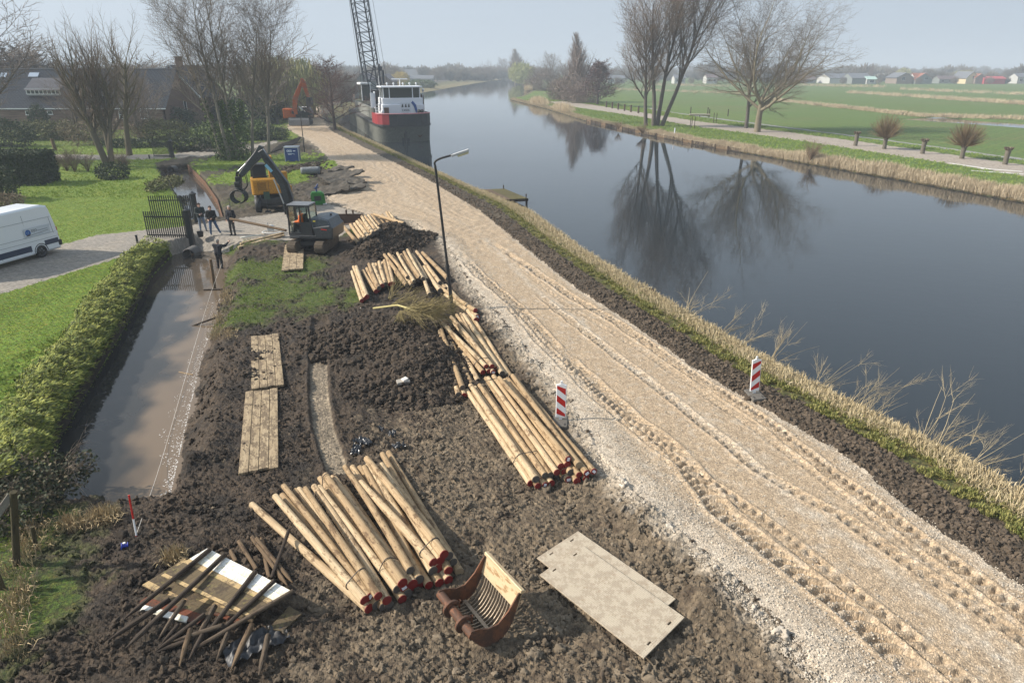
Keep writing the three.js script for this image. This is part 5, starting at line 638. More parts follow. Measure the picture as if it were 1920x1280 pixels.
// blue site cabinet
{ const p = onLand(548, 303), t = thing('site_cabinet', 'blue site cabinet with white lettering and pale frame, on the grass', 'cabinet', p, .12); obj('body', rbox(1.5, 1.5, 1.1, 0, .78, -.55, .03), M.blue, t); obj('corner_frame', join([[-.75, .75].map((x) => box(.07, 1.56, .07, x, .78, .01)), box(1.57, .07, .07, 0, 1.52, .01)]), mat(C(.5, .52, .55), .5), t); obj('roof', rbox(1.6, .07, 1.2, 0, 1.58, -.55, .02), mat(C(.45, .48, .52), .6), t); const cv = document.createElement('canvas'); cv.width = 128; cv.height = 128; const x = cv.getContext('2d'); x.fillStyle = '#163a7c'; x.fillRect(0, 0, 128, 128); x.fillStyle = x.strokeStyle = '#e6ebf2'; x.lineWidth = 5; for (let i = 0; i < 3; i++) { x.beginPath(); x.ellipse(24 + i * 18, 30, 7, 10, 0, 0, 7); x.stroke(); } x.fillRect(82, 26, 26, 9); x.lineWidth = 4; x.beginPath(); x.moveTo(24, 62); for (let i = 0; i < 7; i++) x.lineTo(28 + i * 6, i % 2 ? 68 : 56); x.lineTo(98, 64); x.stroke(); const tx = new THREE.CanvasTexture(cv); tx.colorSpace = THREE.SRGBColorSpace; obj('door_panel', new THREE.PlaneGeometry(1.3, 1.36).translate(0, .8, .009), mat(C(1, 1, 1), .5, { map: tx }), t); for (const s of [-.6, .6]) obj('skid', box(.12, .08, 1.1, s, .0, -.55), M.dark, t); }
// heap of dug-up asphalt slabs
for (const [i, [u, v, w, l, h, a, tx, tz]] of [[640, 357, 3.6, 2.4, .12, .5, .06, .1], [615, 364, 3.4, 1.5, .25, .4, .22, .06], [648, 350, 3.0, 2.0, .38, .7, .1, -.08], [655, 343, 2.6, 1.7, .55, .3, .02, .16], [630, 341, 2.8, 1.5, .5, .6, .16, .02], [640, 333, 2.4, 1.4, .6, .35, -.05, .12], [625, 330, 2.0, 1.0, .45, .8, .1, .1], [662, 352, 1.8, 1.4, .3, .1, 0, -.16]].entries()) { const g = new THREE.BoxGeometry(w, .13, l, 16, 1, 10), q = g.attributes.position, r = rng(60 + i); for (let k = 0; k < q.count; k++) { const x = q.getX(k), z = q.getZ(k), e = Math.min(w / 2 - Math.abs(x), l / 2 - Math.abs(z)) < .1 ? .12 : 0; q.setXYZ(k, x + e * n2(z * 2 + i, 3), q.getY(k) + .1 * n2(x * .9 + i * 5, z * .9) , z + e * n2(x * 2, i)); } g.computeVertexNormals(); const o = tag(obj('broken_slab', g, mat(C(.17, .15, .125), .95, { map: rep(T.mud, .6) })), `${['lowest', 'nearest tilted', 'broad middle', 'upper right', 'upper left', 'topmost far', 'small rear left', 'small right'][i]} slab in the heap of dug up grey surfacing`, 'slab', 'dug up slabs beside the haul road'); const p = onLand(u, v); o.position.set(p.x, p.y + h * 1.3, p.z); o.rotation.set(tx * 1.5, a, tz * 1.5); }
// green pump
{ const p = onLand(597, 383), t = thing('pump_set', 'small green pump set with blue hose tap by the slabs', 'pump', p, .3); obj('housing', join([prism([[-.45, .1], [.45, .1], [.4, .8], [.25, .9], [-.35, .9], [-.45, .75]], .6, .05)]), M.green, t); obj('control_panel', box(.5, .35, .02, -.02, .5, .31), M.black, t); obj('side_frame', join([[-.5, .5].map((x) => bar(V(x, 0, .3), V(x * .9, .8, .3), .025)), bar(V(-.5, .03, .3), V(.5, .03, .3), .03)]), M.green, t); obj('outlet', join([bar(V(-.05, .9, 0), V(-.05, 1.3, 0), .06), bar(V(-.2, 1.2, 0), V(.12, 1.28, 0), .05), bar(V(-.05, 1.3, 0), V(.1, 1.5, 0), .05)]), M.blue, t); obj('coupling', rbox(.3, .12, .2, .45, .06, .4, .03), M.steel, t); }
// rolled grey geotextile
{ const p = onLand(583, 325), t = tag(obj('geotextile_roll', lathe([[0, 0], [.32, 0], [.36, .2], [.34, 1.6], [.3, 1.8], [0, 1.8]], 18).rotateZ(Math.PI / 2), mat(C(.34, .36, .37), .85, { map: rep(T.grain, 3) })), 'grey roll of filter cloth on the grassy heap', 'roll'); t.position.set(p.x + .9, p.y + .3, p.z); t.rotation.y = .25; }
// dozer bucket behind the far stack
{ const p = onLand(655, 420), t = thing('box_bucket', 'wide dark steel levelling bucket standing by the far pole stack', 'bucket', p, .02), W = 1.75; obj('shell', prism([[-.35, 0], [.25, 0], [.25, .03], [-.3, .04], [-.33, .6], [-.38, .6]], W, .005).rotateY(-Math.PI / 2), M.rust, t); for (const s of [-1, 1]) obj('end_plate', prism([[-.38, 0], [.25, 0], [.2, .3], [-.3, .62], [-.38, .62]], .03, .004).rotateY(-Math.PI / 2).translate(s * W / 2, 0, 0), M.rust, t); obj('edge', rbox(W + .04, .03, .1, 0, .02, .28, .01), M.grey, t); for (const s of [-.22, .22]) obj('hitch_ear', join([rbox(.05, .3, .3, s, .72, -.35, .02), bar(V(s - .05, .8, -.35), V(s + .05, .8, -.35), .07)]), M.rust, t); }
// green notice board on a foot, held pole, chain, spare poles, hose cart
{ const p = onLand(502, 399), t = thing('notice_board', 'small dark green board on a thin pole with black foot', 'sign', p, .15), h = heightAt(p, 372) - p.y; obj('pole', bar(V(0, 0, 0), V(0, h + .3, 0), .022), M.grey, t); obj('board', rbox(.42, .55, .03, .08, h + .2, 0, .01), paint(C(.05, .12, .08), .5), t); obj('foot', prism([[-.25, 0], [.25, 0], [.14, .14], [-.1, .14]], .4, .02), M.black, t);
  const z = -40.6, a = rayZ(431, 410, z), b = rayZ(536, 432, z + 1.2); stake('held_pole', 'brown timber pole slung above the driveway beside the digger', 'pole', null, a, b, .085, M.oldWood[2], false); tag(obj('lifting_chain', bar(a.clone().add(V(.12, .08, 0)), V(a.x + .1, rayZ(441, 372, z).y, z), .016), M.wire), 'thin chain from the grapple to the slung pole', 'chain');
  for (const [q, lab] of [[[446, 464, 533, 441], 'pale pole on the grass in front of the driveway, nearer of two'], [[450, 457, 531, 437], 'pale pole on the grass in front of the driveway, farther of two']]) stake('spare_pole', lab, 'pole', 'spare poles by the digger', atY(q[0], q[1], .1), atY(q[2], q[3], .12), .085, M.log[2], false);
  tag(obj('guide_pipe', tube([atY(428, 448, .1), atY(460, 444, .1), atY(490, 440, .12)], .035, 10, 6), mat(C(.42, .45, .42), .6)), 'thin grey pipe lying along the driveway edge', 'pipe');
  const c = onLand(512, 437), w = thing('hose_reel_cart', 'white framed hose cart on the grass in front of the digger', 'cart', c, .1); obj('hoop', tube([V(-.6, .1, .2), V(.3, .08, .35), V(.65, .15, 0), V(.2, .12, -.3), V(-.5, .12, -.15)], .04, 40, 6, true), mat(C(.62, .62, .6), .6), w); obj('drum', new THREE.CylinderGeometry(.2, .2, .3, 14).rotateX(Math.PI / 2).translate(-.1, .32, 0), mat(C(.5, .5, .48), .6), w); obj('stand', join([bar(V(-.3, 0, .1), V(-.25, .7, .05), .03), bar(V(.1, 0, .1), V(-.05, .5, 0), .03)]), mat(C(.45, .45, .44), .6), w);
  for (let i = 0; i < 6; i++) { const A = onLand(508 + i * 3, 288 - i * 2.6), B = onLand(552 + i * 2.5, 273 - i * 2.4); stake('steel_beam', `${ORD[i]} long dark beam of the row lying behind the blue cabinet, nearest first`, 'beam', 'long beams beside the haul road', A.add(V(0, .15, 0)), B.add(V(0, .25, 0)), .12, M.oldWood[1], false); }
  const bk = thing('bucket', 'black rubber bucket at the edge of the driveway', 'bucket', onLand(376, 444), 0); obj('tub', lathe([[0, .01], [.15, .01], [.2, .34], [.185, .34], [.14, .03], [0, .03]], 18), M.black, bk); obj('handle', new THREE.TorusGeometry(.18, .01, 5, 14, Math.PI).translate(0, .33, 0), M.steel, bk);
  const lh = gp(625, 268, -.6), st = thing('mooring_stage', 'small low timber stage at the water beside the barge', 'landing', gp(672, 266, RIVER + .1), .2); obj('deck', rbox(2.6, .12, 1.4, 0, .25, 0, .02), M.oldWood[1], st); for (const s of [-1, 1]) obj('post', bar(V(s * 1.1, -1, .5), V(s * 1.1, 1.1, .5), .08), M.oldWood[0], st); }
// ---------------------------------------------------------------- van, gates, people
{ const th = Math.atan2(-.245, .97), p = gp(82, 482, -.08), t = thing('delivery_van', 'white high roofed delivery van parked on the driveway, rear towards the gate', 'van', p, th); // local z forward, x to the side we see; wheel at origin
  const L = [[-1.25, .42], [-1.22, 1.15], [-1.06, 2.3], [-.98, 2.52], [-.7, 2.6], [3.4, 2.56], [4.0, 2.4], [4.75, 1.45], [5.5, 1.2], [5.62, .6], [5.55, .32], [-1.2, .32]];
  M.vanWhite = mat(C(.72, .75, .78), .3, { metalness: .05 }); const body = prism(L, 1.9, .09); body.rotateY(-Math.PI / 2); // outline x -> local z
  { const a = body.attributes.position; for (let i = 0; i < a.count; i++) { const y = a.getY(i), k = 1 - .12 * sm(1.2, 2.6, y) ** 1.5; a.setX(i, a.getX(i) * k); } body.computeVertexNormals(); body.translate(-.95 - .04, 0, 0); }
  obj('body', toCreasedNormals(body, .5), M.vanWhite, t);
  const S = .012, sx = (y) => -.99 + .95 * (1 - .12 * sm(1.2, 2.6, y) ** 1.5) + S; // side surface
  const strip = (n, z0, y0, z1, y1, w, m, th2 = .008) => obj(n, beam(V(sx(y0), y0, z0), V(sx(y1), y1, z1), th2, w), m, t); const seam = mat(C(.2, .22, .25), .6);
  for (const [z0, y0, z1, y1] of [[.62, .4, .62, 2.35], [2.3, .4, 2.3, 2.4], [-1.0, 2.02, 2.3, 2.02], [-.9, 1.62, .5, 1.62], [-1.1, .95, 3.5, .95], [-.95, 1.15, -.9, 2.0], [-1.05, 1.2, 5, 1.2]]) strip('panel_seam', z0, y0, z1, y1, .014, seam);
  obj('side_stripe', join([box(.012, .3, 2.9, sx(.6), .6, 2.0), box(.012, .26, .85, sx(.7), .72, -.72)]), mat(C(.02, .035, .075), .4), t); obj('sill', box(.03, .06, 3.6, sx(.5), .32, 2.3), mat(C(.6, .62, .64), .4), t);
  obj('side_window', prism([[2.55, 1.35], [3.55, 1.3], [3.5, 2.0], [2.6, 2.02]], .012, 0).rotateY(-Math.PI / 2).translate(sx(1.7) + .004, 0, 0), M.darkGlass, t); obj('door_handle', rbox(.04, .06, .2, sx(1.1) + .02, 1.12, 2.48, .015), M.black, t);
  for (const [y, n] of [[1.32, 'tail_light'], [.98, 'tail_light']]) obj(n, rbox(.12, .2, .06, -.1, y, -1.22, .02), mat(C(.45, .02, .03), .3), t); obj('rear_bumper', rbox(2.0, .32, .22, -.99, .55, -1.24, .06), M.black, t); obj('rear_window', box(1.3, .55, .02, -.99, 1.75, -1.19, 0, .14), M.darkGlass, t); obj('roof_vent', rbox(.5, .09, .36, -1.1, 2.62, -.2, .04), M.dark, t); for (let k = 0; k < 7; k++) obj('roof_rib', rbox(1.3, .02, .1, -.99, 2.6, .2 + k * .42, .009), M.vanWhite, t);
  for (const z of [0, 4.2]) for (const x of [-.1, -1.88]) { const w = part(t, 'wheel'); w.position.set(x, .34, z); obj('tyre', new THREE.TorusGeometry(.25, .1, 10, 24).rotateY(Math.PI / 2).scale(1.1, 1, 1), M.black, w); obj('rim', join([new THREE.CylinderGeometry(.2, .2, .12, 18).rotateZ(Math.PI / 2), [0, 1, 2, 3, 4].map((k) => box(.14, .05, .17, 0, Math.sin(k * 1.257) * .1, Math.cos(k * 1.257) * .1, 0, -k * 1.257))]), M.dark, w); obj('wheel_arch', new THREE.TorusGeometry(.4, .035, 6, 20, Math.PI).rotateY(Math.PI / 2).translate(x > -1 ? .04 : -.04, 0, 0), M.black, w); }
  const cv = document.createElement('canvas'); cv.width = 1024; cv.height = 320; const c = cv.getContext('2d'); c.fillStyle = '#dce0e4'; c.fillRect(0, 0, 1024, 320); c.fillStyle = '#1d62ae'; c.beginPath(); c.arc(140, 150, 110, 0, 7); c.fill(); c.fillStyle = '#5a5560'; c.beginPath(); c.arc(140, 150, 110, .35, 2.5); c.fill(); c.fillStyle = '#9bb4cf'; c.fillRect(95, 110, 14, 70); c.fillRect(150, 90, 18, 90); c.fillStyle = '#23303f'; c.font = 'bold 120px serif'; c.fillText('DJO', 275, 150); c.fillStyle = '#66727f'; for (let k = 0; k < 20; k++) c.fillRect(520 + k * 21, 118 + (k * 7) % 5, 14, 26); c.strokeStyle = '#3b3f4a'; c.lineWidth = 12; c.beginPath(); c.moveTo(20, 262); c.lineTo(960, 185); c.stroke(); c.fillStyle = '#8fa3b8'; c.fillRect(560, 245, 170, 10);
  const tx = new THREE.CanvasTexture(cv); tx.colorSpace = THREE.SRGBColorSpace; const lg = new THREE.PlaneGeometry(1.55, .5).rotateY(Math.PI / 2); obj('lettering', lg.translate(sx(1.4) + .002, 1.42, -.02), mat(C(.74, .77, .8), .35, { map: tx }), t);
}
M.gate = mat(C(.012, .014, .017), .5);
function gateLeaf(label, A, B, h, n, group) { const t = thing('picket_gate', label, 'gate', A.clone(), 0, group), d = B.clone().sub(A); d.y = 0; const l = d.length(); t.rotation.y = Math.atan2(-d.z, d.x); for (let i = 0; i < n; i++) obj('picket', prism([[-.03, .08], [.03, .08], [.03, h + .02 * Math.sin(i)], [0, h + .05], [-.03, h]], .028, 0).translate((i + .3) * l / n, 0, .02), M.gate, t); for (const y of [.22, h * .82]) obj('rail', box(l, .07, .04, l / 2, y, -.015), M.gate, t); obj('hanging_stile', box(.07, h, .07, l, h / 2 + .05, 0), M.gate, t); return t; }
function gatePost(label, p, h, w, down = .2) { const t = thing('gate_post', label, 'post', p, 0, 'dark gate posts'); obj('shaft', rbox(w, h + down, w, 0, (h - down) / 2, 0, .015), M.gate, t); obj('cap', join([rbox(w * 1.35, .07, w * 1.35, 0, h + .02, 0, .015), new THREE.ConeGeometry(w * .8, .16, 4, 1).rotateY(Math.PI / 4).translate(0, h + .13, 0)]), M.gate, t); obj('hinge', rbox(.06, .12, w * 1.1, w * .3, h * .35, 0, .01), M.gate, t); }
{ const a = gp(277, 447, -.1), b = gp(352, 448, -.1), c = gp(285, 413, -.1), d = gp(362, 412, -.1); gateLeaf('open leaf of the black picket gate, nearer to the camera', a, b, 1.62, 19, 'leaves of the driveway gate'); gateLeaf('open leaf of the black picket gate, behind the nearer leaf', c, d, 1.62, 19, 'leaves of the driveway gate'); gatePost('black capped gate post nearer the camera, by the hedge', gp(359, 450, -.1), 1.75, .26, .9); gatePost('black capped gate post behind the nearer one', gp(369, 413, -.1), 1.75, .26, .9);
  const e = gp(288, 295, -.3), f = gp(319, 296, -.3); gateLeaf('far black picket gate beside the second driveway', e, f, 1.75, 14, 'far gate'); gatePost('black post of the far picket gate', gp(324, 297, -.3), 1.9, .32); const w = thing('edge_post', 'short black post at the driveway edge beside the hedge', 'post', gp(257, 454, -.1)); obj('shaft', rbox(.1, .4, .1, 0, .2, 0, .02), M.gate, w); obj('cap', rbox(.12, .04, .12, 0, .41, 0, .01), M.gate, w); const w2 = thing('edge_post', 'short dark post by the far gate', 'post', gp(280, 298, -.3)); obj('shaft', rbox(.12, .45, .12, 0, .22, 0, .02), M.gate, w2); obj('cap', rbox(.14, .04, .14, 0, .46, 0, .01), M.gate, w2);
  tag(obj('barrier_pole', bar(rayZ(343, 367, -47.2), rayZ(388, 402, -46.4), .05), M.gate), 'dark slanting pole leaning behind the gate post', 'pole'); }
// people: one skin per body, meshed from tapered limbs
function netMesh(caps, cell, k, pad = .06) { // surface nets over a smooth union of round cones
  const lo = V(9, 9, 9), hi = V(-9, -9, -9); for (const c of caps) for (const o of [0, 4]) { const r = c[o + 3] + pad; lo.min(V(c[o] - r, c[o + 1] - r, c[o + 2] - r)); hi.max(V(c[o] + r, c[o + 1] + r, c[o + 2] + r)); }
  const n = [0, 1, 2].map((i) => Math.ceil((hi.getComponent(i) - lo.getComponent(i)) / cell) + 1), [nx, ny, nz] = n, F = new Float32Array(nx * ny * nz);
  const f = (x, y, z) => { let s = 0; for (const c of caps) { const ex = c[4] - c[0], ey = c[5] - c[1], ez = c[6] - c[2], wx = x - c[0], wy = y - c[1], wz = z - c[2], t = clamp((wx * ex + wy * ey + wz * ez) / (ex * ex + ey * ey + ez * ez + 1e-9)), d = Math.hypot(wx - ex * t, (wy - ey * t), (wz - ez * t)) - lerp(c[3], c[7], t); s += Math.exp(-d * k); } return -Math.log(s + 1e-30) / k; };
  for (let z = 0; z < nz; z++) for (let y = 0; y < ny; y++) for (let x = 0; x < nx; x++) F[(z * ny + y) * nx + x] = f(lo.x + x * cell, lo.y + y * cell, lo.z + z * cell);
  const id = new Int32Array(nx * ny * nz).fill(-1), P = [], I = [], at = (x, y, z) => (z * ny + y) * nx + x;
  for (let z = 0; z < nz - 1; z++) for (let y = 0; y < ny - 1; y++) for (let x = 0; x < nx - 1; x++) { let cx = 0, cy = 0, cz = 0, m = 0; const c = []; for (let q = 0; q < 8; q++) c.push(F[at(x + (q & 1), y + (q >> 1 & 1), z + (q >> 2))]); for (let a = 0; a < 8; a++) for (const b of [1, 2, 4]) { if (a & b) continue; const e = a | b; if (c[a] < 0 === c[e] < 0) continue; const t = c[a] / (c[a] - c[e]); cx += (a & 1) + (b === 1 ? t : 0); cy += (a >> 1 & 1) + (b === 2 ? t : 0); cz += (a >> 2) + (b === 4 ? t : 0); m++; } if (m) { id[at(x, y, z)] = P.length / 3; P.push(lo.x + (x + cx / m) * cell, lo.y + (y + cy / m) * cell, lo.z + (z + cz / m) * cell); } }
  const quad = (a, b, c, d, fl) => { if (a < 0 || b < 0 || c < 0 || d < 0) return; fl ? I.push(a, b, c, a, c, d) : I.push(a, c, b, a, d, c); };
  for (let z = 1; z < nz - 1; z++) for (let y = 1; y < ny - 1; y++) for (let x = 1; x < nx - 1; x++) { const s = F[at(x, y, z)] < 0; if (s !== F[at(x + 1, y, z)] < 0) quad(id[at(x, y - 1, z - 1)], id[at(x, y, z - 1)], id[at(x, y, z)], id[at(x, y - 1, z)], s); if (s !== F[at(x, y + 1, z)] < 0) quad(id[at(x - 1, y, z - 1)], id[at(x - 1, y, z)], id[at(x, y, z)], id[at(x, y, z - 1)], s); if (s !== F[at(x, y, z + 1)] < 0) quad(id[at(x - 1, y - 1, z)], id[at(x, y - 1, z)], id[at(x, y, z)], id[at(x - 1, y, z)], s); }
  const g = new THREE.BufferGeometry(); g.setAttribute('position', new THREE.Float32BufferAttribute(P, 3)); g.setIndex(I); g.computeVertexNormals(); return g;
}
const skin = mat(C(.5, .3, .22), .6);
function person(label, p, turn, o) { // joints in metres for a 1.78 m body, facing +z
  const t = thing('person', label, 'person', p, turn, null); if (o.scale) t.scale.setScalar(o.scale);
  const j = { head: [0, 1.63, .02], neck: [0, 1.48, 0], chest: [0, 1.3, 0], waist: [0, 1.05, 0], hip: [0, .94, 0], sL: [.19, 1.42, 0], sR: [-.19, 1.42, 0], eL: [.25, 1.15, .02], eR: [-.25, 1.15, .02], hL: [.22, .92, .12], hR: [-.22, .92, .12], kL: [.11, .5, .02], kR: [-.11, .5, .02], aL: [.12, .09, -.02], aR: [-.12, .09, -.02], ...o.pose };
  const cap = (a, ra, b, rb) => [...a, ra, ...b, rb], mix = (a, b, s) => a.map((x, i) => lerp(x, b[i], s)), off = (a, x, y, z) => [a[0] + x, a[1] + y, a[2] + z];
  const pl = off(j.hip, .09, 0, 0), pr = off(j.hip, -.09, 0, 0), H = j.head;
  const torso = (e) => [cap(off(j.chest, .09, .02, 0), .12 + e, off(j.waist, .06, 0, 0), .105 + e), cap(off(j.chest, -.09, .02, 0), .12 + e, off(j.waist, -.06, 0, 0), .105 + e), cap(off(j.waist, .07, 0, 0), .105 + e, pl, .11 + e), cap(off(j.waist, -.07, 0, 0), .105 + e, pr, .11 + e), cap(j.sL, .07 + e, j.sR, .07 + e)];
  const armC = (s, e, h, q) => [cap(s, .062 + q, e, .048 + q), cap(e, .048 + q, mix(e, h, .92), .036 + q)], legC = (hp, k, a, q) => [cap(hp, .092 + q, k, .062 + q), cap(k, .062 + q, a, .046 + q)];
  const head = [cap(off(H, 0, .04, -.005), .092, off(H, 0, -.05, .03), .066), cap(off(H, 0, -.01, .1), .012, off(H, 0, -.035, .11), .014), cap(off(H, .088, .0, 0), .018, off(H, .088, -.03, 0), .012), cap(off(H, -.088, .0, 0), .018, off(H, -.088, -.03, 0), .012), cap(j.neck, .056, off(H, 0, -.08, 0), .052)];
  const hand = (e, h) => { const d = V(...h).sub(V(...e)).normalize(), s = V(d.y, -d.x, 0).normalize(), P = V(...h), A = (v) => [v.x, v.y, v.z], Q = P.clone().addScaledVector(d, .07), c = [cap(A(P), .03, A(Q), .034)]; for (let k = 0; k < 4; k++) { const b = Q.clone().addScaledVector(s, (k - 1.5) * .019), m = b.clone().addScaledVector(d, .04), f = m.clone().addScaledVector(d, .025).add(V(0, 0, .02)); c.push(cap(A(b), .01, A(m), .0095), cap(A(m), .0095, A(f), .008)); } const b = P.clone().addScaledVector(s, .03).addScaledVector(d, .02); c.push(cap(A(b), .013, A(b.clone().addScaledVector(s, .03).addScaledVector(d, .04)), .01)); return c; };
  const bodyG = netMesh([...torso(-.02), ...armC(j.sL, j.eL, j.hL, -.012), ...armC(j.sR, j.eR, j.hR, -.012), ...legC(pl, j.kL, j.aL, -.015), ...legC(pr, j.kR, j.aR, -.015), cap(j.neck, .06, j.chest, .09)], .03, 45), headG = netMesh(head, .011, 130), hands = [netMesh(hand(j.eL, j.hL), .008, 220), netMesh(hand(j.eR, j.hR), .008, 220)];
  obj('body', join([bodyG, headG, ...hands]), skin, t);
  obj('jacket', netMesh([...torso(.018), ...armC(j.sL, j.eL, j.hL, .014), ...armC(j.sR, j.eR, j.hR, .014), cap(off(j.neck, 0, -.03, 0), .075, j.chest, .1)], .022, 55), o.jacket, t);
  const tr = obj('trousers', netMesh([...legC(pl, j.kL, j.aL, .008), ...legC(pr, j.kR, j.aR, .008), cap(pl, .11, pr, .11)], .022, 55), o.trousers, t);
  obj('shoe', netMesh([cap(off(j.aL, 0, -.04, -.04), .045, off(j.aL, .02, -.055, .15), .036)], .018, 80), o.shoes ?? M.black, t); obj('shoe', netMesh([cap(off(j.aR, 0, -.04, -.04), .045, off(j.aR, -.02, -.055, .15), .036)], .018, 80), o.shoes ?? M.black, t);
  if (o.hair) obj('hair', netMesh([cap(off(H, 0, .075, -.02), .085, off(H, 0, .0, -.06), .06), cap(off(H, .05, .07, .02), .05, off(H, -.05, .07, .02), .05)], .012, 120), o.hair, t);
  if (o.extra) o.extra(t, j);
  return t;
}
{ const navy = mat(C(.012, .014, .022), .9), black = mat(C(.012, .013, .014), .85), jeans = mat(C(.1, .19, .36), .9, { map: T.grain }), pale = mat(C(.3, .38, .5), .9, { map: T.grain }), dark = mat(C(.05, .047, .045), .9), brownH = mat(C(.04, .025, .015), .9), greyH = mat(C(.3, .27, .24), .9), tan = mat(C(.4, .28, .17), .8), hiVis = mat(C(.85, .16, .02), .7);
  const g = (u, v) => onLand(u, v);
  person('person in green black puffer jacket and pale jeans, writing on the driveway', g(380, 433), .5, { jacket: mat(C(.018, .028, .026), .8), trousers: pale, hair: brownH, pose: { eL: [.27, 1.14, .06], hL: [.1, 1.12, .26], eR: [-.27, 1.14, .06], hR: [-.08, 1.1, .27], aL: [.2, .09, .05], kL: [.16, .5, .06], head: [0, 1.62, .06] }, extra: (t) => obj('clipboard', rbox(.15, .2, .012, .02, 1.14, .33, .005, .2, -.9), M.black, t) });
  person('person in black jumper and blue jeans with legs apart, middle of the three', g(401, 440), .2, { jacket: black, trousers: jeans, hair: brownH, shoes: mat(C(.55, .5, .42), .7), pose: { aR: [-.14, .09, .12], kR: [-.12, .5, .1], aL: [.36, .09, -.12], kL: [.22, .5, -.03], hL: [.08, 1.05, .24], eL: [.27, 1.13, .05], eR: [-.3, 1.15, 0], hR: [-.18, 1.0, .18], head: [0, 1.63, .03] } });
  person('grey haired person in navy coat and dark trousers, standing right of the group', g(437, 441), -.2, { jacket: navy, trousers: dark, hair: greyH, scale: 1.03, pose: { eL: [.27, 1.15, -.02], hL: [.24, .95, .06], eR: [-.27, 1.15, -.02], hR: [-.24, .95, .06] } });
  person('person in dark waders standing in the ditch with one arm raised to the bank', V(gp(413, 503, DITCH).x, DITCH - .12, gp(413, 503, DITCH).z), Math.PI - .2, { jacket: navy, trousers: mat(C(.016, .018, .024), .6), hair: greyH, pose: { sR: [-.19, 1.4, .04], eR: [-.36, 1.38, .22], hR: [-.5, 1.55, .34], eL: [.22, 1.12, .12], hL: [.1, 1.15, .32], head: [0, 1.6, .1], neck: [0, 1.46, .05], chest: [0, 1.28, .04] } });
  // driver on the digger's seat
  const b = gp(588, 466, -.25), cabx = b.x + .05 - Math.cos(.1) * (.32 - .18) , d = V(b.x - .36, b.y + .8 + .2 + .53 - .94, b.z + .47); person('bald driver in orange high visibility jacket seated in the digger cab', d, -Math.PI / 2 - .1, { jacket: hiVis, trousers: dark, scale: 1, pose: { hip: [0, .96, 0], waist: [0, 1.06, -.02], kL: [.12, .98, .4], kR: [-.12, .98, .4], aL: [.12, .58, .48], aR: [-.12, .58, .48], hL: [.2, 1.1, .32], hR: [-.2, 1.1, .32], eL: [.25, 1.14, .06], eR: [-.25, 1.14, .06], head: [0, 1.6, .03], neck: [0, 1.46, 0], chest: [0, 1.28, 0] } });
}
// ---------------------------------------------------------------- buildings, barge, crane
M.brick = mat(C(.3, .19, .15), .9, { map: rep(T.grain, 2) }); M.brickPale = mat(C(.42, .33, .27), .9, { map: rep(T.grain, 2) }); M.tile = mat(C(.075, .08, .095), .28, { map: rep(T.grain, 1) }); M.tileRed = mat(C(.5, .17, .09), .7, { map: rep(T.grain, 1) }); M.tileGrey = mat(C(.13, .135, .15), .6); M.tilePurple = mat(C(.13, .09, .085), .5); M.trim = mat(C(.7, .71, .72), .6); M.wallWhite = mat(C(.46, .46, .44), .8); M.dull = mat(C(.18, .2, .19), .8);
function tiles(w, l, colw = .24, row = .36) { // pantiles on a slope of width w (x) and length l (down -y): one wavy lapped sheet, real relief
  const P = [], I = [], U = []; const nc = Math.round(w / colw) * 4, nr = Math.round(l / row); for (let r = 0; r < nr; r++) for (const e of [0, 1]) { for (let c = 0; c <= nc; c++) { const ph = c % 4; P.push(c / nc * w - w / 2, -(r + e) / nr * l, (e ? .06 : .02) + [.0, .05, .02, -.01][ph]); U.push(c / nc * w * .5, (r + e) * .2); } }
  const row1 = nc + 1; for (let r = 0; r < nr * 2 - 1; r++) for (let c = 0; c < nc; c++) { const a = r * row1 + c; I.push(a, a + row1, a + 1, a + 1, a + row1, a + row1 + 1); } const g = new THREE.BufferGeometry(); g.setAttribute('position', new THREE.Float32BufferAttribute(P, 3)); g.setAttribute('uv', new THREE.Float32BufferAttribute(U, 2)); g.setIndex(I); const q = g.toNonIndexed(); q.computeVertexNormals(); return q; }
function windowAt(parent, w, h, x, y, z, cols = 2, rows = 1, ry = 0) { const g = part(parent, 'window'); g.position.set(x, y, z); g.rotation.y = ry; obj('pane', box(w, h, .02, 0, 0, -.03), M.darkGlass, g); const f = []; for (let i = 0; i <= cols; i++) f.push(box(.06, h + .06, .06, -w / 2 + w * i / cols, 0, 0)); for (let i = 0; i <= rows; i++) f.push(box(w + .06, .06, .058, 0, -h / 2 + h * i / rows, 0)); obj('frame', f, M.trim, g); obj('sill', box(w + .2, .06, .14, 0, -h / 2 - .06, .04), M.trim, g); }
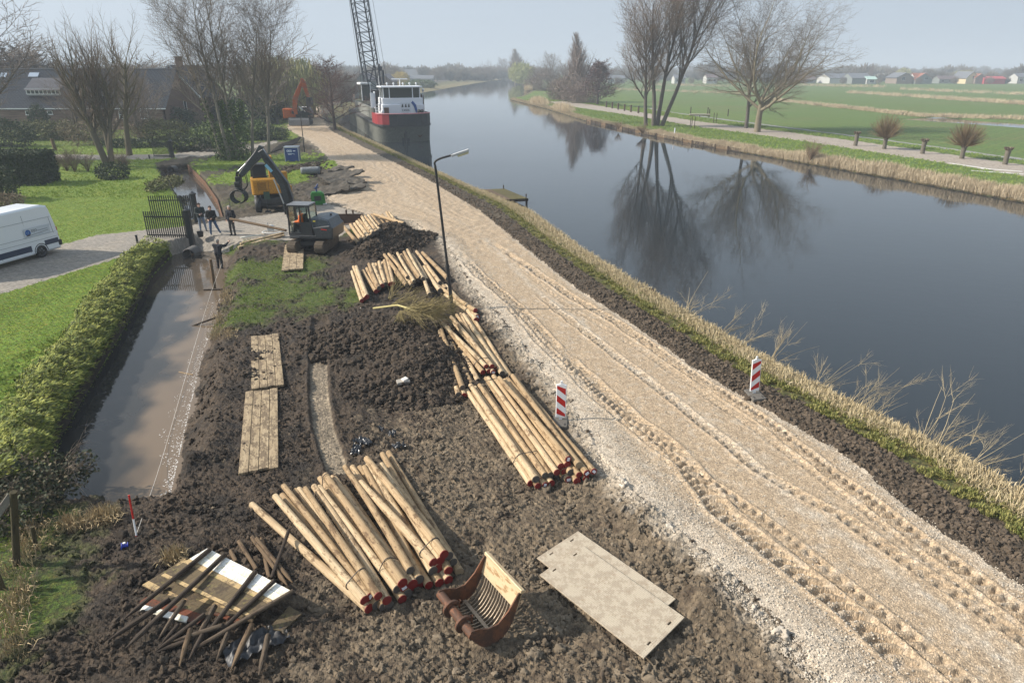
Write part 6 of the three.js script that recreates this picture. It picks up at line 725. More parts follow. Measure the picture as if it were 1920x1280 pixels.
// long farmhouse
{ const z = -119.5, x0 = -112, x1 = rayZ(306, 200, z).x, y0 = -.4, ye = heightAt(V(0, 0, z), 204), zr = z - 6.5, yr = heightAt(V(0, 0, zr), 130), w = x1 - x0, xc = (x0 + x1) / 2, t = thing('farmhouse', 'long brick farmhouse under a dark tiled roof behind the garden trees', 'house', V(xc, y0, z)), H = ye - y0; const R = (u, v, zz) => rayZ(u, v, zz).sub(t.position);
  obj('front_wall', box(w, H, .3, 0, H / 2, -.15), M.brick, t); obj('rear_wall', box(w, H, .3, 0, H / 2, -12.8), M.brick, t); for (const s of [-1, 1]) obj('gable_wall', prism([[0, 0], [13, 0], [13, H], [6.5, yr - y0 - .15], [0, H]], .3).rotateY(Math.PI / 2).translate(s * (w / 2 - .15), 0, 0), M.brick, t);
  const sl = Math.hypot(6.9, yr - ye), an = Math.atan2(6.5, yr - ye); const roof = part(t, 'roof'); roof.position.set(0, yr - y0, -6.5); const f = obj('tile_course', tiles(w + .6, sl), M.tile, roof); f.rotation.x = -an; const b = obj('rear_slope', box(w + .6, sl, .1, 0, -sl / 2, 0), M.tile, roof); b.rotation.x = an; f.userData.kind = 'stuff'; obj('ridge_cap', bar(V(-w / 2 - .3, .06, 0), V(w / 2 + .3, .06, 0), .12), M.tile, roof); obj('gutter', box(w + .6, .14, .16, 0, H + .02, .12), M.trim, t);
  const d = part(t, 'dormer'), a = R(50, 177, z - 1.6), c = R(110, 168, z - 1.6); const dw = c.x - a.x, dh = c.y - a.y; obj('dormer_box', box(dw, dh + .5, 2.4, (a.x + c.x) / 2, (a.y + c.y) / 2, a.z - 1.2), M.tileGrey, d); const dr = obj('dormer_tiles', tiles(dw + .3, 3.6), mat(C(.2, .18, .18), .4), d); dr.position.set((a.x + c.x) / 2, c.y + 1.75, a.z - 2.6); dr.rotation.x = -1.02; obj('fascia', box(dw + .4, .2, .1, (a.x + c.x) / 2, c.y + .12, a.z + .06), M.trim, d); const n = 8; for (let i = 0; i < n; i++) { obj('pane', box(dw / n * .72, dh * .72, .03, a.x + dw * (i + .5) / n, (a.y + c.y) / 2, a.z + .03), M.darkGlass, d); } obj('window_frame', join([[...Array(n + 1).keys()].map((i) => box(.14, dh, .05, a.x + dw * i / n, (a.y + c.y) / 2, a.z + .02)), box(dw, .14, .05, (a.x + c.x) / 2, a.y + .05, a.z + .025), box(dw, .14, .05, (a.x + c.x) / 2, c.y - .05, a.z + .025)]), M.trim, d);
  for (const [u0, u1, v0, v1] of [[2, 13, 138, 146], [55, 73, 138, 145]]) { const p = R((u0 + u1) / 2, (v0 + v1) / 2, z - 5.6), ww = (u1 - u0) / 10.9; const k = part(t, 'skylight'); k.position.copy(p).add(V(0, .1, .15)); k.rotation.x = -an; obj('pane', box(ww, .9, .06, 0, 0, .05), mat(C(.3, .36, .45), .15), k); obj('frame', box(ww + .14, 1.04, .05, 0, 0, .02), M.tileGrey, k); }
  const wp = R(56, 211.5, z); windowAt(t, 1.45, .55, wp.x, wp.y, .06, 2); const w2 = R(93, 211, z); windowAt(t, .8, .5, w2.x, w2.y, .06, 1); windowAt(t, 1.2, 1.2, R(230, 215, z).x, R(230, 215, z).y, .06, 2, 2); windowAt(t, 1.2, 1.2, R(270, 215, z).x, R(270, 215, z).y, .06, 2, 2); }
// gabled brick house
function gableHouse(name, label, o) { // gable towards the camera: apex and right eave given in the photograph
  const z = o.z, A = rayZ(...o.apex, z), E = rayZ(...o.eave, z), hw = Math.abs(E.x - A.x), y0 = o.y0 ?? -.4, t = thing(name, label, 'house', V(A.x, y0, z), o.turn ?? 0, o.group), ya = A.y - y0, ye = E.y - y0, dp = o.depth; obj('gable_wall', prism([[-hw * .95, 0], [hw * .95, 0], [hw * .95, ye], [0, ya - .2], [-hw * .95, ye]], .3).translate(0, 0, -.15), o.wall, t); obj('gable_wall', prism([[-hw * .95, 0], [hw * .95, 0], [hw * .95, ye], [0, ya - .2], [-hw * .95, ye]], .3).translate(0, 0, -dp), o.wall, t); for (const s of [-1, 1]) obj('side_wall', box(.3, ye, dp - .3, s * hw * .93, ye / 2, -dp / 2), o.wall, t);
  const roof = part(t, 'roof'); for (const s of [-1, 1]) { const sl = Math.hypot(hw, ya - ye) + .5; const g = o.fine ? tiles(dp + .6, sl) : box(dp + .6, sl, .16, 0, -sl / 2, 0); const m = obj('roof_slope', g, o.roof, roof); m.position.set(0, ya, -dp / 2); m.rotation.set(0, 0, 0); m.quaternion.setFromEuler(new THREE.Euler(0, s * Math.PI / 2, 0)).multiply(new THREE.Quaternion().setFromEuler(new THREE.Euler(-Math.atan2(hw, ya - ye), 0, 0))); obj('bargeboard', beam(V(0, ya + .05, .08), V(s * (hw + .3), ye - .25, .08), .06, .28), M.trim, roof); }
  if (o.chimney) obj('chimney', join([rbox(1.0, 1.7, .8, o.chimney, ya + .5, -2.5, .03), box(1.2, .15, 1.0, o.chimney, ya + 1.35, -2.5)]), o.wall, roof); for (const [u, v, w, h, c, r] of o.windows ?? []) { const p = rayZ(u, v, z).sub(t.position); windowAt(t, w, h, p.x, p.y, .08, c, r); } return t; }
gableHouse('gabled_house', 'brick house with steep gable, white bargeboards and chimney beside the farmhouse', { z: -127, apex: [315, 122], eave: [372, 180], depth: 12, wall: M.brick, roof: M.tile, fine: true, chimney: .8, windows: [[327, 160, 1.15, 1.15, 2, 2], [322, 196, .9, 1.7, 2, 1], [345, 198, .9, 1.5, 2, 1]] });
// houses along the far left bank
gableHouse('bank_house', 'small house with arched dark gable behind the crane cab', { z: -230, apex: [677, 137], eave: [694, 150], depth: 12, wall: M.dull, roof: M.tilePurple, group: 'houses on the left bank' }); gableHouse('bank_house', 'brown gabled house with pale bargeboards right of the crane', { z: -250, apex: [718, 139], eave: [735, 152], depth: 12, wall: M.brickPale, roof: M.tilePurple, group: 'houses on the left bank' }); gableHouse('bank_house', 'low gabled house with white bargeboards by the far water', { z: -560, apex: [842, 131], eave: [866, 142], depth: 24, wall: M.brickPale, roof: M.tileGrey, group: 'houses on the left bank', windows: [[836, 142, 3, 1.4, 3, 1]] }); gableHouse('bank_house', 'grey house left of the crane with steep roof', { z: -210, apex: [612, 140], eave: [640, 158], depth: 12, wall: M.brick, roof: M.tilePurple, group: 'houses on the left bank' });
function longHouse(name, label, u0, u1, vb, ve, vr, z, wall, roof, group, win = 0, depth = 9, y0 = -.7) { const a = rayZ(u0, vb, z), b = rayZ(u1, vb, z), w = b.x - a.x, ye = rayZ(u0, ve, z).y - y0, yr = heightAt(V(0, 0, z - depth / 2), vr) - y0, t = thing(name, label, 'house', V((a.x + b.x) / 2, y0, z), 0, group); obj('front_wall', box(w, ye, .3, 0, ye / 2, -.15), wall, t); obj('rear_wall', box(w, ye, .3, 0, ye / 2, -depth), wall, t); for (const s of [-1, 1]) obj('gable_wall', prism([[0, 0], [depth, 0], [depth, ye], [depth / 2, yr - .2], [0, ye]], .3).rotateY(Math.PI / 2).translate(s * (w / 2 - .16), 0, 0), wall, t); const rf = part(t, 'roof'); for (const s of [1, -1]) obj('roof_slope', beam(V(0, yr, -depth / 2), V(0, ye - .2, s > 0 ? .4 : -depth - .4), w + .6, .2), roof, rf); for (let i = 0; i < win; i++) windowAt(t, w / win * .4, Math.min(1.6, ye * .5), -w / 2 + w * (i + .5) / win, ye * .55, .06, 2, 1); return t; }
longHouse('bank_house', 'wide dark hipped house behind the golden willow', 758, 795, 150, 141, 130, -560, M.wallWhite, M.tileGrey, 'houses on the left bank', 4); longHouse('bank_house', 'long low grey roofed barn right of the golden willow', 768, 812, 153, 147, 141, -500, M.dull, M.tileGrey, 'houses on the left bank', 3); longHouse('bank_house', 'dark barn at the far water bend', 865, 905, 149, 143, 133, -600, M.dull, M.tileGrey, 'houses on the left bank', 3);
// village beyond the meadows
const VG = 'village houses beyond the meadows';
longHouse('village_barn', 'wide grey farm shed at the left end of the village', 1556, 1612, 153, 146, 138, -470, M.wallWhite, M.tileGrey, VG, 0, 20); longHouse('village_barn', 'dark grey shed with deep roof next to the wide shed', 1598, 1634, 153, 146, 137, -462, M.dull, M.tileGrey, VG, 0, 16); longHouse('village_house', 'pale green roofed hut beside the dark shed', 1626, 1645, 153, 148, 143, -460, M.wallWhite, mat(C(.4, .55, .48), .6), VG, 1); longHouse('village_house', 'white terrace row behind the village houses', 1652, 1688, 150, 142, 138, -540, M.wallWhite, M.wallWhite, VG, 6); gableHouse('village_house', 'white fronted house with dark roof left of the orange roof', { z: -465, apex: [1700, 136], eave: [1714, 145], depth: 14, wall: M.brickPale, roof: M.tileGrey, group: VG, y0: -.7, windows: [[1695, 147, 2, 2, 2, 1]] }); longHouse('village_house', 'house with bright orange tiled roof facing the meadows', 1716, 1742, 153, 147, 137, -464, M.wallWhite, M.tileRed, VG, 3); gableHouse('village_house', 'dark gabled end beside the orange roofed house', { z: -463, apex: [1736, 137], eave: [1750, 148], depth: 12, wall: M.dull, roof: M.tileRed, group: VG, y0: -.7, windows: [[1738, 147, 2, 1.6, 2, 1]] }); gableHouse('village_house', 'yellow gabled house with dark roof at the right', { z: -466, apex: [1827, 134], eave: [1836, 146], depth: 16, wall: mat(C(.62, .5, .32), .8), roof: M.tileGrey, group: VG, y0: -.7, windows: [[1827, 145, 1.6, 1.6, 2, 1]] }); gableHouse('village_house', 'small tan gabled house right of the yellow one', { z: -464, apex: [1842, 138], eave: [1850, 145], depth: 12, wall: M.brickPale, roof: M.tileRed, group: VG, y0: -.7 }); longHouse('village_barn', 'red shed at the right end of the village', 1846, 1886, 153, 147, 143, -462, mat(C(.42, .05, .06), .7), mat(C(.4, .06, .07), .7), VG, 0); longHouse('village_house', 'white house at the far right edge of the meadows', 1908, 1935, 153, 144, 137, -470, M.wallWhite, M.tileGrey, VG, 2); longHouse('village_house', 'pale house seen behind the riverside trees', 1265, 1285, 153, 146, 140, -470, M.wallWhite, M.tileGrey, VG, 2); longHouse('village_barn', 'long pale shed behind the multi stemmed tree', 1140, 1172, 152, 146, 141, -480, M.wallWhite, M.tileGrey, VG, 2); longHouse('village_house', 'white house between the two riverside trees', 1325, 1345, 153, 145, 139, -470, M.wallWhite, M.tilePurple, VG, 2); longHouse('village_house', 'low grey house left of the wide farm shed', 1480, 1530, 153, 148, 142, -480, M.dull, M.tilePurple, VG, 3); longHouse('village_house', 'dark roofed house between the orange and yellow houses', 1762, 1800, 153, 148, 142, -475, M.dull, M.tilePurple, VG, 3);
// ---- barge
{ const p = gp(762, 266, RIVER), hd = Math.atan2(.31, .95), t = thing('work_barge', 'dark hulled work barge with white wheelhouse and red bulwark, moored at the bank', 'barge', p, hd); t.scale.y = 1.25; // local +z aft, towards the camera
  const B = 4.15, Lb = 46, hull = mat(C(.2, .21, .18), .7, { map: rep(T.grain, .6) }), tar = mat(C(.03, .033, .037), .5), redP = mat(C(.27, .022, .03), .5), white = mat(C(.72, .74, .78), .45), deckM = mat(C(.14, .13, .12), .85, { map: T.grain });
  const outline = (k, b = B) => { const s = []; for (let a = 0; a <= 10; a++) { const th = a / 10 * Math.PI; s.push([Math.cos(th) * b * .98, -2.2 + Math.sin(th) ** .75 * 2.9 * k]); } s.push([-b, -6], [-b, -Lb + 4], [-b * .5, -Lb], [b * .5, -Lb], [b, -Lb + 4], [b, -6]); return s; };
  const flat = (pts, y0, y1, inset = 0) => { const s = new THREE.Shape(pts.map((q) => new THREE.Vector2(q[0], -q[1]))); if (inset) s.holes.push(new THREE.Path(pts.map((q) => new THREE.Vector2(q[0] * (1 - inset / B), -(q[1] + inset * (q[1] > -3 ? -1 : 1) * (q[1] > -3 ? 1 : 0)))).reverse())); return new THREE.ExtrudeGeometry(s, { depth: y1 - y0, bevelEnabled: false }).rotateX(-Math.PI / 2).translate(0, y0, 0); };
  { const g = flat(outline(1), -.7, 2.0), a = g.attributes.position; for (let i = 0; i < a.count; i++) if (a.getY(i) < 0 && a.getZ(i) > -3.5) a.setZ(i, a.getZ(i) - .9); g.computeVertexNormals(); obj('hull', toCreasedNormals(g, .6), hull, t); }
  obj('rubbing_strake', flat(outline(1.03, B + .12), 1.78, 2.02), tar, t); obj('deck', flat(outline(.97, B - .06), 2.0, 2.06), deckM, t);
  const bw = (y0, y1, z0, m, n, side) => { const pts = outline(1).slice(0, 11).filter((q) => side === 0 || (side > 0 ? q[0] < -1.5 || q[1] < z0 : true)); for (let i = 0; i + 1 < pts.length; i++) { const a = pts[i], b = pts[i + 1]; const left = (a[0] + b[0]) / 2 < -2.0, right = (a[0] + b[0]) / 2 > 3.6; obj(n, beam(V(a[0], (y0 + y1) / 2, a[1]), V(b[0], (y0 + y1) / 2, b[1]), .08, y1 - y0), left || right ? redP : tar, t); } }; bw(2.0, 3.2, 0, tar, 'bulwark', 0); for (const s of [-1, 1]) obj('bulwark', box(.08, 1.2, 3.6, s * B * .98, 2.6, -4.0), redP, t); obj('bulwark_rail', tube(outline(1).slice(0, 11).map((q) => V(q[0], 3.22, q[1])), .07, 40, 6), mat(C(.45, .2, .22), .5), t);
  obj('rudder_trunk', join([box(1.1, 2.2, .5, -.1, .9, -.1), bar(V(-.1, -.8, .25), V(-.1, 1.6, .25), .22)]), tar, t); { const an = part(t, 'anchor'); obj('shank', bar(V(2.1, .5, -.05), V(2.1, 1.3, -.2), .06), M.rust, an); obj('flukes', join([bar(V(1.8, .75, .0), V(2.1, .5, .02), .06), bar(V(2.4, .75, 0), V(2.1, .5, .02), .06)]), M.rust, an); }
  const hs = part(t, 'deckhouse'); obj('lower_house', rbox(6.3, 2.1, 4.6, .25, 3.1, -4.9, .1), white, hs); obj('mid_band', rbox(6.1, .7, 4.3, .25, 4.5, -5.1, .08), white, hs); obj('band_line', box(6.14, .05, .04, .25, 4.12, -2.93), M.tileGrey, hs); obj('doorway', box(.75, 1.7, .06, -2.3, 2.95, -2.6), mat(C(.1, .05, .03), .7), hs); obj('door_frame', join([box(.1, 1.85, .12, -2.75, 3.0, -2.6), box(.1, 1.85, .12, -1.85, 3.0, -2.6), box(1.0, .1, .12, -2.3, 3.9, -2.6)]), white, hs);
  const wh = part(t, 'wheelhouse'); obj('window_band', box(5.5, 1.15, 3.6, .25, 5.42, -5.3), M.darkGlass, wh); for (const [x, z] of [[-2.5, -3.5], [-1.6, -3.48], [1.9, -3.48], [3.0, -3.5], [-2.5, -7.1], [3.0, -7.1], [-2.5, -5.3], [3.0, -5.3]]) obj('window_post', box(.13, 1.2, .13, x, 5.42, z), white, wh); obj('roof', rbox(6.3, .16, 4.3, .25, 6.08, -5.3, .06), white, wh); for (const x of [-1.8, -.8, .6, 1.6, 2.6]) obj('deck_light', join([bar(V(x, 6.1, -4), V(x, 6.4, -4), .04), new THREE.SphereGeometry(.14, 8, 6).translate(x, 6.45, -4)]), M.trim, wh); obj('radar_scanner', join([bar(V(.4, 6.1, -5.5), V(.4, 6.9, -5.5), .08), rbox(2.4, .12, .2, .4, 6.95, -5.5, .04)]), M.trim, wh); obj('radio_mast', bar(V(-2.6, 6.1, -6.5), V(-2.6, 7.3, -6.5), .04), M.trim, wh);
  { const cv = document.createElement('canvas'); cv.width = 256; cv.height = 256; const c = cv.getContext('2d'); c.fillStyle = '#dfe3ea'; c.fillRect(0, 0, 256, 256); c.fillStyle = '#15181c'; for (const [x, w] of [[20, 54], [100, 60], [182, 54]]) { c.beginPath(); c.moveTo(x, 92); c.lineTo(x + w / 2 - 8, 40); c.lineTo(x + w / 2 + 12, 20); c.lineTo(x + w, 92); c.fill(); } c.font = 'bold 62px sans-serif'; c.textAlign = 'center'; c.fillStyle = '#1c2530'; c.fillText('CANIA', 128, 172); c.fillStyle = '#8c98a8'; c.fillRect(60, 200, 136, 12); const tx = new THREE.CanvasTexture(cv); tx.colorSpace = THREE.SRGBColorSpace; obj('name_board', new THREE.PlaneGeometry(1.5, 1.5).translate(.6, 3.6, -2.58), mat(C(.85, .85, .85), .5, { map: tx }), hs); }
  const st = part(t, 'stair'); for (let k = 0; k < 7; k++) obj('tread', box(.9, .05, .22, -3.25, 2.25 + k * .3, -3.0 - k * .2), M.trim, st); for (const x of [-3.72, -2.78]) obj('stringer', beam(V(x, 2.1, -2.9), V(x, 4.3, -4.4), .06, .2), white, st); const ls = part(t, 'lifebuoy_board'); obj('board', box(.08, 1.9, 1.3, -3.6, 4.6, -5.2), white, ls); obj('lifebuoy', new THREE.TorusGeometry(.35, .1, 8, 18).rotateY(Math.PI / 2 - .6).translate(-3.75, 4.7, -4.9), mat(C(.7, .1, .03), .6), ls); obj('screen_board', rbox(.06, 1.7, .9, -4.0, 4.6, -4.4, .02, -.9), white, ls);
  for (const [x, z] of [[-3.0, -1.8], [2.9, -1.7], [2.4, -1.6]]) { const bo = part(t, 'bollard'); obj('drum', join([bar(V(x, 2.05, z), V(x, 3.3, z), .28, .25, 14), new THREE.SphereGeometry(.27, 12, 6).translate(x, 3.35, z)]), x < 0 ? M.trim : tar, bo); } obj('winch', join([rbox(1.2, .8, .8, -2.2, 2.5, -1.9, .1)]), M.grey, t); obj('searchlight', join([bar(V(3.5, 4.2, -4), V(3.6, 5.6, -4), .05), new THREE.SphereGeometry(.2, 10, 8).translate(3.6, 5.7, -4)]), M.trim, t); obj('outboard_crane', join([rbox(.9, 1.3, .9, 3.4, 4.5, -5, .1), bar(V(3.6, 3.2, -4.4), V(3.6, 4.5, -4.4), .2)]), M.rust, t); obj('blue_tarpaulin', arm([[1.6, 4.4], [2.0, 4.0], [2.2, 3.4], [2.4, 3.0]], [.25, .3, .25, .2], .2, .04).translate(0, 0, -2.5), mat(C(.04, .1, .3), .7), t);
  for (const s of [-1, 1]) obj('hold_coaming', box(.25, 1.4, 28, s * 3.1, 2.75, -24), mat(C(.33, .34, .31), .8, { map: T.grain }), t); obj('hold_end', box(6, 1.4, .25, 0, 2.75, -10), mat(C(.3, .31, .28), .8), t); obj('hold_floor', box(6, .2, 28, 0, 2.2, -24), M.mudTrack, t);
  // crane standing in the hold
  const cz = -31, toW = (x, y, z) => t.localToWorld(V(x, y, z)); t.updateMatrixWorld(true);
  const cb = toW(.2, 2.3, cz), k = thing('lattice_crane', 'dark lattice boom crane standing on the barge behind the wheelhouse', 'crane', cb, hd + .15); obj('base_plinth', join([rbox(5.4, 1.0, 5.6, 0, .5, 0, .1), new THREE.CylinderGeometry(1.4, 1.5, .6, 18).translate(0, 1.2, 0)]), M.black, k); obj('machine_house', rbox(3.6, 2.0, 5.4, .4, 2.5, -2.2, .15), mat(C(.09, .08, .075), .6, { map: T.grain }), k); obj('drag_bucket', lathe([[0, 0], [.9, .1], [1.2, .8], [1.3, 1.8], [1.2, 1.8], [1.05, .9], [0, .3]], 16).rotateX(.9).translate(.3, 1.2, 3.4), paint(C(.3, .31, .3), .7), k);
  const cab = part(k, 'cab'); obj('cab_body', rbox(1.7, 2.7, 2.0, -2.5, 3.2, .8, .12), M.darkGlass, cab); obj('cab_roof', rbox(2.1, .4, 2.4, -2.5, 4.7, .8, .12), M.trim, cab); obj('cab_frame', join([[-3.3, -1.7].map((x) => box(.14, 2.8, .14, x, 3.2, 1.8))]), M.trim, cab);
  const foot = rayZ(703, 184, cb.z + 1).sub(cb), topW = rayZ(672, -6, cb.z + 1).sub(cb); k.updateMatrixWorld(true); const inv = new THREE.Quaternion().setFromAxisAngle(UPV, -(hd + .15)); foot.applyQuaternion(inv); topW.applyQuaternion(inv); const dir = topW.clone().sub(foot).normalize(), len = 36, sd = V(1, 0, 0).addScaledVector(dir, -dir.x).normalize(), fw = dir.clone().cross(sd), bm = part(k, 'boom'), cm = mat(C(.035, .042, .055), .5), at = (s, a, b) => { const w = s < 2.5 ? lerp(.55, 1.2, s / 2.5) : 1.2; return foot.clone().addScaledVector(dir, s).addScaledVector(sd, a * w).addScaledVector(fw, b * w); };
  for (const [a, b] of [[1, 1], [1, -1], [-1, 1], [-1, -1]]) obj('chord', join([bar(at(0, a, b), at(2.5, a, b), .14), bar(at(2.5, a, b), at(len, a, b), .14)]), cm, bm); const zz = []; for (let s = 0; s < len - 1.6; s += 1.6) for (const [p1, p2] of [[[1, 1], [-1, 1]], [[1, -1], [-1, -1]], [[1, 1], [1, -1]], [[-1, 1], [-1, -1]]]) { zz.push(bar(at(s, ...p1), at(s + 1.6, ...p2), .06, .06, 5), bar(at(s + 1.6, ...p1), at(s + 1.6, ...p2), .05, .05, 5)); } obj('lacing', zz, cm, bm);
  obj('gantry', join([beam(V(1.5, 3.4, -3.8), V(1.7, 8.0, -2.6), .18, .18), beam(V(-.6, 3.4, -3.8), V(.6, 8.0, -2.6), .18, .18), rbox(.7, .8, .5, 1.6, 7.2, -2.2, .15), rbox(.35, 2.4, .35, 1.9, 5.8, -1.6, .12)]), cm, k); for (const [a, b] of [[-1.4, .4], [-1.7, .4], [1.5, -.5], [1.8, -.5]]) obj('hoist_rope', bar(foot.clone().addScaledVector(sd, a * 1.3).add(V(0, -1, b)), at(len, a > 0 ? 1.1 : -1.1, 0), .035, .035, 5), cm, k); for (const s of [-1.6, 2.2]) obj('hoist_rope', bar(V(s, 3, .5), at(len, s > 0 ? 1.8 : -1.6, .5), .03, .03, 5), cm, k); }
// ---- far bank fittings
{ const post = (name, label, cat, u, v, h, r, grp, m = M.oldWood[1]) => { const p = onLand(u, v), o = tag(obj(name, bar(V(0, -.2, 0), V(0, h, 0), r, r * .9, 8), m), label, cat, grp); o.position.copy(p); return o; };
  const P = [[840, 215.5], [876, 222], [915, 231], [962, 240], [1010, 249], [1040, 255], [1085, 260], [1140, 262]];
  const rv = thing('bank_revetment', 'dark timber plank revetment along the far bank below the trees', 'revetment', gp(1095, 229, RIVER)); for (let i = 0; i < 20; i++) { const z0 = lerp(-146, -92, i / 20), z1 = lerp(-146, -92, (i + .94) / 20), a = V(waterE(z0) + .05, RIVER + .18, z0).sub(rv.position), b = V(waterE(z1) + .05, RIVER + .18, z1).sub(rv.position); obj('plank', beam(a, b, .06, .55), M.oldWood[i % 3 === 0 ? 2 : 1], rv); obj('post', bar(V(a.x - .08, -.6, a.z), V(a.x - .08, .55, a.z), .08), M.oldWood[0], rv); }
  for (const [i, u] of [1137, 1148, 1159, 1171, 1183, 1197].entries()) post('verge_post', `${ORD[i]} dark stump post along the far path, counted from the left`, 'post', u, 201 + i * 2.2, 1.5, .22, 'stump posts along the far path', M.oldWood[0]);
  post('marker_stake', 'white topped short post by the water on the far verge', 'post', 1265, 251, .9, .1, null, M.tagWhite); for (const [i, [u, v]] of [[1297, 240], [1302, 241], [1294, 243]].entries()) post('tree_stake', `${ORD[i]} thin stake of the sapling frame on the far verge`, 'stake', u, v, 1.9, .06, 'sapling frame on the far verge'); for (const [i, [u, v]] of [[1338, 230], [1343, 231]].entries()) post('tree_stake', `${ORD[i]} thin stake of the right sapling frame on the far verge`, 'stake', u, v, 1.8, .06, 'right sapling frame on the far verge'); for (const [i, [u, v]] of [[1295, 213], [1327, 214], [1330, 218], [1365, 218]].entries()) post('field_post', `${ORD[i]} dark fence post at the meadow gate, from the left`, 'post', u, v, 1.5, .12, 'posts at the meadow gate');
  const br = thing('plank_bridge', 'low pale timber bridge rail in the meadow beside the riverside trees', 'bridge', onLand(1312, 219), -.15); obj('rail', rbox(4.2, .25, .3, 0, .5, 0, .04), mat(C(.5, .44, .36), .9), br); obj('deck', rbox(4.2, .12, 1.2, 0, .3, -.6, .02), M.oldWood[2], br); for (const s of [-1.9, 0, 1.9]) obj('post', bar(V(s, -.3, .05), V(s, .6, .05), .08), M.oldWood[1], br); }
// pale lane crossing marks on the far road
for (const [a, b, i] of [[[1780, 306], [1862, 318], 0], [[1822, 320], [1920, 327], 1], [[1840, 316], [1918, 322], 2]]) { const A = onLand(...a).add(V(0, .03, 0)), B = onLand(...b).add(V(0, .03, 0)), o = obj('road_marking', beam(A, B, .5, .012), mat(C(.62, .6, .56), .8)); struct(o); }
// ---------------------------------------------------------------- trees, hedges, shrubs
const onL = (u, v) => { const p = onLand(u, v); p.y -= .1; return p; };
const hOf = (p, v) => heightAt(p, v) - p.y;
{ // far bank: four-stemmed willow
  const p = onL(1222, 236), h = hOf(p, -22); const st = (x, z, dx, dz, hh, r) => [V(x, -.2, z), V(dx, 1, dz).normalize(), hh, r];
  tree('willow_tree', 'tall bare willow with several slender stems at the far river bank', growTree({ seed: 5, levels: 5, kids: [15, 9, 7, 5], from: [.32, .15, .1, .1], angle: [.62, .6, .65, .7], ratio: [.42, .5, .5, .5], up: [.1, .4, .25, .1, .0], wob: .14, wob0: .45, taper0: .22, minR: .014, twigFrom: 3, bark: [.14, .12, .1], twigs: [.19, .14, .1], stems: [st(-1.0, 0, -.12, 0, h * .62, .38), st(.2, .5, .02, .1, h * .9, .4), st(1.0, -.3, .1, 0, h * .92, .42), st(1.6, .3, .3, .1, h * .98, .4)] }), p);
  const q = onL(1420, 247), h2 = hOf(q, 8);
  tree('maple_tree', 'broad bare tree with forked trunk and spreading crown on the far bank', growTree({ seed: 21, levels: 6, kids: [9, 10, 6, 5, 4], from: [.55, .12, .12, .1, .1], angle: [1.05, .75, .7, .7, .8], ratio: [2.05, .45, .5, .5, .55], rr: [.62, .5, .55, .55, .6], up: [.02, .42, .15, .0, -.1, -.1], wob: .2, wob0: .2, taper0: .62, minR: .011, twigFrom: 3, bark: [.21, .18, .125], twigs: [.17, .14, .11], height: h2 * .3, radius: .55 }), q);
  const s = onL(1399, 240), h3 = hOf(s, 30); tree('maple_tree', 'slimmer bare tree just left of the broad forked one', growTree({ seed: 33, levels: 5, kids: [13, 8, 6, 5], from: [.22, .12, .1, .1], angle: [.85, .7, .7, .8], ratio: [.5, .5, .5, .5], up: [.05, .35, .15, 0, 0], wob: .2, wob0: .3, taper0: .22, minR: .012, twigFrom: 3, bark: [.13, .115, .1], twigs: [.15, .125, .1], height: h3 * .82, radius: .34 }), s);
}
const mid = growTree({ seed: 41, levels: 5, kids: [17, 8, 6, 4], from: [.1, .12, .1, .1], angle: [.75, .65, .65, .7], ratio: [.42, .48, .5, .5], up: [.03, .45, .25, .1, 0], wob: .14, wob0: .25, taper0: .12, minR: .014, twigFrom: 2, low: true, bark: [.14, .12, .1], twigs: [.18, .14, .115], shape: (t, l) => l ? 1 : 1.15 - .65 * t, height: 10, radius: .25 });
const mid2 = growTree({ seed: 52, levels: 5, kids: [10, 8, 6, 4], from: [.3, .12, .1, .1], angle: [.85, .7, .7, .8], ratio: [1.15, .42, .5, .5], up: [.03, .4, .15, .0, -.05], wob: .18, wob0: .25, taper0: .4, rr: [.6, .5, .55, .55], minR: .015, twigFrom: 2, low: true, bark: [.14, .12, .1], twigs: [.17, .135, .11], height: 4.6, radius: .3 });
const poplar = growTree({ seed: 63, levels: 4, kids: [64, 8, 6], from: [.04, .12, .1], angle: [.55, .5, .6], ratio: [.34, .45, .5], up: [.02, .7, .35, .1], wob: .1, wob0: .1, taper0: .05, minR: .015, twigFrom: 1, low: true, bark: [.16, .13, .11], twigs: [.22, .17, .145], shape: (t, l) => l ? 1 : 1.08 - .92 * t, height: 10, radius: .3 });
const drk = growTree({ seed: 74, levels: 5, kids: [22, 8, 6, 4], from: [.1, .12, .1, .1], angle: [1.0, .65, .65, .7], ratio: [.46, .45, .5, .45], up: [.02, .15, .1, .0, 0], wob: .14, wob0: .12, taper0: .06, minR: .016, twigFrom: 2, low: true, bark: [.09, .07, .06], twigs: [.12, .075, .065], shape: (t, l) => l ? 1 : 1.1 - .9 * t, height: 10, radius: .22 });
const farA = growTree({ seed: 85, levels: 4, kids: [13, 8, 6], from: [.2, .12, .1], angle: [.85, .7, .7], ratio: [.55, .5, .5], up: [.03, .35, .15, 0], wob: .18, wob0: .2, taper0: .2, minR: .035, twigFrom: 2, low: true, bark: [.14, .12, .1], twigs: [.17, .14, .115], height: 8, radius: .28 });
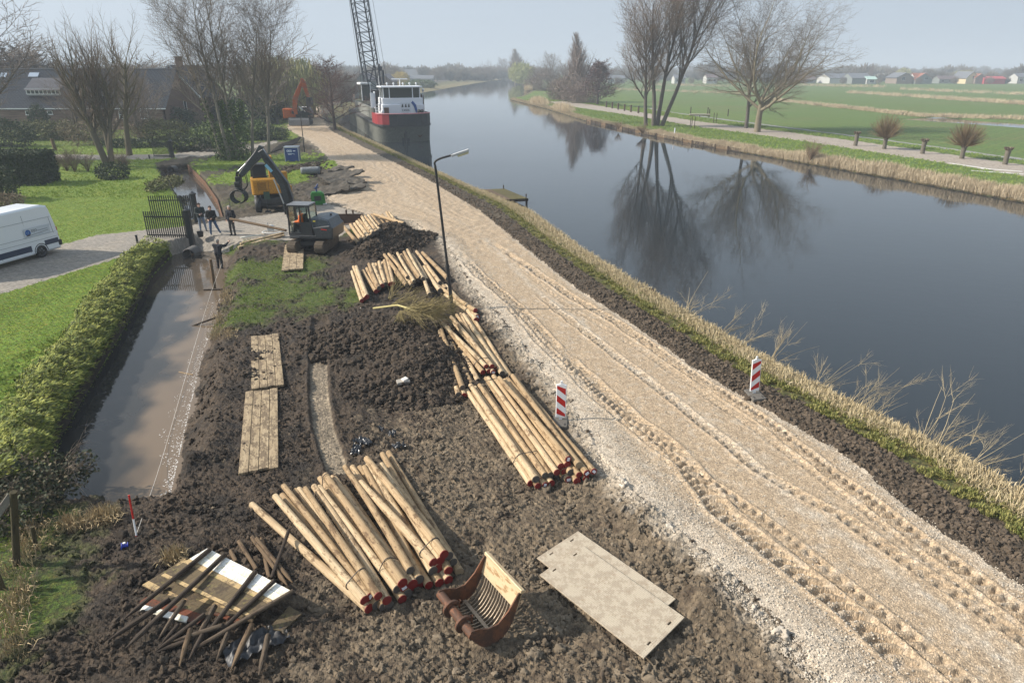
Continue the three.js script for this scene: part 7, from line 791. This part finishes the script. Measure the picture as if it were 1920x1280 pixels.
const farB = { wood: farA.wood }; { const g = leaves(808, 1900, (r) => { const q = ball(0, 5.6, 0, 3.4, 4.3, 3.4)(r); return q.y > 1.5 ? q : null; }, [[.19, .155, .125], [.15, .125, .105], [.22, .18, .14]], 1.0, .045, .5), a = farA.twig; const P = [...a.attributes.position.array, ...g.attributes.position.array], N = [...a.attributes.normal.array, ...g.attributes.normal.array], K = [...a.attributes.color.array, ...g.attributes.color.array], o = a.attributes.position.count, I = [...a.index.array, ...Array.from(g.index.array, (i) => i + o)], t = new THREE.BufferGeometry(); t.setAttribute('position', new THREE.Float32BufferAttribute(P, 3)); t.setAttribute('normal', new THREE.Float32BufferAttribute(N, 3)); t.setAttribute('color', new THREE.Float32BufferAttribute(K, 3)); t.setIndex(I); farB.twig = t; }
const HT = new Map([mid, mid2, poplar, drk, farA, farB].map((g) => { g.wood.computeBoundingBox(); g.twig.computeBoundingBox(); return [g, Math.max(g.wood.boundingBox.max.y, g.twig.boundingBox.max.y)]; }));
function put(g, base, name, label, u, v, vt, o = {}) { const p = onL(u, v), h = hOf(p, vt), t = tree(name, label, g, p, o.turn ?? u, h / HT.get(g), o.group); if (o.w) { t.scale.x *= o.w; t.scale.z *= o.w; } return t; }
// right bank group
put(poplar, 11.4, 'poplar_tree', 'tall pointed bare poplar in the clump on the far bank', 1081, 188, 58, { w: 1.5 }); { const t = put(drk, 10.4, 'alder_tree', 'dark purple brown alder at the right of the far bank clump', 1120, 196, 106, { w: 1.6 }); obj('catkins', leaves(701, 5200, (r) => { const y = 2.2 + 7.6 * r(), w = 3.3 * (1.05 - y / 10.6) + .4, a = r() * 6.28, d = Math.sqrt(r()); return V(Math.cos(a) * d * w, y + .5 * n3(a * 2, d * 3, y), Math.sin(a) * d * w); }, [[.085, .05, .05], [.11, .065, .06]], .28, .06, -.2), M.leaf, t); } put(mid, 10.9, 'bank_tree', 'reddish bare tree left in the far bank clump', 1058, 184, 110, { w: 1.1 }); put(mid2, 10.5, 'bank_tree', 'low bare tree in front of the poplar on the far bank', 1080, 192, 135, { w: 1.4 }); put(mid2, 10.5, 'bank_tree', 'bare round tree nearest behind the far headland', 1012, 166, 100, { w: 1.1 }); put(mid, 10.9, 'bank_tree', 'bare upright tree behind the road bend on the far bank', 1033, 166, 93, { w: 1.3 }); put(mid2, 10.5, 'bank_tree', 'small bare tree at the water by the road bend', 1000, 168, 118); put(poplar, 11.4, 'poplar_tree', 'hazy tall tree above the far bend of the river', 968, 152, 90, { w: 2.2 }); put(mid2, 10.5, 'bank_tree', 'hazy round tree left of the far bend', 925, 152, 107, { w: 1.3 }); put(mid2, 10.5, 'bank_tree', 'hazy broad tree at the left end of the far bend', 908, 151, 112, { w: 1.4 }); put(mid, 10.9, 'bank_tree', 'hazy tree behind the far bend of the river', 945, 151, 105, { w: 1.6 });
// willows with first yellow leaves
function weeping(name, label, u, v, vt, w, c, seed) { const p = onL(u, v), h = hOf(p, vt), t = thing(name, label, 'tree', p); const s = new Soup(); s.tube([V(0, -.2, 0), V(.1, h * .3, 0), V(0, h * .65, 0)], [h * .05, h * .04, h * .02], 7, [.15, .12, .09]); obj('trunk', s.geo(), M.bark, t); const l = new Soup(), r = rng(seed), B = ball(0, h * .55, 0, w, h * .46, w); for (let k = 0; k < 3800; k++) { const q = B(r), d = V((r() - .5) * .4, -1, (r() - .5) * .4).normalize(); l.blade(q, d, rdir(r).cross(d).normalize(), h * .1 * (.5 + r()), h * .01, jit(c[k % c.length], r, .25)); } obj('crown', l.geo(), M.leaf, t); return t; }
weeping('weeping_willow', 'yellow green weeping willow at the far bend of the river', 978, 158, 116, 8, [[.3, .32, .1], [.36, .36, .13]], 3); weeping('weeping_willow', 'golden weeping willow on the left bank beyond the barge', 752, 163, 133, 4.5, [[.42, .32, .1], [.48, .38, .14]], 4); weeping('weeping_willow', 'large hazy yellow green willow behind the left garden trees', 535, 225, 98, 8, [[.3, .29, .13], [.25, .25, .12]], 5); weeping('weeping_willow', 'pale green willow among the village houses', 1805, 153, 131, 8, [[.33, .33, .15], [.36, .34, .17]], 6); weeping('weeping_willow', 'small pale green tree behind the white village row', 1692, 152, 127, 6, [[.33, .33, .15], [.36, .34, .17]], 7);
// pollards on the far verge
{ const w = (x, y, z) => V(x, y, z); const stem = (h, r) => { const s = new Soup(); s.tube([w(0, -.2, 0), w(.03, h * .5, 0), w(0, h * .92, 0), w(0, h, 0)], [r * 1.15, r, r * 1.15, r * .5], 9, [.13, .115, .09]); return s; };
  for (const [i, [u, v, vt, full, lab]] of [[1604, 273, 245, 0, 'bare pollard willow stump left of the two bushy ones'], [1658, 279, 216, 1, 'bushy orange brown pollard willow, left of two'], [1730, 288, 259, 0, 'bare pollard willow stump between the two bushy ones'], [1804, 297, 228, 1, 'bushy orange brown pollard willow, right of two'], [1885, 308, 274, 0, 'knobbly pollard willow stump at the right edge']].entries()) { const p = onL(u, v), H = hOf(p, vt), t = thing('pollard_willow', lab, 'tree', p, i, 'pollards on the far verge'); const h = full ? H * .36 : H * .86, r = rng(80 + i), s = stem(h, .24), c = new Soup(); for (let k = 0; k < 9; k++) { const a = k * .7, d = w(Math.cos(a), .5, Math.sin(a)); s.tube([w(0, h * .9, 0), d.clone().multiplyScalar(.3).add(w(0, h * .92, 0)), d.clone().multiplyScalar(.42).add(w(0, h * .98, 0))], [.15, .13, .06], 6, [.14, .11, .085]); } obj('trunk', s.geo(), M.bark, t); if (full) for (let k = 0; k < 560; k++) { const d = rdir(r, .95); if (d.y < 0) continue; const l = (H - h) * .95 * (.6 + .45 * r()); const m = w(d.x * l * .5, h + d.y * l * .5, d.z * l * .5); c.tube([w(d.x * .2, h, d.z * .2), m, w(d.x * l * .95, h + d.y * l * 1.05 + .1 * l, d.z * l * .95)], [.022, .017, .01], 3, jit([.21, .15, .085], r, .3)); } else for (let k = 0; k < 14; k++) { const d = rdir(r, .2); c.tube([w(d.x * .3, h, d.z * .3), w(d.x * .48, h + .15 + d.y * .1, d.z * .48)], [.08, .03], 4, [.17, .13, .09]); } obj('crown', c.geo(), M.twig, t); } }
// bare bushes at the far waterline
for (const [i, [u, v, s, lab]] of [[1520, 300, 1.6, 'thin bare brown bush leaning over the far waterline'], [1205, 252, 1.2, 'small leafless bush at the far waterline below the tall willow'], [1160, 243, 1.0, 'small leafless bush at the far waterline left of the tall willow']].entries()) { const so = new Soup(), r = rng(500 + i); shoots(so, r, V(0, 0, 0), 34, V(0, 1, 0), s * 1.5, .02, .6, [.2, .14, .09], 0, 2); const o = tag(obj('bare_bush', so.geo(), M.twig), lab, 'bush', 'bare bushes on the far waterline'); o.position.copy(onL(u, v - 2)); }
// ---- left gardens
{ const p = onL(205, 312), h = hOf(p, 35); const S = (x, dx, dz, hh, r) => [V(x, -.2, 0), V(dx, 1, dz).normalize(), hh, r];
  tree('lopped_tree', 'lopped multi stemmed tree with upright shoots on the garden lawn', growTree({ seed: 91, levels: 4, kids: [16, 7, 5], from: [.35, .1, .1], angle: [.7, .5, .6], ratio: [.42, .45, .5], up: [.1, .6, .2, 0], wob: .18, wob0: .6, taper0: .5, minR: .013, twigFrom: 2, bark: [.15, .125, .09], twigs: [.17, .125, .09], stems: [S(-.2, -.12, .05, h * .66, .36), S(.15, .0, -.05, h * .68, .3), S(.3, .1, .1, h * .62, .26)] }), p);
  const q = onL(242, 291), hq = hOf(q, 68); tree('lopped_tree', 'slender lopped tree behind the multi stemmed one', growTree({ seed: 95, levels: 4, kids: [15, 6, 5], from: [.4, .1, .1], angle: [.75, .5, .6], ratio: [.36, .45, .5], up: [.1, .5, .2, 0], wob: .2, wob0: .6, taper0: .35, minR: .014, twigFrom: 2, bark: [.17, .145, .09], twigs: [.18, .14, .095], height: hq * .82, radius: .36 }), q);
  const c = onL(440, 300), hc = hOf(c, -25); const A = (x, z, dx, dz, hh, r) => [V(x, -.2, z), V(dx, 1, dz).normalize(), hh, r];
  const t = tree('ivy_tree', 'tall bare clump of slim trunks with ivy at the foot, left of the digger', growTree({ seed: 99, levels: 5, kids: [15, 8, 6, 4], from: [.3, .12, .1, .1], angle: [.75, .65, .65, .7], ratio: [.3, .5, .5, .5], up: [.03, .4, .2, .05, 0], wob: .15, wob0: .4, taper0: .12, minR: .011, twigFrom: 3, bark: [.2, .175, .14], twigs: [.2, .16, .125], stems: [A(-1.2, 0, -.16, 0, hc * .8, .22), A(-.4, .3, -.05, 0, hc * .95, .24), A(.3, -.2, .02, .05, hc * 1.0, .24), A(1.8, -.5, .14, 0, hc * .82, .2), A(3.4, -1, .1, 0, hc * .85, .2)] }), c);
  const r = rng(7); obj('ivy', leaves(71, 5000, (rr) => { const k = Math.floor(rr() * 5), y = rr() ** 1.8 * 6.5, x = [-1.2 - .2 * y, -.4 - .07 * y, .3 + .03 * y, .9 + .1 * y, -.6][k], a = rr() * 6.28, d = (.35 + .5 * rr()) * (1.1 - y / 9); return V(x + Math.cos(a) * d, y, Math.sin(a) * d); }, [[.07, .11, .025], [.1, .14, .04], [.05, .075, .02]], .22, .09), M.leaf, t);
  { const t = put(drk, 10.4, 'larch_tree', 'reddish brown bare larch standing at the bank by the barge', 628, 243, 98, { w: 1.25 }); obj('cones', leaves(702, 1700, (r) => { const y = 2 + 8 * r(), w = 3.4 * (1.05 - y / 10.6) + .2, a = r() * 6.28; return V(Math.cos(a) * w * r() ** .6, y, Math.sin(a) * w * r() ** .6); }, [[.17, .09, .06], [.13, .08, .06]], .2, .04, -.2), M.leaf, t); }
  // background trees left, each its own
  const L = [[-10, 300, -70, 1.5, 'bare tree cut by the left edge of the picture'], [20, 225, 48, 2.0, 'hazy broad bare tree behind the left end of the farmhouse'], [75, 225, 62, 1.8, 'hazy bare tree behind the farmhouse dormer'], [115, 222, 90, 1.6, 'hazy lower tree behind the middle of the farmhouse'], [265, 222, 88, 1.7, 'hazy rounded tree behind the right part of the farmhouse'], [345, 222, 95, 1.2, 'hazy tree behind the gabled house chimney'], [262, 262, 108, 1.3, 'small bare garden tree before the farmhouse'], [285, 255, 130, 1.2, 'low bushy garden tree before the gabled house'], [505, 245, 45, 1.2, 'outer bare tree right of the ivy clump'], [590, 215, 93, 1.4, 'bare rounded tree behind the orange digger'], [150, 262, 130, 1.5, 'bare reddish shrub tree before the farmhouse'], [455, 232, 60, 1.6, 'bare tree far behind the ivy clump'], [640, 200, 118, 1.3, 'hazy bare tree left of the crane cab'], [705, 165, 118, 1.6, 'hazy tree behind the crane boom'], [735, 160, 112, 1.5, 'hazy round tree right of the crane boom'], [820, 152, 122, 2, 'low round tree on the left bank beyond the willow'], [850, 150, 117, 1.1, 'thin tree on the left bank near the far bend'], [880, 150, 124, 2, 'low hazy tree near the far bend'], [560, 222, 128, 1.3, 'brown bare tree behind the orange digger boom'], [520, 232, 120, 1.5, 'brown bare tree left of the orange digger'], [660, 190, 128, 1.2, 'brown bare tree beside the crane cab'], ];
  L.filter(Boolean).forEach(([u, v, vt, w, lab], i) => put(v < 230 ? farB : v < 256 ? farA : [mid, mid2][i % 2], 1, 'garden_tree', lab, u, v, vt, { w, group: 'bare trees of the left bank' }));
}
// village trees along the meadow edge, then the wooded horizon
{ const r = rng(3001); const names = []; for (let i = 0; i < 34; i++) { const u = 1150 + i * 23.5 + r() * 12, vt = [126, 121, 131, 127, 119, 133][i % 6] + r() * 4; const near = i % 3 === 0, p = gp(u, near ? 158.5 : 153.6 - r() * 2.2, -.7), h = heightAt(p, near ? vt + 13 : vt) + .7, t = tree('village_tree', `hazy bare tree in the village row, ${ORD[i % 17]} of ${i < 17 ? 'the left half' : 'the right half'} from the left`, farB, p, i, h / HT.get(farB), 'trees among the village houses'); t.scale.x *= 1.5; t.scale.z *= 1.5; }
  put(poplar, 11.4, 'poplar_tree', 'thin tall poplar beside the wide farm shed', 1632, 153, 117, { w: .9 });
  const g = (() => { const s = new Soup(), rr = rng(9); for (let k = 0; k < 260; k++) { const d = rdir(rr, .15), l = .55 + .45 * rr(), b = V(d.x * .35, .45 + d.y * .3, d.z * .35); s.tube([V(0, .1, 0), b, V(d.x * .5 * l, .5 + d.y * .5 * l, d.z * .5 * l)], [.03, .02, .008], 3, [1, 1, 1]); } s.tube([V(0, -.05, 0), V(0, .5, 0)], [.035, .02], 5, [.8, .8, .8]); return s.geo(); })();
  scatter('far_wood', 'hazy belt of far off trees along the horizon', 'woodland', g, M.twig, 1500, (q) => { const d = lerp(560, 1500, q() ** 1.3), a = lerp(-.72, .78, q()); const x = Math.sin(a) * d, z = -Math.cos(a) * d; const hh = lerp(7, 15, q()) * (.75 + .5 * fbm(a * 9, d * .002, 2)); return { p: V(x, -1, z), s: V(hh * 1.3, hh, hh * 1.3), c: mixc([.13, .12, .1], [.17, .14, .11], q()) }; }, 3100);
  scatter('far_wood', 'hazy tree belt behind the left bank gardens', 'woodland', g, M.twig, 260, (q) => { const u = lerp(380, 905, q()), z = -lerp(480, 760, q()), p = rayZ(u, 150, z); if (p.x > waterW(z) - 8) return null; const hh = lerp(6, 12, q()); return { p: V(p.x, -.5, z), s: V(hh * 1.2, hh, hh * 1.2), c: mixc([.13, .12, .1], [.17, .14, .11], q()) }; }, 3101);
}
// hedges and shrubs
{ // flat juniper hedge between lawn and ditch: sprays that lean over the boarding
  const edge = [[62, 960], [85, 900], [112, 820], [175, 712], [235, 610], [282, 520], [318, 482]].map(([u, v]) => gp(u, v, DITCH)), s = new Soup(), r = rng(61); const t = thing('juniper_hedge', 'low spreading green juniper hedge between lawn and ditch', 'hedge', V(edge[3].x, FIELD, edge[3].z)); const o = t.position; let acc = [0]; for (let i = 1; i < edge.length; i++) acc.push(acc[i - 1] + edge[i].distanceTo(edge[i - 1])); const tot = acc[acc.length - 1];
  for (let k = 0; k < 21000; k++) { const d = r() * tot; let i = 1; while (acc[i] < d) i++; const f = (d - acc[i - 1]) / (acc[i] - acc[i - 1]), a = edge[i - 1], b = edge[i], p = a.clone().lerp(b, f), nx = b.clone().sub(a).normalize(), out = V(-nx.z, 0, nx.x); if (out.x < 0) out.negate(); const w = 1.75 + .35 * n2(d * .4, 1) - (d < 2.5 ? .5 : 0), q = r(), x = -q * w + .12, top = FIELD + .12 + .62 * Math.sin(Math.PI * clamp(.12 + .8 * (1 - q))) * (.8 + .35 * n2(d * .9, q * 2)) - (q > .85 ? .1 : 0); p.addScaledVector(out, x); p.y = lerp(FIELD - .25, top, 1 - r() ** 2.2); const dr = out.clone().multiplyScalar(.5 + .4 * r()).add(V((r() - .5) * 1.1, .55 - .35 * (1 - q), (r() - .5) * 1.1)).normalize(), col = [[.12, .16, .02], [.22, .25, .03], [.3, .31, .05], [.07, .09, .015]][Math.floor(r() * 4)]; p.sub(o); for (let m = 0; m < 3; m++) { const dd = dr.clone().add(rdir(r).multiplyScalar(.35)).normalize(); s.blade(p, dd, V(0, 1, 0).cross(dd).normalize(), .09 + .13 * r(), .018, jit(col, r, .25), .1); } }
  obj('foliage', s.geo(), M.leaf, t);
  const core = new Soup(); core.tube(edge.map((p) => p.clone().sub(o).add(V(-.7, .45, 0))), edge.map(() => .22), 6, [.05, .05, .03]); obj('branches', core.geo(), M.bark, t);
  function shrub(name, label, u, v, rx, ry, rz, n, c, len, w, cat = 'shrub', group) { const p = onL(u, v), q = thing(name, label, cat, p, 0, group); obj('foliage', leaves(u * 7 + v, n, ball(0, ry * .8, 0, rx, ry, rz), c, len, w, .3), M.leaf, q); const st = new Soup(), rr = rng(u); for (let k = 0; k < 9; k++) { const d = rdir(rr, .8); st.tube([V(d.x * .1, -.1, d.z * .1), V(d.x * rx * .5, ry * .8, d.z * rz * .5)], [.05, .02], 5, [.12, .1, .08]); } obj('stems', st.geo(), M.bark, q); return q; }
  const DK = [[.03, .045, .015], [.04, .06, .02], [.055, .07, .025]], OL = [[.13, .13, .04], [.17, .16, .06], [.09, .1, .035]], BR = [[.2, .15, .09], [.16, .12, .08], [.24, .18, .1]], GR = [[.08, .12, .03], [.11, .15, .04], [.06, .09, .025]];
  { // clipped block hedge
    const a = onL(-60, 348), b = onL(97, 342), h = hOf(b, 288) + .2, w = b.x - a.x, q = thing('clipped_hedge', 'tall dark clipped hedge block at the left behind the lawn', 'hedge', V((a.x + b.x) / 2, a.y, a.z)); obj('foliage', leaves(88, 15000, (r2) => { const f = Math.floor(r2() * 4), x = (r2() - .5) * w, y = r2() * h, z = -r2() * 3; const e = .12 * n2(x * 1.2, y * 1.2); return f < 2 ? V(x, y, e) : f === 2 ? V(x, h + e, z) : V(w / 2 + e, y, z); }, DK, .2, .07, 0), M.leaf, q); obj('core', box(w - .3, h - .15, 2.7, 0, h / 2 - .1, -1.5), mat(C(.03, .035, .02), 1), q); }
  shrub('garden_shrub', 'dark rounded evergreen shrub at the left edge of the lawn', -2, 375, 1.6, 1.6, 1.4, 2600, DK, .2, .07); shrub('garden_shrub', 'brown faded shrub in front of the dark one, left edge', 12, 392, 1.3, .7, 1, 1300, BR, .3, .03); shrub('garden_shrub', 'dark ivy mound at the foot of the lopped tree', 212, 335, 1.5, .9, 1.2, 1700, DK, .18, .07); shrub('garden_shrub', 'olive flowering hedge bush beside the far gate', 305, 262, 4.4, 1.6, 2, 4200, OL, .3, .08); shrub('garden_shrub', 'golden green hedge left under the farmhouse wall', 70, 262, 6, 1.5, 2, 4200, OL, .3, .08); shrub('garden_shrub', 'golden green hedge middle under the farmhouse wall', 150, 262, 5, 1.6, 2, 3600, OL, .3, .08); shrub('garden_shrub', 'dark conifer against the farmhouse wall', 78, 248, 1.5, 2.4, 1.4, 2200, DK, .3, .09); shrub('garden_shrub', 'dark evergreen mass before the gabled house', 325, 240, 4, 2, 2, 3400, DK, .3, .1); shrub('garden_shrub', 'brown bush beside the gabled house', 358, 238, 2.4, 1.8, 1.6, 1800, BR, .35, .03); shrub('garden_shrub', 'green rhododendron beside the ivy clump', 480, 262, 2.6, 1.5, 1.8, 2600, GR, .25, .1); shrub('garden_shrub', 'low dark shrub along the far lawn edge', 250, 277, 4.5, .7, 1.2, 2200, DK, .25, .08); shrub('garden_shrub', 'low dark hedge right of the far gate', 355, 279, 3.4, .8, 1.2, 2000, DK, .25, .08); shrub('garden_shrub', 'ivy covered bush at the right of the far ditch end', 395, 268, 2.4, 1.6, 1.6, 2200, GR, .25, .09); shrub('garden_shrub', 'dark bramble mound along the left bank beyond the ivy clump', 510, 262, 2.5, 1.1, 2, 1900, DK, .25, .08); shrub('garden_shrub', 'olive bush strip on the garden side of the far ditch', 310, 352, .9, .55, 3.2, 1900, OL, .2, .05); shrub('garden_shrub', 'dark bushes behind the orange digger, left', 470, 232, 7, 3, 3, 3800, DK, .5, .12); shrub('garden_shrub', 'dark bushes behind the orange digger, middle', 530, 222, 7, 2.6, 3, 3400, DK, .5, .12); shrub('garden_shrub', 'bare brown thicket between farmhouse and garden path', 195, 272, 6, 2, 2, 3200, BR, .5, .03); shrub('garden_shrub', 'dark bushes at the left edge before the farmhouse', 15, 275, 4, 2, 2, 3000, DK, .3, .09); shrub('garden_shrub', 'green shrubs on the left bank beyond the barge', 790, 164, 8, 2, 4, 2600, GR, .6, .2);
  [[1050, 187, 4, 5.5, 4, 'brown leafless thicket at the left of the far bank clump'], [1072, 190, 5, 6.5, 4, 'brown leafless thicket below the poplar on the far bank'], [1095, 193, 5, 5, 4, 'brown leafless thicket between poplar and alder'], [1022, 170, 6, 7, 5, 'hazy leafless thicket behind the road bend'], [1000, 169, 5, 5, 5, 'hazy leafless thicket by the water at the road bend'], [930, 152, 16, 12, 8, 'hazy rounded wood at the far bend, left part'], [905, 151, 12, 9, 8, 'hazy rounded wood at the far bend, outer left part'], [958, 152, 12, 11, 8, 'hazy rounded wood at the far bend, right part']].forEach(([u, v, rx, ry, rz, lab]) => shrub('bare_thicket', lab, u, v, rx, ry * .62, rz, 3400, [[.19, .145, .12], [.15, .115, .1], [.23, .18, .14]], ry * .22, ry * .006 + .01, 'thicket', 'leafless thickets on the far bank'));
  { // brambles at the near end of the ditch
    const q = thing('bramble_thicket', 'dark bramble thicket with dry canes at the near left end of the ditch', 'bramble', onL(48, 945)), so = new Soup(), rr = rng(66); for (let k = 0; k < 60; k++) shoots(so, rr, V((rr() - .6) * 2.2, .1, (rr() - .5) * 2.6), 1, V(.3 * (rr() - .3), .9, .5 * (rr() - .5)).normalize(), 1.5, .009, .5, [.22, .17, .13], .9); obj('canes', so.geo(), M.twig, q); obj('foliage', leaves(67, 5200, (r2) => { const x = (r2() - .6) * 2.6, z = (r2() - .5) * 3; return V(x, .1 + r2() * (.85 + .3 * n2(x, z)) * (1 - .25 * Math.abs(z)), z); }, [[.03, .04, .018], [.05, .06, .025], [.1, .08, .04]], .09, .04), M.leaf, q); }
  // bare shrubs in front of the clipped hedge
  [[125, 320, 1.9, 'bare whippy shrub right of the clipped hedge'], [140, 322, 2.4, 'taller bare whippy shrub between hedge and lopped tree'], [165, 322, 1.8, 'thin bare shrub left of the lopped tree'], [225, 318, 1.8, 'bare shrub right of the lopped tree'], [235, 316, 1.5, 'small bare shrub at the lawn edge right of the lopped tree'], [108, 318, 1.5, 'small bare shrub touching the clipped hedge']].forEach(([u, v, s, lab], i) => { const so = new Soup(), rr = rng(560 + i); shoots(so, rr, V(0, 0, 0), 26, V(0, 1, 0), s * 1.25, .018, .42, [.17, .12, .085], -.05, 2); const o2 = tag(obj('bare_shrub', so.geo(), M.twig), lab, 'shrub', 'bare shrubs at the lawn edge'); o2.position.copy(onL(u, v)); });
  // cut stump by the garden
  stake('tree_stump', 'pale cut stump standing in the garden thicket', 'stump', null, onL(103, 282), onL(103, 282).add(V(-.1, 1.5, 0)), .22, M.oldWood[2], false);
}
renderer.render(scene, camera);
